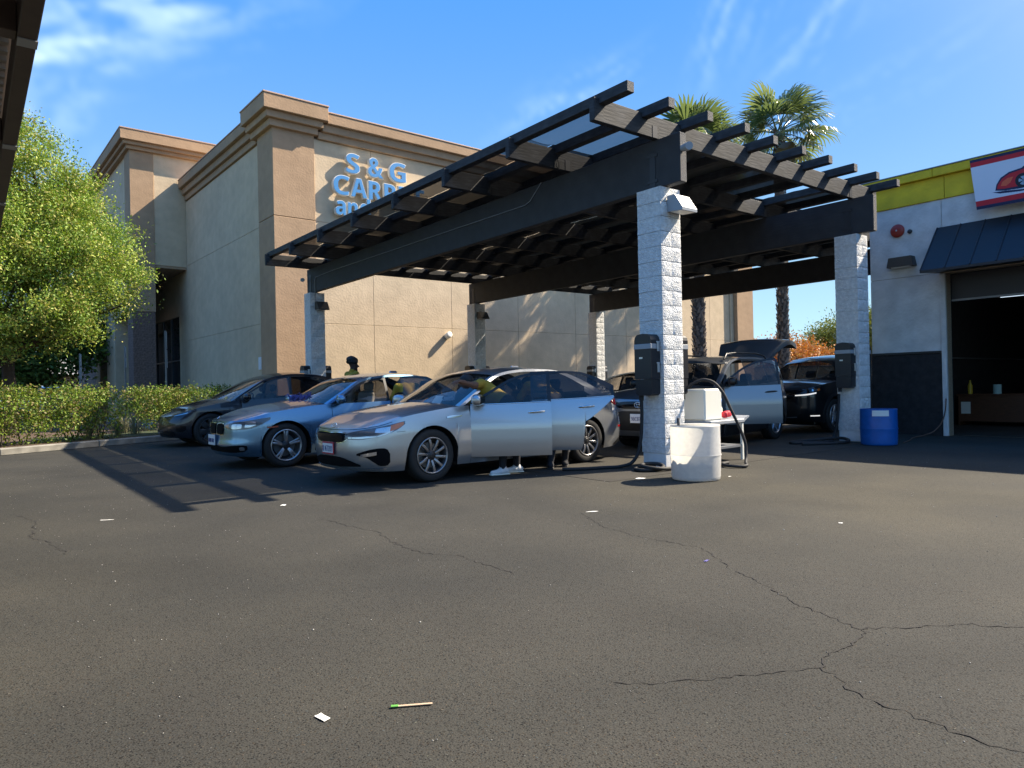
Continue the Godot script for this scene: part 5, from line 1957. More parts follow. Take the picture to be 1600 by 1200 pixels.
# raised tailgate hinged at the back of the roof
func tailgate(c: Node3D, x: float, y: float, m: Material) -> void:
	var rows := []
	var rows2 := []
	for i in 9:
		var f := i / 8.0
		var row := PackedVector3Array()
		var row2 := PackedVector3Array()
		for j in 17:
			var v := lerpf(-1.0, 1.0, j / 16.0)
			var bend := 0.20 * sin(PI * clampf(f, 0.0, 1.0)) - 0.10 * f * f
			var hw := lerpf(0.60, 0.76, smoothstep(0.0, 0.6, f))
			var p := Vector3(x + 1.02 * f, y + 0.10 + 0.42 * f + bend - 0.06 * v * v, hw * v)
			row.append(p)
			row2.append(p + Vector3(0.02, -0.10, 0))
		rows.append(row)
		rows2.append(row2)
	var b := MB.new()
	b.grid(rows)
	for e in [0, 8]:
		b.grid([rows[e], rows2[e]])
	for e in [0, 16]:
		var a := PackedVector3Array()
		var q := PackedVector3Array()
		for i in 9:
			a.append(rows[i][e])
			q.append(rows2[i][e])
		b.grid([a, q])
	var tg := part(b, "tailgate", m, c)
	tg.set_meta("label", "raised tailgate")
	b = MB.new()
	b.grid(rows2)
	part(b, "tailgate_lining", M.interior, tg)
	b = MB.new()
	var g1 := []
	for i in range(1, 5):
		var row := PackedVector3Array()
		for j in range(2, 15):
			row.append(rows2[i][j] + Vector3(0, -0.006, 0))
		g1.append(row)
	b.grid(g1)
	part(b, "tailgate_window", M.gloss_black, tg)
	for s in [1.0, -1.0]:
		b = MB.new()
		b.tube([Vector3(x + 0.15, 1.25, 0.66 * s), Vector3(x + 0.42, y + 0.32, 0.64 * s)], 0.014, 6)
		part(b, "gas_strut", M.dark_metal, tg)

# skin over tapered bones: distances joined with a smooth minimum, meshed as surface nets
func flesh(bones: Array, cell: float, k := 0.03) -> MB:
	var lo := Vector3.ONE * 1e9
	var hi := -lo
	for b in bones:
		var r := maxf(b[2], b[3]) + cell * 3.0
		lo = lo.min(b[0] - Vector3.ONE * r).min(b[1] - Vector3.ONE * r)
		hi = hi.max(b[0] + Vector3.ONE * r).max(b[1] + Vector3.ONE * r)
	var nx := int((hi.x - lo.x) / cell) + 2
	var ny := int((hi.y - lo.y) / cell) + 2
	var nz := int((hi.z - lo.z) / cell) + 2
	var f := PackedFloat32Array()
	f.resize(nx * ny * nz)
	f.fill(1.0)
	var own := PackedFloat32Array()
	own.resize(f.size())
	own.fill(9.0)
	var who := PackedInt32Array()
	who.resize(f.size())
	for bi in bones.size():
		var b: Array = bones[bi]
		var a: Vector3 = b[0]
		var d: Vector3 = b[1] - a
		var dd := maxf(d.length_squared(), 1e-9)
		var r := maxf(b[2], b[3]) + cell * 2.5 + k
		var m0 := ((a.min(b[1]) - Vector3.ONE * r - lo) / cell).floor().max(Vector3.ZERO)
		var m1 := ((a.max(b[1]) + Vector3.ONE * r - lo) / cell).ceil()
		for z in range(int(m0.z), mini(int(m1.z), nz)):
			for y in range(int(m0.y), mini(int(m1.y), ny)):
				for x in range(int(m0.x), mini(int(m1.x), nx)):
					var p := lo + Vector3(x, y, z) * cell - a
					var t := clampf(p.dot(d) / dd, 0.0, 1.0)
					var s := (p - d * t).length() - lerpf(b[2], b[3], t)
					var i := (z * ny + y) * nx + x
					var h := clampf(0.5 + 0.5 * (f[i] - s) / k, 0.0, 1.0)
					f[i] = lerpf(f[i], s, h) - k * h * (1.0 - h)
					if s < own[i]:
						own[i] = s
						who[i] = bi
	var mb := MB.new()
	var at := {}
	var sx := [1, nx, nx * ny]
	for z in nz - 1:
		for y in ny - 1:
			for x in nx - 1:
				var i := (z * ny + y) * nx + x
				var sum := Vector3.ZERO
				var cnt := 0
				var inside := 0
				for c in 8:
					if f[i + (c & 1) + ((c >> 1) & 1) * nx + (c >> 2) * nx * ny] < 0.0:
						inside += 1
				if inside == 0 or inside == 8:
					continue
				for e in 12:
					var ax := e >> 2
					var u := (ax + 1) % 3
					var w := (ax + 2) % 3
					var o := Vector3i()
					o[u] = e & 1
					o[w] = (e >> 1) & 1
					var i0 := i + o.x + o.y * nx + o.z * nx * ny
					var i1: int = i0 + sx[ax]
					if (f[i0] < 0.0) != (f[i1] < 0.0):
						var q := Vector3(o)
						q[ax] += f[i0] / (f[i0] - f[i1])
						sum += q
						cnt += 1
				var g := Vector3(f[i + 1] - f[i] + f[i + 1 + nx] - f[i + nx], f[i + nx] - f[i] + f[i + 1 + nx] - f[i + 1], f[i + nx * ny] - f[i] + f[i + nx * ny + 1] - f[i + 1])
				at[i] = mb.vert(lo + (Vector3(x, y, z) + sum / cnt) * cell, g.normalized())
				mb.c.append(bones[who[i]][4])
	for i in at:
		for ax in 3:
			var o: int = sx[ax]
			if (f[i] < 0.0) == (f[i + o] < 0.0):
				continue
			var u: int = sx[(ax + 1) % 3]
			var w: int = sx[(ax + 2) % 3]
			if at.has(i - u) and at.has(i - w) and at.has(i - u - w):
				mb.ix.append_array(PackedInt32Array([at[i], at[i - u], at[i - u - w], at[i], at[i - u - w], at[i - w]]))
	return mb

# j: joints in world space; colours linear
func person(label: String, j: Dictionary, shirt: Color, trousers: Color, skin: Color, shoe: Color, cover := "") -> Node3D:
	var base: Vector3 = (j.ankle_a + j.ankle_b) * 0.5
	base.y = j.get("ground", 0.0)
	var t := thing("person", label, "person", base, 0.0)
	for k in j.keys():
		if j[k] is Vector3:
			j[k] = j[k] - base
	var up: Vector3 = (j.neck - j.pelvis).normalized()
	var across: Vector3 = (j.shoulder_a - j.shoulder_b).normalized()
	var look: Vector3 = j.get("look", Vector3.RIGHT)
	if j.has("look"):
		look = (look + base).normalized()
	var waist: Vector3 = j.pelvis.lerp(j.neck, 0.42)
	var chest: Vector3 = j.pelvis.lerp(j.neck, 0.74)
	var bones := [
		[j.pelvis + across * 0.075, j.pelvis - across * 0.075, 0.125, 0.125, trousers],
		[j.pelvis + across * 0.06, waist + across * 0.05, 0.125, 0.12, shirt], [j.pelvis - across * 0.06, waist - across * 0.05, 0.125, 0.12, shirt],
		[waist + across * 0.05, chest + across * 0.075, 0.12, 0.125, shirt], [waist - across * 0.05, chest - across * 0.075, 0.12, 0.125, shirt],
		[chest + across * 0.07, j.shoulder_a, 0.11, 0.065, shirt], [chest - across * 0.07, j.shoulder_b, 0.11, 0.065, shirt],
		[chest, j.neck, 0.10, 0.065, shirt], [j.neck, j.neck.lerp(j.head, 0.6), 0.056, 0.056, skin],
		[j.head + Vector3(0, 0.045, 0) - look * 0.02, j.head - Vector3(0, 0.05, 0) + look * 0.012, 0.092, 0.068, skin],
		[j.head + look * 0.085 + Vector3(0, 0.012, 0), j.head + look * 0.108 - Vector3(0, 0.022, 0), 0.008, 0.016, skin]]
	for s in ["a", "b"]:
		var sl: Vector3 = j["shoulder_" + s].lerp(j["elbow_" + s], 0.75)
		bones.append([j["shoulder_" + s], sl, 0.066, 0.054, shirt])
		bones.append([sl, j["elbow_" + s], 0.046, 0.042, skin])
		bones.append([j["elbow_" + s], j["wrist_" + s], 0.044, 0.029, skin])
		bones.append([j["hip_" + s], j["knee_" + s], 0.088, 0.062, trousers])
		bones.append([j["knee_" + s], j["ankle_" + s], 0.064, 0.046, trousers])
		var d: Vector3 = (j["wrist_" + s] - j["elbow_" + s]).normalized()
		var side: Vector3 = d.cross(Vector3.UP).normalized()
		var w: Vector3 = j["wrist_" + s]
		bones.append([w, w + d * 0.075 + side * 0.018, 0.026, 0.024, skin])
		bones.append([w, w + d * 0.075 - side * 0.018, 0.026, 0.024, skin])
	var m := mat("cloth_and_skin", Color.WHITE, 0.85)
	m.vertex_color_use_as_albedo = true
	part(flesh(bones, 0.016, 0.03), "body", m, t)
	var sm := mat("skin_tone_%d" % taken.get("person", 0), skin.linear_to_srgb(), 0.6)
	for s in ["a", "b"]:
		var d: Vector3 = (j["wrist_" + s] - j["elbow_" + s]).normalized()
		var side: Vector3 = d.cross(Vector3.UP).normalized()
		var dn := side.cross(d).normalized()
		if dn.y > 0.0:
			dn = -dn
		var w: Vector3 = j["wrist_" + s]
		var b := MB.new()
		for k in 4:
			var o := side * (0.033 - 0.022 * k)
			var len: float = [0.07, 0.08, 0.075, 0.058][k]
			var p := w + d * 0.085 + o
			b.tube([p - d * 0.02, p + d * len * 0.45 + dn * 0.008, p + d * len * 0.75 + dn * 0.028, p + d * len * 0.85 + dn * 0.05], [0.0095, 0.009, 0.008, 0.006], 6)
		var q := w + d * 0.02 + side * 0.03
		b.tube([q, q + side * 0.025 + d * 0.03 + dn * 0.01, q + side * 0.028 + d * 0.06 + dn * 0.025], [0.011, 0.010, 0.007], 6)
		part(b, "fingers", sm, t)
		# shoe
		var an: Vector3 = j["ankle_" + s]
		var fd: Vector3 = j["toe_" + s] - an
		fd.y = 0.0
		fd = fd.normalized()
		var y0: float = an.y - 0.085
		var f2 := Vector3(an.x, y0, an.z)
		var up_y := Vector3(0, 1, 0)
		b = flesh([[f2 - fd * 0.05 + up_y * 0.045, f2 + fd * 0.03 + up_y * 0.05, 0.043, 0.048, shoe], [f2 + fd * 0.03 + up_y * 0.04, f2 + fd * 0.15 + up_y * 0.032, 0.043, 0.034, shoe], [f2 - fd * 0.02 + up_y * 0.06, an + up_y * 0.03, 0.045, 0.045, shoe]], 0.012, 0.015)
		var so := part(b, "shoe", m, t)
		b = MB.new()
		b.obox(f2 + fd * 0.045 + up_y * 0.009, Vector3(0.285, 0.018, 0.088), Basis(fd, up_y, fd.cross(up_y)), 0.008)
		part(b, "sole", M.white_plastic if shoe.r > 0.3 else M.black_rubber, so)
	if cover == "turban":
		var b := MB.new()
		var r := look.cross(Vector3.UP).normalized()
		var hb := Basis(look, Vector3.UP, r)
		b.ball(j.head + Vector3(0, 0.09, 0) - look * 0.03, Vector3(0.125, 0.105, 0.115), 16, 10, hb * Basis(Vector3.BACK, -0.3))
		b.ball(j.head + Vector3(0, 0.115, 0) - look * 0.055, Vector3(0.105, 0.07, 0.10), 14, 8, hb)
		part(b, "turban", M.black_rubber, t)
		for k in 2:
			b = MB.new()
			var pts := []
			for q in 19:
				var a := TAU * q / 18.0
				pts.append(j.head + Vector3(0, 0.085 + 0.03 * k, 0) + look * (cos(a) * (0.116 - 0.006 * k) - 0.035) + r * (sin(a) * (0.108 - 0.006 * k)) + Vector3(0, (0.05 - 0.1 * k) * sin(a) + 0.02 * cos(a), 0))
			b.tube(pts, 0.012, 6, false)
			part(b, "turban_fold", M.black_rubber, t)
		b = flesh([[j.head - Vector3(0, 0.085, 0) + look * 0.03, j.head - Vector3(0, 0.12, 0) + look * 0.055, 0.055, 0.03, Color(0.01, 0.01, 0.01)]], 0.012, 0.01)
		part(b, "beard", M.black_rubber, t)
	else:
		var b := MB.new()
		b.ball(j.head + Vector3(0, 0.065, 0) - look * 0.035, Vector3(0.10, 0.085, 0.095), 14, 9)
		part(b, "hair", M.black_rubber, t)
	return t

func people() -> void:
	var olive := Color(0.33, 0.22, 0.02)
	var dark := Color(0.014, 0.014, 0.018)
	var brown := Color(0.16, 0.075, 0.045)
	var pale := Color(0.42, 0.22, 0.15)
	# standing man between two cars, facing along the row
	var o := Vector3(6.5, 0, -13.95)
	person("man in a dark turban and olive shirt standing behind the blue saloon", {
		"pelvis": o + Vector3(0, 0.98, 0), "neck": o + Vector3(0.03, 1.56, 0), "head": o + Vector3(0.07, 1.70, 0), "look": Vector3(1, -0.08, 0.25),
		"shoulder_a": o + Vector3(0.02, 1.50, 0.20), "shoulder_b": o + Vector3(0.02, 1.50, -0.20), "elbow_a": o + Vector3(0.04, 1.15, 0.25), "elbow_b": o + Vector3(0.04, 1.15, -0.25),
		"wrist_a": o + Vector3(0.2, 0.98, 0.22), "wrist_b": o + Vector3(0.2, 0.98, -0.2), "hip_a": o + Vector3(0, 0.92, 0.09), "hip_b": o + Vector3(0, 0.92, -0.09),
		"knee_a": o + Vector3(0.03, 0.5, 0.10), "knee_b": o + Vector3(0.03, 0.5, -0.10), "ankle_a": o + Vector3(0, 0.09, 0.11), "ankle_b": o + Vector3(0, 0.09, -0.11), "toe_a": o + Vector3(0.2, 0, 0.13), "toe_b": o + Vector3(0.2, 0, -0.13)},
		olive, dark, Color(0.06, 0.035, 0.025), dark, "turban")
	# cleaner bent through the open driver's door, one hand on the screen pillar
	person("cleaner in white shoes bending through the open driver door, hand on pillar", {
		"pelvis": Vector3(5.74, 0.93, -7.50), "neck": Vector3(5.52, 1.20, -7.86), "head": Vector3(5.42, 1.20, -8.02), "look": Vector3(-0.6, -0.3, -0.7),
		"shoulder_a": Vector3(5.44, 1.22, -7.66), "shoulder_b": Vector3(5.66, 1.12, -7.98), "elbow_a": Vector3(5.22, 1.20, -7.50), "elbow_b": Vector3(5.62, 0.9, -8.18),
		"wrist_a": Vector3(5.03, 1.24, -7.47), "wrist_b": Vector3(5.5, 0.82, -8.35), "hip_a": Vector3(5.64, 0.90, -7.47), "hip_b": Vector3(5.83, 0.90, -7.52),
		"knee_a": Vector3(5.62, 0.5, -7.41), "knee_b": Vector3(5.88, 0.5, -7.46), "ankle_a": Vector3(5.60, 0.09, -7.42), "ankle_b": Vector3(5.90, 0.09, -7.50), "toe_a": Vector3(5.40, 0, -7.46), "toe_b": Vector3(5.72, 0, -7.56)},
		olive, dark, brown, Color(0.62, 0.62, 0.62))
	# cleaner behind the open rear door, leaning into the back seat
	person("cleaner in dark boots behind the open rear door of the silver saloon", {
		"pelvis": Vector3(6.66, 0.95, -7.60), "neck": Vector3(6.64, 1.20, -7.98), "head": Vector3(6.64, 1.16, -8.16), "look": Vector3(0.0, -0.4, -0.9),
		"shoulder_a": Vector3(6.46, 1.18, -7.90), "shoulder_b": Vector3(6.82, 1.18, -7.92), "elbow_a": Vector3(6.42, 0.95, -8.1), "elbow_b": Vector3(6.86, 0.95, -8.1),
		"wrist_a": Vector3(6.45, 0.85, -8.32), "wrist_b": Vector3(6.82, 0.85, -8.32), "hip_a": Vector3(6.57, 0.90, -7.55), "hip_b": Vector3(6.75, 0.90, -7.56),
		"knee_a": Vector3(6.52, 0.5, -7.42), "knee_b": Vector3(6.78, 0.5, -7.44), "ankle_a": Vector3(6.47, 0.09, -7.45), "ankle_b": Vector3(6.79, 0.09, -7.50), "toe_a": Vector3(6.60, 0, -7.58), "toe_b": Vector3(6.92, 0, -7.62)},
		olive, dark, brown, dark)
	# cleaner leaning into the blue saloon's back door
	person("cleaner in an olive shirt leaning into the rear of the blue saloon", {
		"pelvis": Vector3(6.02, 0.95, -10.40), "neck": Vector3(6.02, 1.22, -10.76), "head": Vector3(6.02, 1.17, -10.93), "look": Vector3(0.0, -0.4, -0.9),
		"shoulder_a": Vector3(5.84, 1.2, -10.68), "shoulder_b": Vector3(6.20, 1.2, -10.70), "elbow_a": Vector3(5.80, 0.95, -10.85), "elbow_b": Vector3(6.24, 0.95, -10.85),
		"wrist_a": Vector3(5.84, 0.85, -11.05), "wrist_b": Vector3(6.2, 0.85, -11.05), "hip_a": Vector3(5.93, 0.90, -10.35), "hip_b": Vector3(6.11, 0.90, -10.35),
		"knee_a": Vector3(5.90, 0.5, -10.26), "knee_b": Vector3(6.14, 0.5, -10.26), "ankle_a": Vector3(5.88, 0.09, -10.28), "ankle_b": Vector3(6.16, 0.09, -10.28), "toe_a": Vector3(5.88, 0, -10.48), "toe_b": Vector3(6.16, 0, -10.48)},
		olive, dark, brown, dark)
	# man seated at the desk in the garage
	var s := Vector3(20.0, 0.012, -5.05)
	person("man in a grey shirt seated at the desk in the dark garage", {
		"ground": 0.012, "pelvis": s + Vector3(0.1, 0.56, 0), "neck": s + Vector3(-0.02, 1.06, 0), "head": s + Vector3(-0.08, 1.22, 0), "look": Vector3(-1, -0.3, -0.1),
		"shoulder_a": s + Vector3(-0.02, 1.0, 0.2), "shoulder_b": s + Vector3(-0.02, 1.0, -0.2), "elbow_a": s + Vector3(-0.18, 0.80, 0.26), "elbow_b": s + Vector3(-0.20, 0.80, -0.26),
		"wrist_a": s + Vector3(-0.42, 0.80, 0.14), "wrist_b": s + Vector3(-0.42, 0.80, -0.12), "hip_a": s + Vector3(0.08, 0.54, 0.1), "hip_b": s + Vector3(0.08, 0.54, -0.1),
		"knee_a": s + Vector3(-0.36, 0.54, 0.13), "knee_b": s + Vector3(-0.36, 0.54, -0.13), "ankle_a": s + Vector3(-0.34, 0.09, 0.14), "ankle_b": s + Vector3(-0.34, 0.09, -0.14), "toe_a": s + Vector3(-0.55, 0, 0.15), "toe_b": s + Vector3(-0.55, 0, -0.15)},
		Color(0.16, 0.16, 0.17), Color(0.03, 0.035, 0.05), pale, dark)
	var t := thing("office_chair", "dark chair under the man seated in the garage", "chair", s + Vector3(0.12, 0, 0))
	slab(t, "seat", M.black_plastic, Vector3(-0.24, 0.37, -0.24), Vector3(0.22, 0.43, 0.24), 0.02)
	slab(t, "backrest", M.black_plastic, Vector3(0.17, 0.55, -0.22), Vector3(0.22, 0.95, 0.22), 0.02)
	for x in [-0.2, 0.18]:
		for z in [-0.2, 0.2]:
			slab(t, "leg", M.grey_metal, Vector3(x - 0.012, 0, z - 0.012), Vector3(x + 0.012, 0.369, z + 0.012))
	slab(t, "backrest_post", M.grey_metal, Vector3(0.19, 0.40, -0.02), Vector3(0.21, 0.56, 0.02))

func leaf_mat(called: String, col: Color, back := 0.5) -> StandardMaterial3D:
	var m := mat(called, col, 0.55, 0.0, 0.4)
	m.vertex_color_use_as_albedo = true
	m.backlight_enabled = true
	m.backlight = lin(back * 0.9, back, back * 0.35)
	return m

# a tuft of small pointed leaves
func tuft(n: int, spread: float, size: float, sd: int, slim := 0.45) -> ArrayMesh:
	var r := RandomNumberGenerator.new()
	r.seed = sd
	var b := MB.new()
	for k in n:
		var p := Vector3(r.randfn(), r.randfn(), r.randfn()) * spread * 0.5
		var d := (Vector3(r.randfn(), r.randfn() * 0.7 - 0.1, r.randfn()) + p.normalized() * 0.6).normalized()
		var s := d.cross(Vector3(r.randfn(), r.randfn() + 1.0, r.randfn())).normalized()
		var l := size * r.randf_range(0.7, 1.25)
		var g := d.cross(s).normalized()
		var i := b.vert(p, g)
		b.vert(p + d * l * 0.5 + s * l * slim * 0.5 + g * l * 0.06, g)
		b.vert(p + d * l, g)
		b.vert(p + d * l * 0.5 - s * l * slim * 0.5 + g * l * 0.06, g)
		b.ix.append_array(PackedInt32Array([i, i + 1, i + 2, i, i + 2, i + 3]))
	return b.mesh()

func scatter(called: String, meshes: Array, spots: Array, m: Material, parent: Node3D, tones: Array, sc0 := 0.8, sc1 := 1.3) -> void:
	var per := []
	for k in meshes.size():
		per.append([])
	for s in spots:
		per[rng.randi() % meshes.size()].append(s)
	for k in meshes.size():
		var mm := MultiMesh.new()
		mm.transform_format = MultiMesh.TRANSFORM_3D
		mm.use_colors = true
		mm.mesh = meshes[k]
		mm.instance_count = per[k].size()
		for q in per[k].size():
			var bas := Basis.from_euler(Vector3(rng.randf() * TAU, rng.randf() * TAU, rng.randf() * TAU)) * rng.randf_range(sc0, sc1)
			mm.set_instance_transform(q, Transform3D(bas, per[k][q]))
			var c: Color = tones[rng.randi() % tones.size()]
			var f := rng.randf_range(0.75, 1.2)
			mm.set_instance_color(q, Color(c.r * f, c.g * f, c.b * f))
		var o := MultiMeshInstance3D.new()
		o.name = called
		o.multimesh = mm
		o.material_override = m
		o.set_meta("kind", "stuff")
		parent.add_child(o, true)

# limbs fork towards points inside the crown
func limbs(b: MB, from: Vector3, to: Vector3, r: float, depth: int, r1: RandomNumberGenerator) -> void:
	var mid := from.lerp(to, 0.5) + Vector3(r1.randfn(), r1.randfn() * 0.5, r1.randfn()) * from.distance_to(to) * 0.08
	b.tube([from, from.lerp(mid, 0.5) + Vector3(0, 0.02, 0), mid, mid.lerp(to, 0.5), to], [r, r * 0.85, r * 0.7, r * 0.55, r * 0.4], 6, false)
	if depth <= 0:
		return
	for k in 3:
		var st := mid.lerp(to, r1.randf_range(0.0, 0.9))
		var dir := (to - from).normalized() + Vector3(r1.randfn(), r1.randfn() * 0.6, r1.randfn()) * 0.8
		limbs(b, st, st + dir.normalized() * minf(from.distance_to(to) * r1.randf_range(0.3, 0.45), 0.9), r * 0.5, depth - 1, r1)

func tree(called: String, label: String, at: Vector3, lobes: Array, trunk_h: float, trunk_r: float, tufts: Array, m: Material, tones: Array, count: int, bark: Material, shell := 0.7, spray := 0.26, group := "") -> Node3D:
	var t := thing(called, label, "tree", at, 0.0, group)
	var b := MB.new()
	b.tube([Vector3.ZERO, Vector3(0.03, trunk_h * 0.4, 0.02), Vector3(-0.02, trunk_h * 0.75, 0.05), Vector3(0.02, trunk_h, 0)], [trunk_r * 1.25, trunk_r, trunk_r * 0.9, trunk_r * 0.8], 10)
	var r1 := RandomNumberGenerator.new()
	r1.seed = 5 + taken.get(called, 0)
	for l in lobes:
		limbs(b, Vector3(0, trunk_h * r1.randf_range(0.75, 1.0), 0), l[0], trunk_r * 0.55, 1, r1)
	part(b, "trunk", bark, t)
	var tot := 0.0
	for l in lobes:
		tot += l[1].x * l[1].y * l[1].z
	var hole := fnl(61, 0.55, 2)
	var spots := []
	for l in lobes:
		# sprays: flat little clusters of tufts, each at the end of an unseen twig
		var n := int(count * l[1].x * l[1].y * l[1].z / tot)
		var per := 26
		for s in maxi(2, n / per):
			var d := Vector3(r1.randfn(), r1.randfn(), r1.randfn()).normalized()
			var q := r1.randf_range(0.35, 0.8)
			if r1.randf() < shell:
				q = r1.randf_range(0.8, 1.06)
			var p: Vector3 = l[0] + d * l[1] * (q * (1.0 + 0.2 * hole.get_noise_3dv(d * 3.0 + l[0])))
			var w := spray * r1.randf_range(0.7, 1.3)
			var ax := Basis.from_euler(Vector3(r1.randf_range(-0.5, 0.5), r1.randf() * TAU, r1.randf_range(-0.5, 0.5)))
			for k in per:
				spots.append(p + ax * Vector3(r1.randfn() * w, r1.randfn() * w * 0.38, r1.randfn() * w * 0.7))
	scatter("crown", tufts, spots, m, t, tones)
	return t

func fan_leaf(sd: int, dead: bool) -> ArrayMesh:
	var r := RandomNumberGenerator.new()
	r.seed = sd
	var b := MB.new()
	# petiole along +x, fan at its end
	var pl := 0.95
	b.tube([Vector3.ZERO, Vector3(pl * 0.5, 0.04, 0), Vector3(pl, 0.0, 0)], [0.028, 0.02, 0.014], 5)
	var n := 26
	for k in n:
		var a := lerpf(-1.9, 1.9, (k + 0.5) / n)
		var l := 1.0 * (0.72 + 0.28 * cos(a * 0.75)) * r.randf_range(0.9, 1.08)
		if dead:
			a *= 0.55
		var d := Vector3(cos(a), 0.0, sin(a))
		var s := Vector3(-sin(a), 0.0, cos(a))
		var w := 0.052
		var fold := 0.025 if k % 2 == 0 else -0.025
		var o := Vector3(pl, 0, 0)
		var p1 := o + d * l * 0.55 + Vector3(0, fold - 0.03, 0)
		var p2 := o + d * l * 0.82 + Vector3(0, -0.10 - r.randf() * 0.05, 0)
		var p3 := o + d * l + Vector3(0, -0.26 - r.randf() * 0.16, 0)
		b.quad(o, p1 - s * w, p1 + s * w, o + d * 0.02)
		b.quad(p1 - s * w, p2 - s * w * 0.55, p2 + s * w * 0.55, p1 + s * w)
		b.tri(p2 - s * w * 0.55, p3, p2 + s * w * 0.55)
	return b.mesh()

func palm(label: String, at: Vector3, h: float, seed_at: int) -> void:
	var t := thing("fan_palm", label, "palm tree", at, 0.0, "fan palms by the shop wall")
	var r := RandomNumberGenerator.new()
	r.seed = seed_at
	var b := MB.new()
	var pts := []
	var rad := []
	for k in 13:
		pts.append(Vector3(sin(k * 0.5) * 0.04, h * k / 12.0, cos(k * 0.4) * 0.03))
		rad.append(lerpf(0.27, 0.20, k / 12.0))
	b.tube(pts, rad, 14)
	part(b, "trunk", M.palm_bark, t)
	# old leaf bases round the trunk
	b = MB.new()
	b.prism(PackedVector2Array([Vector2(-0.075, 0), Vector2(0.075, 0), Vector2(0.03, 0.19), Vector2(0.0, 0.22), Vector2(-0.03, 0.19)]), -0.012, 0.02)
	var stub := b.mesh()
	var mm := MultiMesh.new()
	mm.transform_format = MultiMesh.TRANSFORM_3D
	mm.use_colors = true
	mm.mesh = stub
	var cnt := 620
	mm.instance_count = cnt
	for k in cnt:
		var y := h * (k + r.randf()) / cnt
		var a := k * 2.39996 + r.randf_range(-0.2, 0.2)
		var rr := lerpf(0.26, 0.20, y / h)
		var bas := Basis(Vector3.UP, a) * Basis(Vector3.RIGHT, r.randf_range(0.15, 0.5)) * Basis(Vector3.BACK, r.randf_range(-0.3, 0.3))
		mm.set_instance_transform(k, Transform3D(bas.scaled(Vector3.ONE * r.randf_range(0.8, 1.2)), Vector3(sin(a) * rr, y, cos(a) * rr)))
		var f := r.randf_range(0.5, 1.5)
		mm.set_instance_color(k, Color(0.16 * f, 0.125 * f, 0.10 * f))
	var o := MultiMeshInstance3D.new()
	o.name = "leaf_stubs"
	o.multimesh = mm
	o.material_override = M.stub
	o.set_meta("kind", "stuff")
	t.add_child(o, true)
	var green := [fan_leaf(1, false), fan_leaf(2, false), fan_leaf(3, false)]
	var dry := [fan_leaf(4, true), fan_leaf(5, true)]
	for k in 44:
		var dead := k >= 27
		var a := k * 2.39996 + r.randf_range(-0.25, 0.25)
		var el := lerpf(1.25, -0.75, k / 27.0) if not dead else r.randf_range(-1.45, -0.85)
		var m: Material = M.palm_green if not dead else M.palm_dry
		if not dead and k > 20:
			m = M.palm_old
		var f := part(dry[k % 2] if dead else green[k % 3], "frond", m, t)
		var bas := Basis(Vector3.UP, a) * Basis(Vector3.BACK, el) * Basis(Vector3.RIGHT, r.randf_range(-0.5, 0.5))
		f.transform = Transform3D(bas.scaled(Vector3.ONE * (r.randf_range(1.2, 1.55) if not dead else r.randf_range(0.8, 1.05))), Vector3(sin(a) * 0.1, h - (0.0 if not dead else r.randf_range(0.0, 0.7)), cos(a) * 0.1))

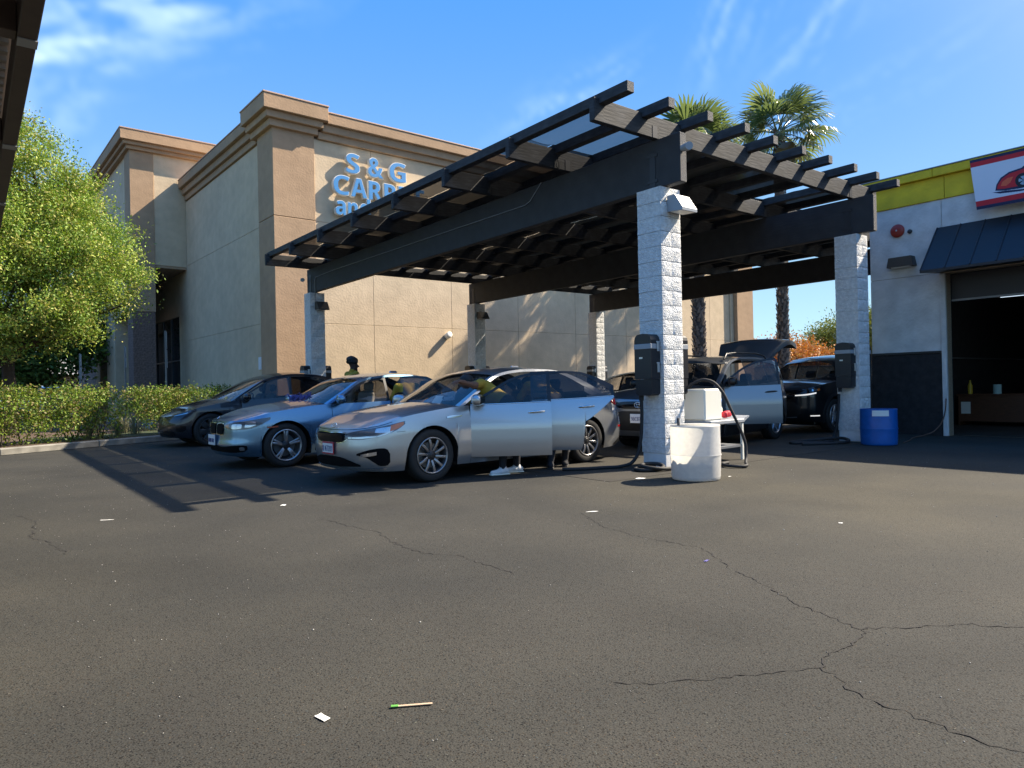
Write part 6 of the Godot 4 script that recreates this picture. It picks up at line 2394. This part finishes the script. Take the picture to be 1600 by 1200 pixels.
func trees() -> void:
	var bark := wear(mat("bark", lin(0.085, 0.065, 0.05), 0.9), T.wood, 0.5, T.rock, 1.0)
	wear(mat("palm_bark", lin(0.13, 0.10, 0.08), 0.95), T.blotch, 0.3, T.rock, 2.0)
	var sb := mat("stub", Color.WHITE, 0.95)
	sb.vertex_color_use_as_albedo = true
	for s in [["palm_green", lin(0.040, 0.070, 0.018)], ["palm_old", lin(0.075, 0.085, 0.03)], ["palm_dry", lin(0.20, 0.135, 0.07)]]:
		var pm := mat(s[0], s[1], 0.32, 0.0, 0.7)
		pm.backlight_enabled = true
		pm.backlight = lin(0.12, 0.16, 0.045)
	var leafm := leaf_mat("leaf", Color.WHITE, 0.5)
	var tf := [tuft(20, 0.24, 0.078, 1), tuft(20, 0.24, 0.078, 2), tuft(18, 0.28, 0.072, 3)]
	# big yellow-green tree at the edge of the lot
	tree("leafy_tree", "tall yellow-green tree over the clipped hedge beside the shop", Vector3(0.9, 0.1, -23.4), [
		[Vector3(-0.6, 6.3, 0.0), Vector3(2.5, 2.5, 2.4)], [Vector3(1.5, 4.7, 0.3), Vector3(1.75, 1.7, 1.8)], [Vector3(-2.6, 4.9, 0.4), Vector3(2.0, 2.0, 2.0)], [Vector3(0.1, 3.9, 1.3), Vector3(1.9, 1.5, 1.4)],
		[Vector3(-1.2, 8.1, 0.0), Vector3(1.3, 1.2, 1.3)], [Vector3(-2.6, 3.1, 0.9), Vector3(1.6, 1.4, 1.4)], [Vector3(0.9, 6.2, 0.2), Vector3(1.3, 1.2, 1.3)], [Vector3(-1.2, 2.7, 1.0), Vector3(1.2, 0.9, 1.0)], [Vector3(2.2, 3.7, 0.0), Vector3(0.9, 0.7, 1.0)], [Vector3(2.5, 5.2, 0.2), Vector3(0.8, 0.7, 0.8)], [Vector3(1.5, 7.1, 0.0), Vector3(0.75, 0.8, 0.8)], [Vector3(-0.3, 8.6, 0.2), Vector3(0.7, 0.9, 0.7)], [Vector3(0.5, 7.8, 0.6), Vector3(0.6, 0.7, 0.6)], [Vector3(1.2, 2.9, 0.9), Vector3(0.8, 0.6, 0.8)]],
		2.4, 0.17, tf, leafm, [Color(0.26, 0.36, 0.05), Color(0.34, 0.40, 0.07), Color(0.17, 0.28, 0.045), Color(0.36, 0.33, 0.09), Color(0.21, 0.31, 0.06)], 15500, bark)
	var big := [tuft(18, 0.7, 0.22, 11), tuft(18, 0.7, 0.22, 12)]
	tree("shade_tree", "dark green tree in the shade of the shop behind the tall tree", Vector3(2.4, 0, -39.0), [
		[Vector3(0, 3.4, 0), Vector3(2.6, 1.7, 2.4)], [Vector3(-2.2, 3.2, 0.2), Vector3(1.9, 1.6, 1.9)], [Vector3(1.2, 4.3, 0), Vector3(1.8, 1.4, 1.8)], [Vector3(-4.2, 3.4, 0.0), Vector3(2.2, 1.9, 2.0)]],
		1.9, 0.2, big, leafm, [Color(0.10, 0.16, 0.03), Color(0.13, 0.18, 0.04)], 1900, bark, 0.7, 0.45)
	tree("autumn_tree", "orange leafed tree far behind the black sport utility car", Vector3(46.5, 0, -27.2), [
		[Vector3(0, 2.9, 0), Vector3(1.9, 1.6, 1.9)], [Vector3(1.6, 2.4, 1.2), Vector3(1.5, 1.3, 1.5)], [Vector3(-1.1, 2.5, -1.0), Vector3(1.3, 1.4, 1.4)], [Vector3(3.2, 2.0, 2.6), Vector3(1.5, 1.2, 1.5)]],
		1.4, 0.14, [tuft(9, 0.55, 0.16, 21, 0.6), tuft(9, 0.55, 0.16, 22, 0.6)], leaf_mat("leaf_orange", Color.WHITE, 0.3), [Color(0.55, 0.20, 0.05), Color(0.62, 0.28, 0.08), Color(0.42, 0.17, 0.06), Color(0.50, 0.30, 0.10)], 1900, bark, 0.55, 0.32)
	tree("round_tree", "round olive green tree behind the orange tree", Vector3(57.0, 0, -27.5), [
		[Vector3(0, 4.2, 0), Vector3(2.6, 2.4, 2.6)], [Vector3(1.8, 3.4, 1.5), Vector3(2.2, 2.0, 2.2)], [Vector3(-1.6, 3.6, -1.4), Vector3(1.8, 1.8, 1.8)]],
		1.8, 0.2, [tuft(14, 0.6, 0.18, 31), tuft(14, 0.6, 0.18, 32)], leafm, [Color(0.17, 0.19, 0.03), Color(0.21, 0.21, 0.04), Color(0.13, 0.16, 0.03)], 2400, bark, 0.7, 0.4)
	palm("shorter looking fan palm with its crown behind the canopy timbers", Vector3(26.7, 0, -20.1), 11.7, 3)
	palm("fan palm with wide ragged crown standing clear against the sky", Vector3(32.1, 0, -19.1), 13.5, 8)
	# hedges: leaf tufts round twiggy stems
	hedge("clipped_hedge", "clipped sunlit green hedge behind the pale kerb", [Vector3(-7.5, 0.1, -15.9), Vector3(-2.5, 0.1, -17.3), Vector3(0.6, 0.1, -18.4), Vector3(2.75, 0.1, -19.55)], 1.18, 0.95, 5200, leafm,
		[Color(0.14, 0.22, 0.025), Color(0.20, 0.26, 0.035), Color(0.09, 0.15, 0.025), Color(0.22, 0.18, 0.06)])
	hedge("shaded_hedge", "dark hedge in the shade of the shop wall", [Vector3(3.5, 0.1, -21.9), Vector3(5.3, 0.1, -22.6), Vector3(6.6, 0.1, -23.1)], 1.15, 0.9, 1500, leafm,
		[Color(0.14, 0.22, 0.025), Color(0.20, 0.26, 0.035), Color(0.09, 0.15, 0.025), Color(0.22, 0.18, 0.06)])
	# dry grass tufts and low plants between the hedges
	for k in 4:
		var t := thing("grass_clump", "dry grass clump %s" % ["by the dark crossover", "under the hedge corner", "on the lawn strip", "at the foot of the shaded hedge"][k], "plant", [Vector3(2.9, 0.13, -19.5), Vector3(2.3, 0.13, -19.3), Vector3(3.4, 0.13, -20.3), Vector3(3.3, 0.13, -21.3)][k], 0.0, "dry grass clumps")
		var b := MB.new()
		for q in 70:
			var a := rng.randf() * TAU
			var p := Vector3(cos(a), 0, sin(a)) * rng.randf() * 0.18
			var d := Vector3(cos(a), 0, sin(a)) * rng.randf_range(0.05, 0.35)
			var h := rng.randf_range(0.25, 0.6)
			var s := Vector3(-sin(a), 0, cos(a)) * 0.006
			b.quad(p - s, p + d * 0.3 + Vector3(0, h * 0.7, 0) - s, p + d * 0.3 + Vector3(0, h * 0.7, 0) + s, p + s)
			b.tri(p + d * 0.3 + Vector3(0, h * 0.7, 0) - s, p + d + Vector3(0, h * 0.9, 0), p + d * 0.3 + Vector3(0, h * 0.7, 0) + s)
		part(b, "blades", mat("dry_grass", lin(0.16, 0.15, 0.07), 0.8), t)

func hedge(called: String, label: String, line: Array, h: float, w: float, count: int, m: Material, tones: Array) -> void:
	var t := thing(called, label, "hedge")
	var tf := [tuft(12, 0.14, 0.06, 41, 0.55), tuft(12, 0.14, 0.06, 42, 0.55), tuft(12, 0.16, 0.055, 43, 0.55)]
	var total := 0.0
	for k in line.size() - 1:
		total += line[k].distance_to(line[k + 1])
	var spots := []
	var bump := fnl(71, 0.9, 3)
	var b := MB.new()
	for k in line.size() - 1:
		var p: Vector3 = line[k]
		var q: Vector3 = line[k + 1]
		var d := (q - p).normalized()
		var s := d.cross(Vector3.UP)
		var n := int(count * p.distance_to(q) / total)
		for i in n:
			var f := rng.randf()
			var a := rng.randf_range(0.0, TAU)
			# rounded box section, denser near the skin, thin at the foot
			var cx := cos(a)
			var cy := sin(a)
			var sc := minf(1.0 / maxf(absf(cx), 0.01), 1.0 / maxf(absf(cy), 0.01))
			var rr := lerpf(sc, 1.15, 0.35) * (rng.randf_range(0.80, 1.0) if rng.randf() < 0.8 else rng.randf_range(0.2, 0.8))
			var o := p.lerp(q, f)
			var y := h * 0.5 + cy * rr * h * 0.5
			if y < h * 0.3 and rng.randf() < 0.72:
				continue
			rr *= 1.0 + 0.22 * bump.get_noise_3d(o.x, y * 2.0, o.z + signf(cx) * 3.0)
			y += 0.10 * bump.get_noise_2d(o.x * 2.0, o.z * 2.0) * y / h
			spots.append(Vector3(o.x, o.y + y, o.z) + s * (cx * rr * w * 0.5))
		for i in int(p.distance_to(q) / 0.16):
			var o := p.lerp(q, rng.randf()) + s * rng.randf_range(-0.3, 0.3) * w
			var top := o + Vector3(rng.randfn() * 0.12, h * rng.randf_range(0.5, 0.85), rng.randfn() * 0.12)
			b.tube([o, o.lerp(top, 0.5) + Vector3(rng.randfn(), 0, rng.randfn()) * 0.05, top], [0.014, 0.010, 0.005], 5, false)
	var stems := part(b, "stems", M.bark, t)
	stems.set_meta("kind", "stuff")
	scatter("foliage", tf, spots, m, t, tones, 0.8, 1.4)

func drum(called: String, label: String, at: Vector3, r: float, h: float, m: Material) -> Node3D:
	var t := thing(called, label, "barrel", at)
	var b := MB.new()
	b.lathe([Vector2(0.0, 0.005), Vector2(r * 0.92, 0.005), Vector2(r * 0.96, 0.012), Vector2(r * 0.985, 0.05), Vector2(r, 0.2), Vector2(r * 1.01, h * 0.44), Vector2(r * 1.03, h * 0.452), Vector2(r * 1.03, h * 0.468), Vector2(r * 1.01, h * 0.48), Vector2(r * 0.995, h * 0.8),
		Vector2(r * 0.99, h - 0.03), Vector2(r * 1.0, h - 0.014), Vector2(r * 0.99, h), Vector2(r * 0.955, h - 0.006)], 48)
	part(b, "shell", m, t)
	return t

func hose(label: String, pts: Array, r: float, m: Material) -> Node3D:
	var c := Curve3D.new()
	for k in pts.size():
		var tan: Vector3 = (pts[mini(k + 1, pts.size() - 1)] - pts[maxi(k - 1, 0)]) * 0.22
		c.add_point(pts[k], -tan, tan)
	c.bake_interval = 0.05
	var b := MB.new()
	b.tube(Array(c.get_baked_points()), r, 10)
	var o := part(b, "vacuum_hose", m)
	tag(o, label, "hose", "hoses on the ground")
	return o

func scrap(label: String, at: Vector3, w: float, l: float, turn: float, m: Material, cat := "litter") -> void:
	var b := MB.new()
	var rows := []
	for i in 4:
		var row := PackedVector3Array()
		for j in 4:
			row.append(Vector3((j / 3.0 - 0.5) * w + rng.randfn() * w * 0.012, 0.004 + absf(rng.randfn()) * 0.002, (i / 3.0 - 0.5) * l + rng.randfn() * l * 0.01))
		rows.append(row)
	b.grid(rows)
	var o := part(b, "paper_scrap", m)
	o.position = at
	o.rotation.y = turn
	tag(o, label, cat, "litter on the asphalt")

func small_things() -> void:
	var t := drum("white_barrel", "scuffed white open plastic barrel standing before the white pillar", Vector3(7.0, 0, -5.36), 0.297, 0.665, M.drum_white)
	var b := MB.new()
	for k in 3:
		var a := 1.9 + 0.4 * k
		b = MB.new()
		b.obox(Vector3(cos(a) * 0.2, 0.55, -sin(a) * 0.2), Vector3(0.03, 0.4, 0.03), Basis(Vector3(0.4, 0.2, 0.3).normalized(), 0.35 * k - 0.3), 0.006)
		if k == 0:
			part(b, "stick", M.dark_metal, t)
	b = MB.new()
	var rub := []
	for i in 7:
		var row := PackedVector3Array()
		for j in 28:
			var a := TAU * j / 28.0
			row.append(Vector3(cos(a) * 0.285 * i / 6.0, 0.20 + (rng.randf() * 0.09 if j % 2 == 0 or i < 6 else 0.0), sin(a) * 0.285 * i / 6.0))
		rub.append(row)
	b.grid(rub, true)
	part(b, "rubbish", M.black_rubber, t)
	t = drum("blue_barrel", "dark blue plastic barrel with a torn label by the shaded pillar", Vector3(12.78, 0, -5.80), 0.30, 0.64, M.drum_blue)
	var rows := [PackedVector3Array(), PackedVector3Array()]
	for k in 9:
		var a := lerpf(2.45, 3.35, k / 8.0) - 0.3
		rows[0].append(Vector3(cos(a) * 0.3015, 0.52, sin(a) * 0.3015))
		rows[1].append(Vector3(cos(a) * 0.2995, 0.62, sin(a) * 0.2995))
	b = MB.new()
	b.grid(rows)
	part(b, "label_sticker", M.paper, t)
	# work cart with a white box on it
	t = thing("work_cart", "grey steel work cart behind the white barrel", "cart", Vector3(8.62, 0, -6.35), 0.05)
	slab(t, "cart_top", M.grey_plastic, Vector3(-0.28, 0.56, -0.32), Vector3(0.62, 0.62, 0.22), 0.01)
	slab(t, "lower_shelf", M.grey_metal, Vector3(-0.26, 0.2, -0.3), Vector3(0.60, 0.23, 0.2))
	for x in [-0.26, 0.58]:
		for z in [-0.29, 0.19]:
			slab(t, "leg", M.white_plastic, Vector3(x - 0.018, 0, z - 0.018), Vector3(x + 0.018, 0.559, z + 0.018))
	b = MB.new()
	b.prism(PackedVector2Array([Vector2(0.60, 0.56), Vector2(0.78, 0.64), Vector2(0.78, 0.66), Vector2(0.60, 0.621)]), -0.30, 0.2)
	part(b, "handle_wing", M.grey_plastic, t)
	t = thing("white_box", "cream white plastic dispenser box standing on the cart", "box", Vector3(8.56, 0.62, -6.38), 0.05)
	slab(t, "box_body", M.white_plastic, Vector3(-0.22, 0.002, -0.22), Vector3(0.22, 0.46, 0.16), 0.02)
	slab(t, "side_vent", M.dark_metal, Vector3(0.221, 0.12, -0.1), Vector3(0.226, 0.34, 0.02))
	t = thing("spray_bottle", "white spray bottle standing on the cart", "bottle", Vector3(8.95, 0.62, -6.40))
	b = MB.new()
	b.lathe([Vector2(0.0, 0.0), Vector2(0.045, 0.0), Vector2(0.045, 0.0), Vector2(0.048, 0.02), Vector2(0.048, 0.16), Vector2(0.02, 0.22), Vector2(0.018, 0.25), Vector2(0.0, 0.25)], 12)
	part(b, "bottle_body", M.white_plastic, t)
	b = MB.new()
	b.obox(Vector3(0.01, 0.28, 0), Vector3(0.10, 0.05, 0.03), Basis(), 0.01)
	part(b, "trigger", M.badge_blue, t)
	for k in 2:
		var red := thing("red_sponge", ["red cleaning sponge on the cart beside the spray bottle", "red cleaning sponge at the end of the cart"][k], "sponge", Vector3([8.86, 9.10][k], 0.62, [-6.24, -6.36][k]))
		b = MB.new()
		b.ball(Vector3(0, 0.07, 0), Vector3([0.04, 0.07][k], 0.05, 0.05), 10, 7, Basis(), 0.7)
		part(b, "foam", M.red_foam, red)
	# hoses
	hose("black hose arching from the pillar over the cart to the barrel", [Vector3(8.13, 1.06, -6.40), Vector3(8.2, 1.16, -6.30), Vector3(8.32, 1.21, -6.15), Vector3(8.42, 1.08, -6.0), Vector3(8.50, 0.78, -5.88), Vector3(8.60, 0.40, -5.76), Vector3(8.60, 0.18, -5.72), Vector3(8.5, 0.06, -5.66), Vector3(8.32, 0.03, -5.55), Vector3(8.2, 0.03, -5.7), Vector3(8.3, 0.03, -5.9), Vector3(8.5, 0.03, -5.95)], 0.022, M.black_rubber)
	hose("black hose hanging from the pillar cabinet and lying behind the silver saloon", [Vector3(7.44, 0.95, -6.60), Vector3(7.44, 0.7, -6.60), Vector3(7.42, 0.35, -6.62), Vector3(7.34, 0.12, -6.66), Vector3(7.2, 0.035, -6.75), Vector3(6.9, 0.026, -6.88), Vector3(6.6, 0.026, -7.0), Vector3(6.42, 0.026, -7.15)], 0.024, M.black_rubber)
	hose("coiled black hose at the foot of the white pillar", [Vector3(7.42, 0.03, -6.35), Vector3(7.25, 0.03, -6.45), Vector3(7.05, 0.03, -6.38), Vector3(7.1, 0.03, -6.2), Vector3(7.35, 0.035, -6.18), Vector3(7.45, 0.07, -6.3), Vector3(7.3, 0.08, -6.42), Vector3(7.1, 0.075, -6.3), Vector3(7.2, 0.05, -6.12), Vector3(7.45, 0.03, -6.1)], 0.026, M.black_rubber)
	hose("black hose heap at the foot of the shaded pillar", [Vector3(13.0, 0.9, -6.62), Vector3(12.98, 0.4, -6.65), Vector3(12.9, 0.06, -6.7), Vector3(12.6, 0.03, -6.6), Vector3(12.2, 0.03, -6.75), Vector3(11.9, 0.03, -6.95), Vector3(12.2, 0.03, -7.05), Vector3(12.6, 0.05, -6.85), Vector3(12.85, 0.08, -6.55), Vector3(12.7, 0.05, -6.3), Vector3(12.4, 0.03, -6.35), Vector3(12.1, 0.03, -6.5), Vector3(11.8, 0.03, -6.7)], 0.028, M.black_rubber)
	hose("thin orange brown hose along the foot of the garage wall", [Vector3(13.3, 0.012, -5.6), Vector3(13.9, 0.012, -5.75), Vector3(14.6, 0.012, -5.95), Vector3(15.1, 0.03, -5.95), Vector3(15.3, 0.14, -5.82), Vector3(15.37, 0.4, -5.70), Vector3(15.38, 0.75, -5.66)], 0.011, M.hose_brown)
	# shaggy duster on the blue saloon's windscreen foot
	t = thing("duster_mop", "purple shaggy duster lying on the blue saloon's windscreen foot", "duster", Vector3(4.50, 1.0, -11.58), 0.3)
	b = MB.new()
	var rr := RandomNumberGenerator.new()
	rr.seed = 6
	for k in 130:
		var x := rr.randf_range(-0.26, 0.26)
		var a := rr.randf() * PI
		var o := Vector3(rr.randf_range(-0.05, 0.05), 0.035, x)
		var d := Vector3(cos(a) * 0.8, 0.10 + 0.3 * rr.randf(), rr.randfn() * 0.5).normalized() * rr.randf_range(0.08, 0.17)
		b.tube([o, o + d * 0.6 + Vector3(0, 0.03, 0), o + d + Vector3(0, -0.05, 0)], [0.010, 0.009, 0.006], 4, false)
	part(b, "strands", M.duster, t)
	b = MB.new()
	b.tube([Vector3(0.0, 0.03, 0.2), Vector3(0.05, 0.035, 0.62)], 0.014, 8)
	part(b, "duster_handle", M.black_plastic, t)
	# papers on the silver saloon's dash
	for k in 2:
		b = MB.new()
		b.obox(Vector3.ZERO, Vector3(0.16, 0.003, 0.20), Basis(Vector3.BACK, 0.9))
		var o := part(b, "dash_paper", M.paper)
		o.position = [Vector3(5.30, 1.0, -8.55), Vector3(5.12, 0.965, -8.28)][k]
		tag(o, ["white paper propped on the silver saloon's dashboard", "white paper lying at the silver saloon's windscreen foot"][k], "paper", "papers on the dash")
	# litter
	var green := mat("green_print", lin(0.10, 0.32, 0.05), 0.7)
	var tan := mat("tan_paper", lin(0.50, 0.36, 0.24), 0.8)
	scrap("small torn white paper lying alone on the asphalt", Vector3(0.995, 0, -2.43), 0.062, 0.028, -1.39, M.paper)
	b = MB.new()
	b.obox(Vector3(0.0, 0.004, 0), Vector3(0.13, 0.003, 0.011), Basis(), 0.001)
	var st := part(b, "stir_stick", tan)
	st.position = Vector3(1.30, 0.002, -2.297)
	st.rotation.y = -0.53
	tag(st, "flat wooden stick with a green tip on the asphalt", "stick", "litter on the asphalt")
	b = MB.new()
	b.obox(Vector3(-0.075, 0.005, 0), Vector3(0.028, 0.004, 0.015), Basis(), 0.001)
	part(b, "green_tip", green, st)
	scrap("thin white straw paper at the start of the long crack", Vector3(4.55, 0, -4.67), 0.12, 0.015, -0.4, M.paper)
	scrap("pale blue paper in the white barrel's shadow", Vector3(6.565, 0, -5.87), 0.12, 0.10, 0.3, M.paper)
	scrap("small purple scrap beside the long crack", Vector3(3.84, 0, -2.87), 0.05, 0.02, 0.2, M.duster)
	scrap("tiny white scrap at the edge of the canopy shadow", Vector3(2.55, 0, -7.15), 0.06, 0.05, 0.9, M.paper)
	scrap("white scrap right of the white barrel", Vector3(7.45, 0, -5.19), 0.05, 0.03, 0.1, M.paper)
	scrap("white scrap on the open asphalt near the long crack", Vector3(5.64, 0, -2.88), 0.03, 0.03, 0.5, M.paper)
	scrap("brown dry leaf on the sunlit asphalt near the garage shadow", Vector3(7.2, 0, -1.9), 0.05, 0.03, 0.5, tan)
	scrap("thin pale scrap left of the canopy shadow", Vector3(1.02, 0, -7.55), 0.12, 0.02, -0.5, M.paper)
	# loose pale stones all over the lot: far too many to count
	var sm := MB.new()
	sm.ball(Vector3.ZERO, Vector3(1, 0.6, 0.8), 5, 3)
	var mm := MultiMesh.new()
	mm.transform_format = MultiMesh.TRANSFORM_3D
	mm.use_colors = true
	mm.mesh = sm.mesh()
	mm.instance_count = 2600
	for k in 2600:
		var x := rr.randf_range(0.2, 11.0)
		var z := rr.randf_range(-14.0, 0.4)
		var s := rr.randf_range(0.0015, 0.0042) * (1.0 if rr.randf() < 0.93 else 1.7)
		mm.set_instance_transform(k, Transform3D(Basis(Vector3.UP, rr.randf() * TAU).scaled(Vector3.ONE * s), Vector3(x, 0.002, z)))
		var g := rr.randf_range(0.12, 0.42)
		mm.set_instance_color(k, Color(g, g * 0.96, g * 0.88))
	var mi := MultiMeshInstance3D.new()
	mi.name = "loose_grit"
	mi.multimesh = mm
	var gm := mat("grit", Color.WHITE, 0.9)
	gm.vertex_color_use_as_albedo = true
	mi.material_override = gm
	mi.set_meta("kind", "stuff")
	mi.set_meta("label", "loose pale grit scattered over the asphalt")
	add_child(mi)
	# posts with signs near the shop entry
	post("white parking sign on a post before the shop window", Vector3(5.35, 0.1, -26.0), 3.2, 0.10, 0.62)
	post("white sign on a thin post left of the brick column", Vector3(3.5, 0.1, -32.0), 2.7, 0.09, 0.5)
	post("small sign on a thin post beside the brick column", Vector3(4.75, 0.1, -30.0), 2.9, 0.06, 0.4)
	post("white sign on a post far under the tall tree", Vector3(-0.6, 0.1, -40.0), 2.6, 0.10, 0.6)
	t = thing("wall_plate", "small white sign plate on the shaded shop side wall", "sign", Vector3(7.78, 1.9, -23.7))
	slab(t, "plate", M.plate, Vector3(-0.02, 0, -0.14), Vector3(-0.004, 0.42, 0.14), 0.003)
	# security cameras on the canopy
	for s in [["round pale camera on the end of the nearest canopy beam", Vector3(7.72, 4.36, -5.98)], ["small camera at the far end of the nearest canopy beam", Vector3(7.55, 4.3, -19.22)]]:
		t = thing("security_camera", s[0], "camera", s[1], 0.0, "security cameras")
		b = MB.new()
		b.tube([Vector3(-0.02, 0, -0.03), Vector3(-0.02, 0, 0.05), Vector3(-0.06, -0.01, 0.12)], [0.045, 0.055, 0.055], 12)
		part(b, "camera_body", M.grey_plastic, t)
		slab(t, "camera_bracket", M.dark_metal, Vector3(-0.035, -0.02, -0.05), Vector3(0.0, 0.02, -0.02))
	# boundary wall, far house and street lamp
	t = thing("boundary_wall", "low tan block wall far behind the black utility car", "wall", Vector3(40.0, 0, -24.0), -0.5)
	slab(t, "wall_body", M.stucco, Vector3(-6, 0, -0.1), Vector3(16, 1.95, 0.1))
	slab(t, "wall_cap", M.kerb, Vector3(-6, 1.952, -0.14), Vector3(16, 2.05, 0.14), 0.01)
	t = thing("street_lamp", "distant lamp head on an arm past the shop end", "street lamp", Vector3(52.0, 0, -35.2), 0.95)
	b = MB.new()
	b.tube([Vector3(-0.4, 0, 0), Vector3(-0.4, 7.6, 0), Vector3(-0.2, 7.8, 0), Vector3(0.5, 7.85, 0)], [0.1, 0.07, 0.05, 0.05], 8)
	part(b, "pole", M.bronze_metal, t)
	b = MB.new()
	b.ball(Vector3(0.9, 7.87, 0), Vector3(0.5, 0.09, 0.2), 12, 6)
	part(b, "lamp_head", M.bronze_metal, t)
	t = thing("far_house", "low house with pale grey roof far beyond the hedge", "house", Vector3(2.5, 0, -62.0), 0.0)
	slab(t, "wall", M.stucco_brown, Vector3(-9, 0, -4), Vector3(5, 2.6, 4))
	b = MB.new()
	b.prism(PackedVector2Array([Vector2(-4.6, 2.6), Vector2(4.6, 2.6), Vector2(0, 4.3)]), -9.4, 5.4, Transform3D(Basis(Vector3(0, 0, 1), Vector3(0, 1, 0), Vector3(1, 0, 0)), Vector3.ZERO))
	part(b, "roof", mat("shingle", lin(0.30, 0.30, 0.29), 0.9), t)

func post(label: String, at: Vector3, h: float, w: float, sh: float) -> void:
	var t := thing("sign_post", label, "sign", at, 1.36, "signs by the shop entry")
	var b := MB.new()
	b.tube([Vector3.ZERO, Vector3(0, h, 0)], 0.03, 8)
	part(b, "post", M.grey_metal, t)
	for k in 2:
		slab(t, "sign_plate", M.plate, Vector3(-w - 0.06, h - sh * (k + 1) - 0.02 * k, 0.032), Vector3(w + 0.06, h - sh * k - 0.04, 0.04), 0.003)
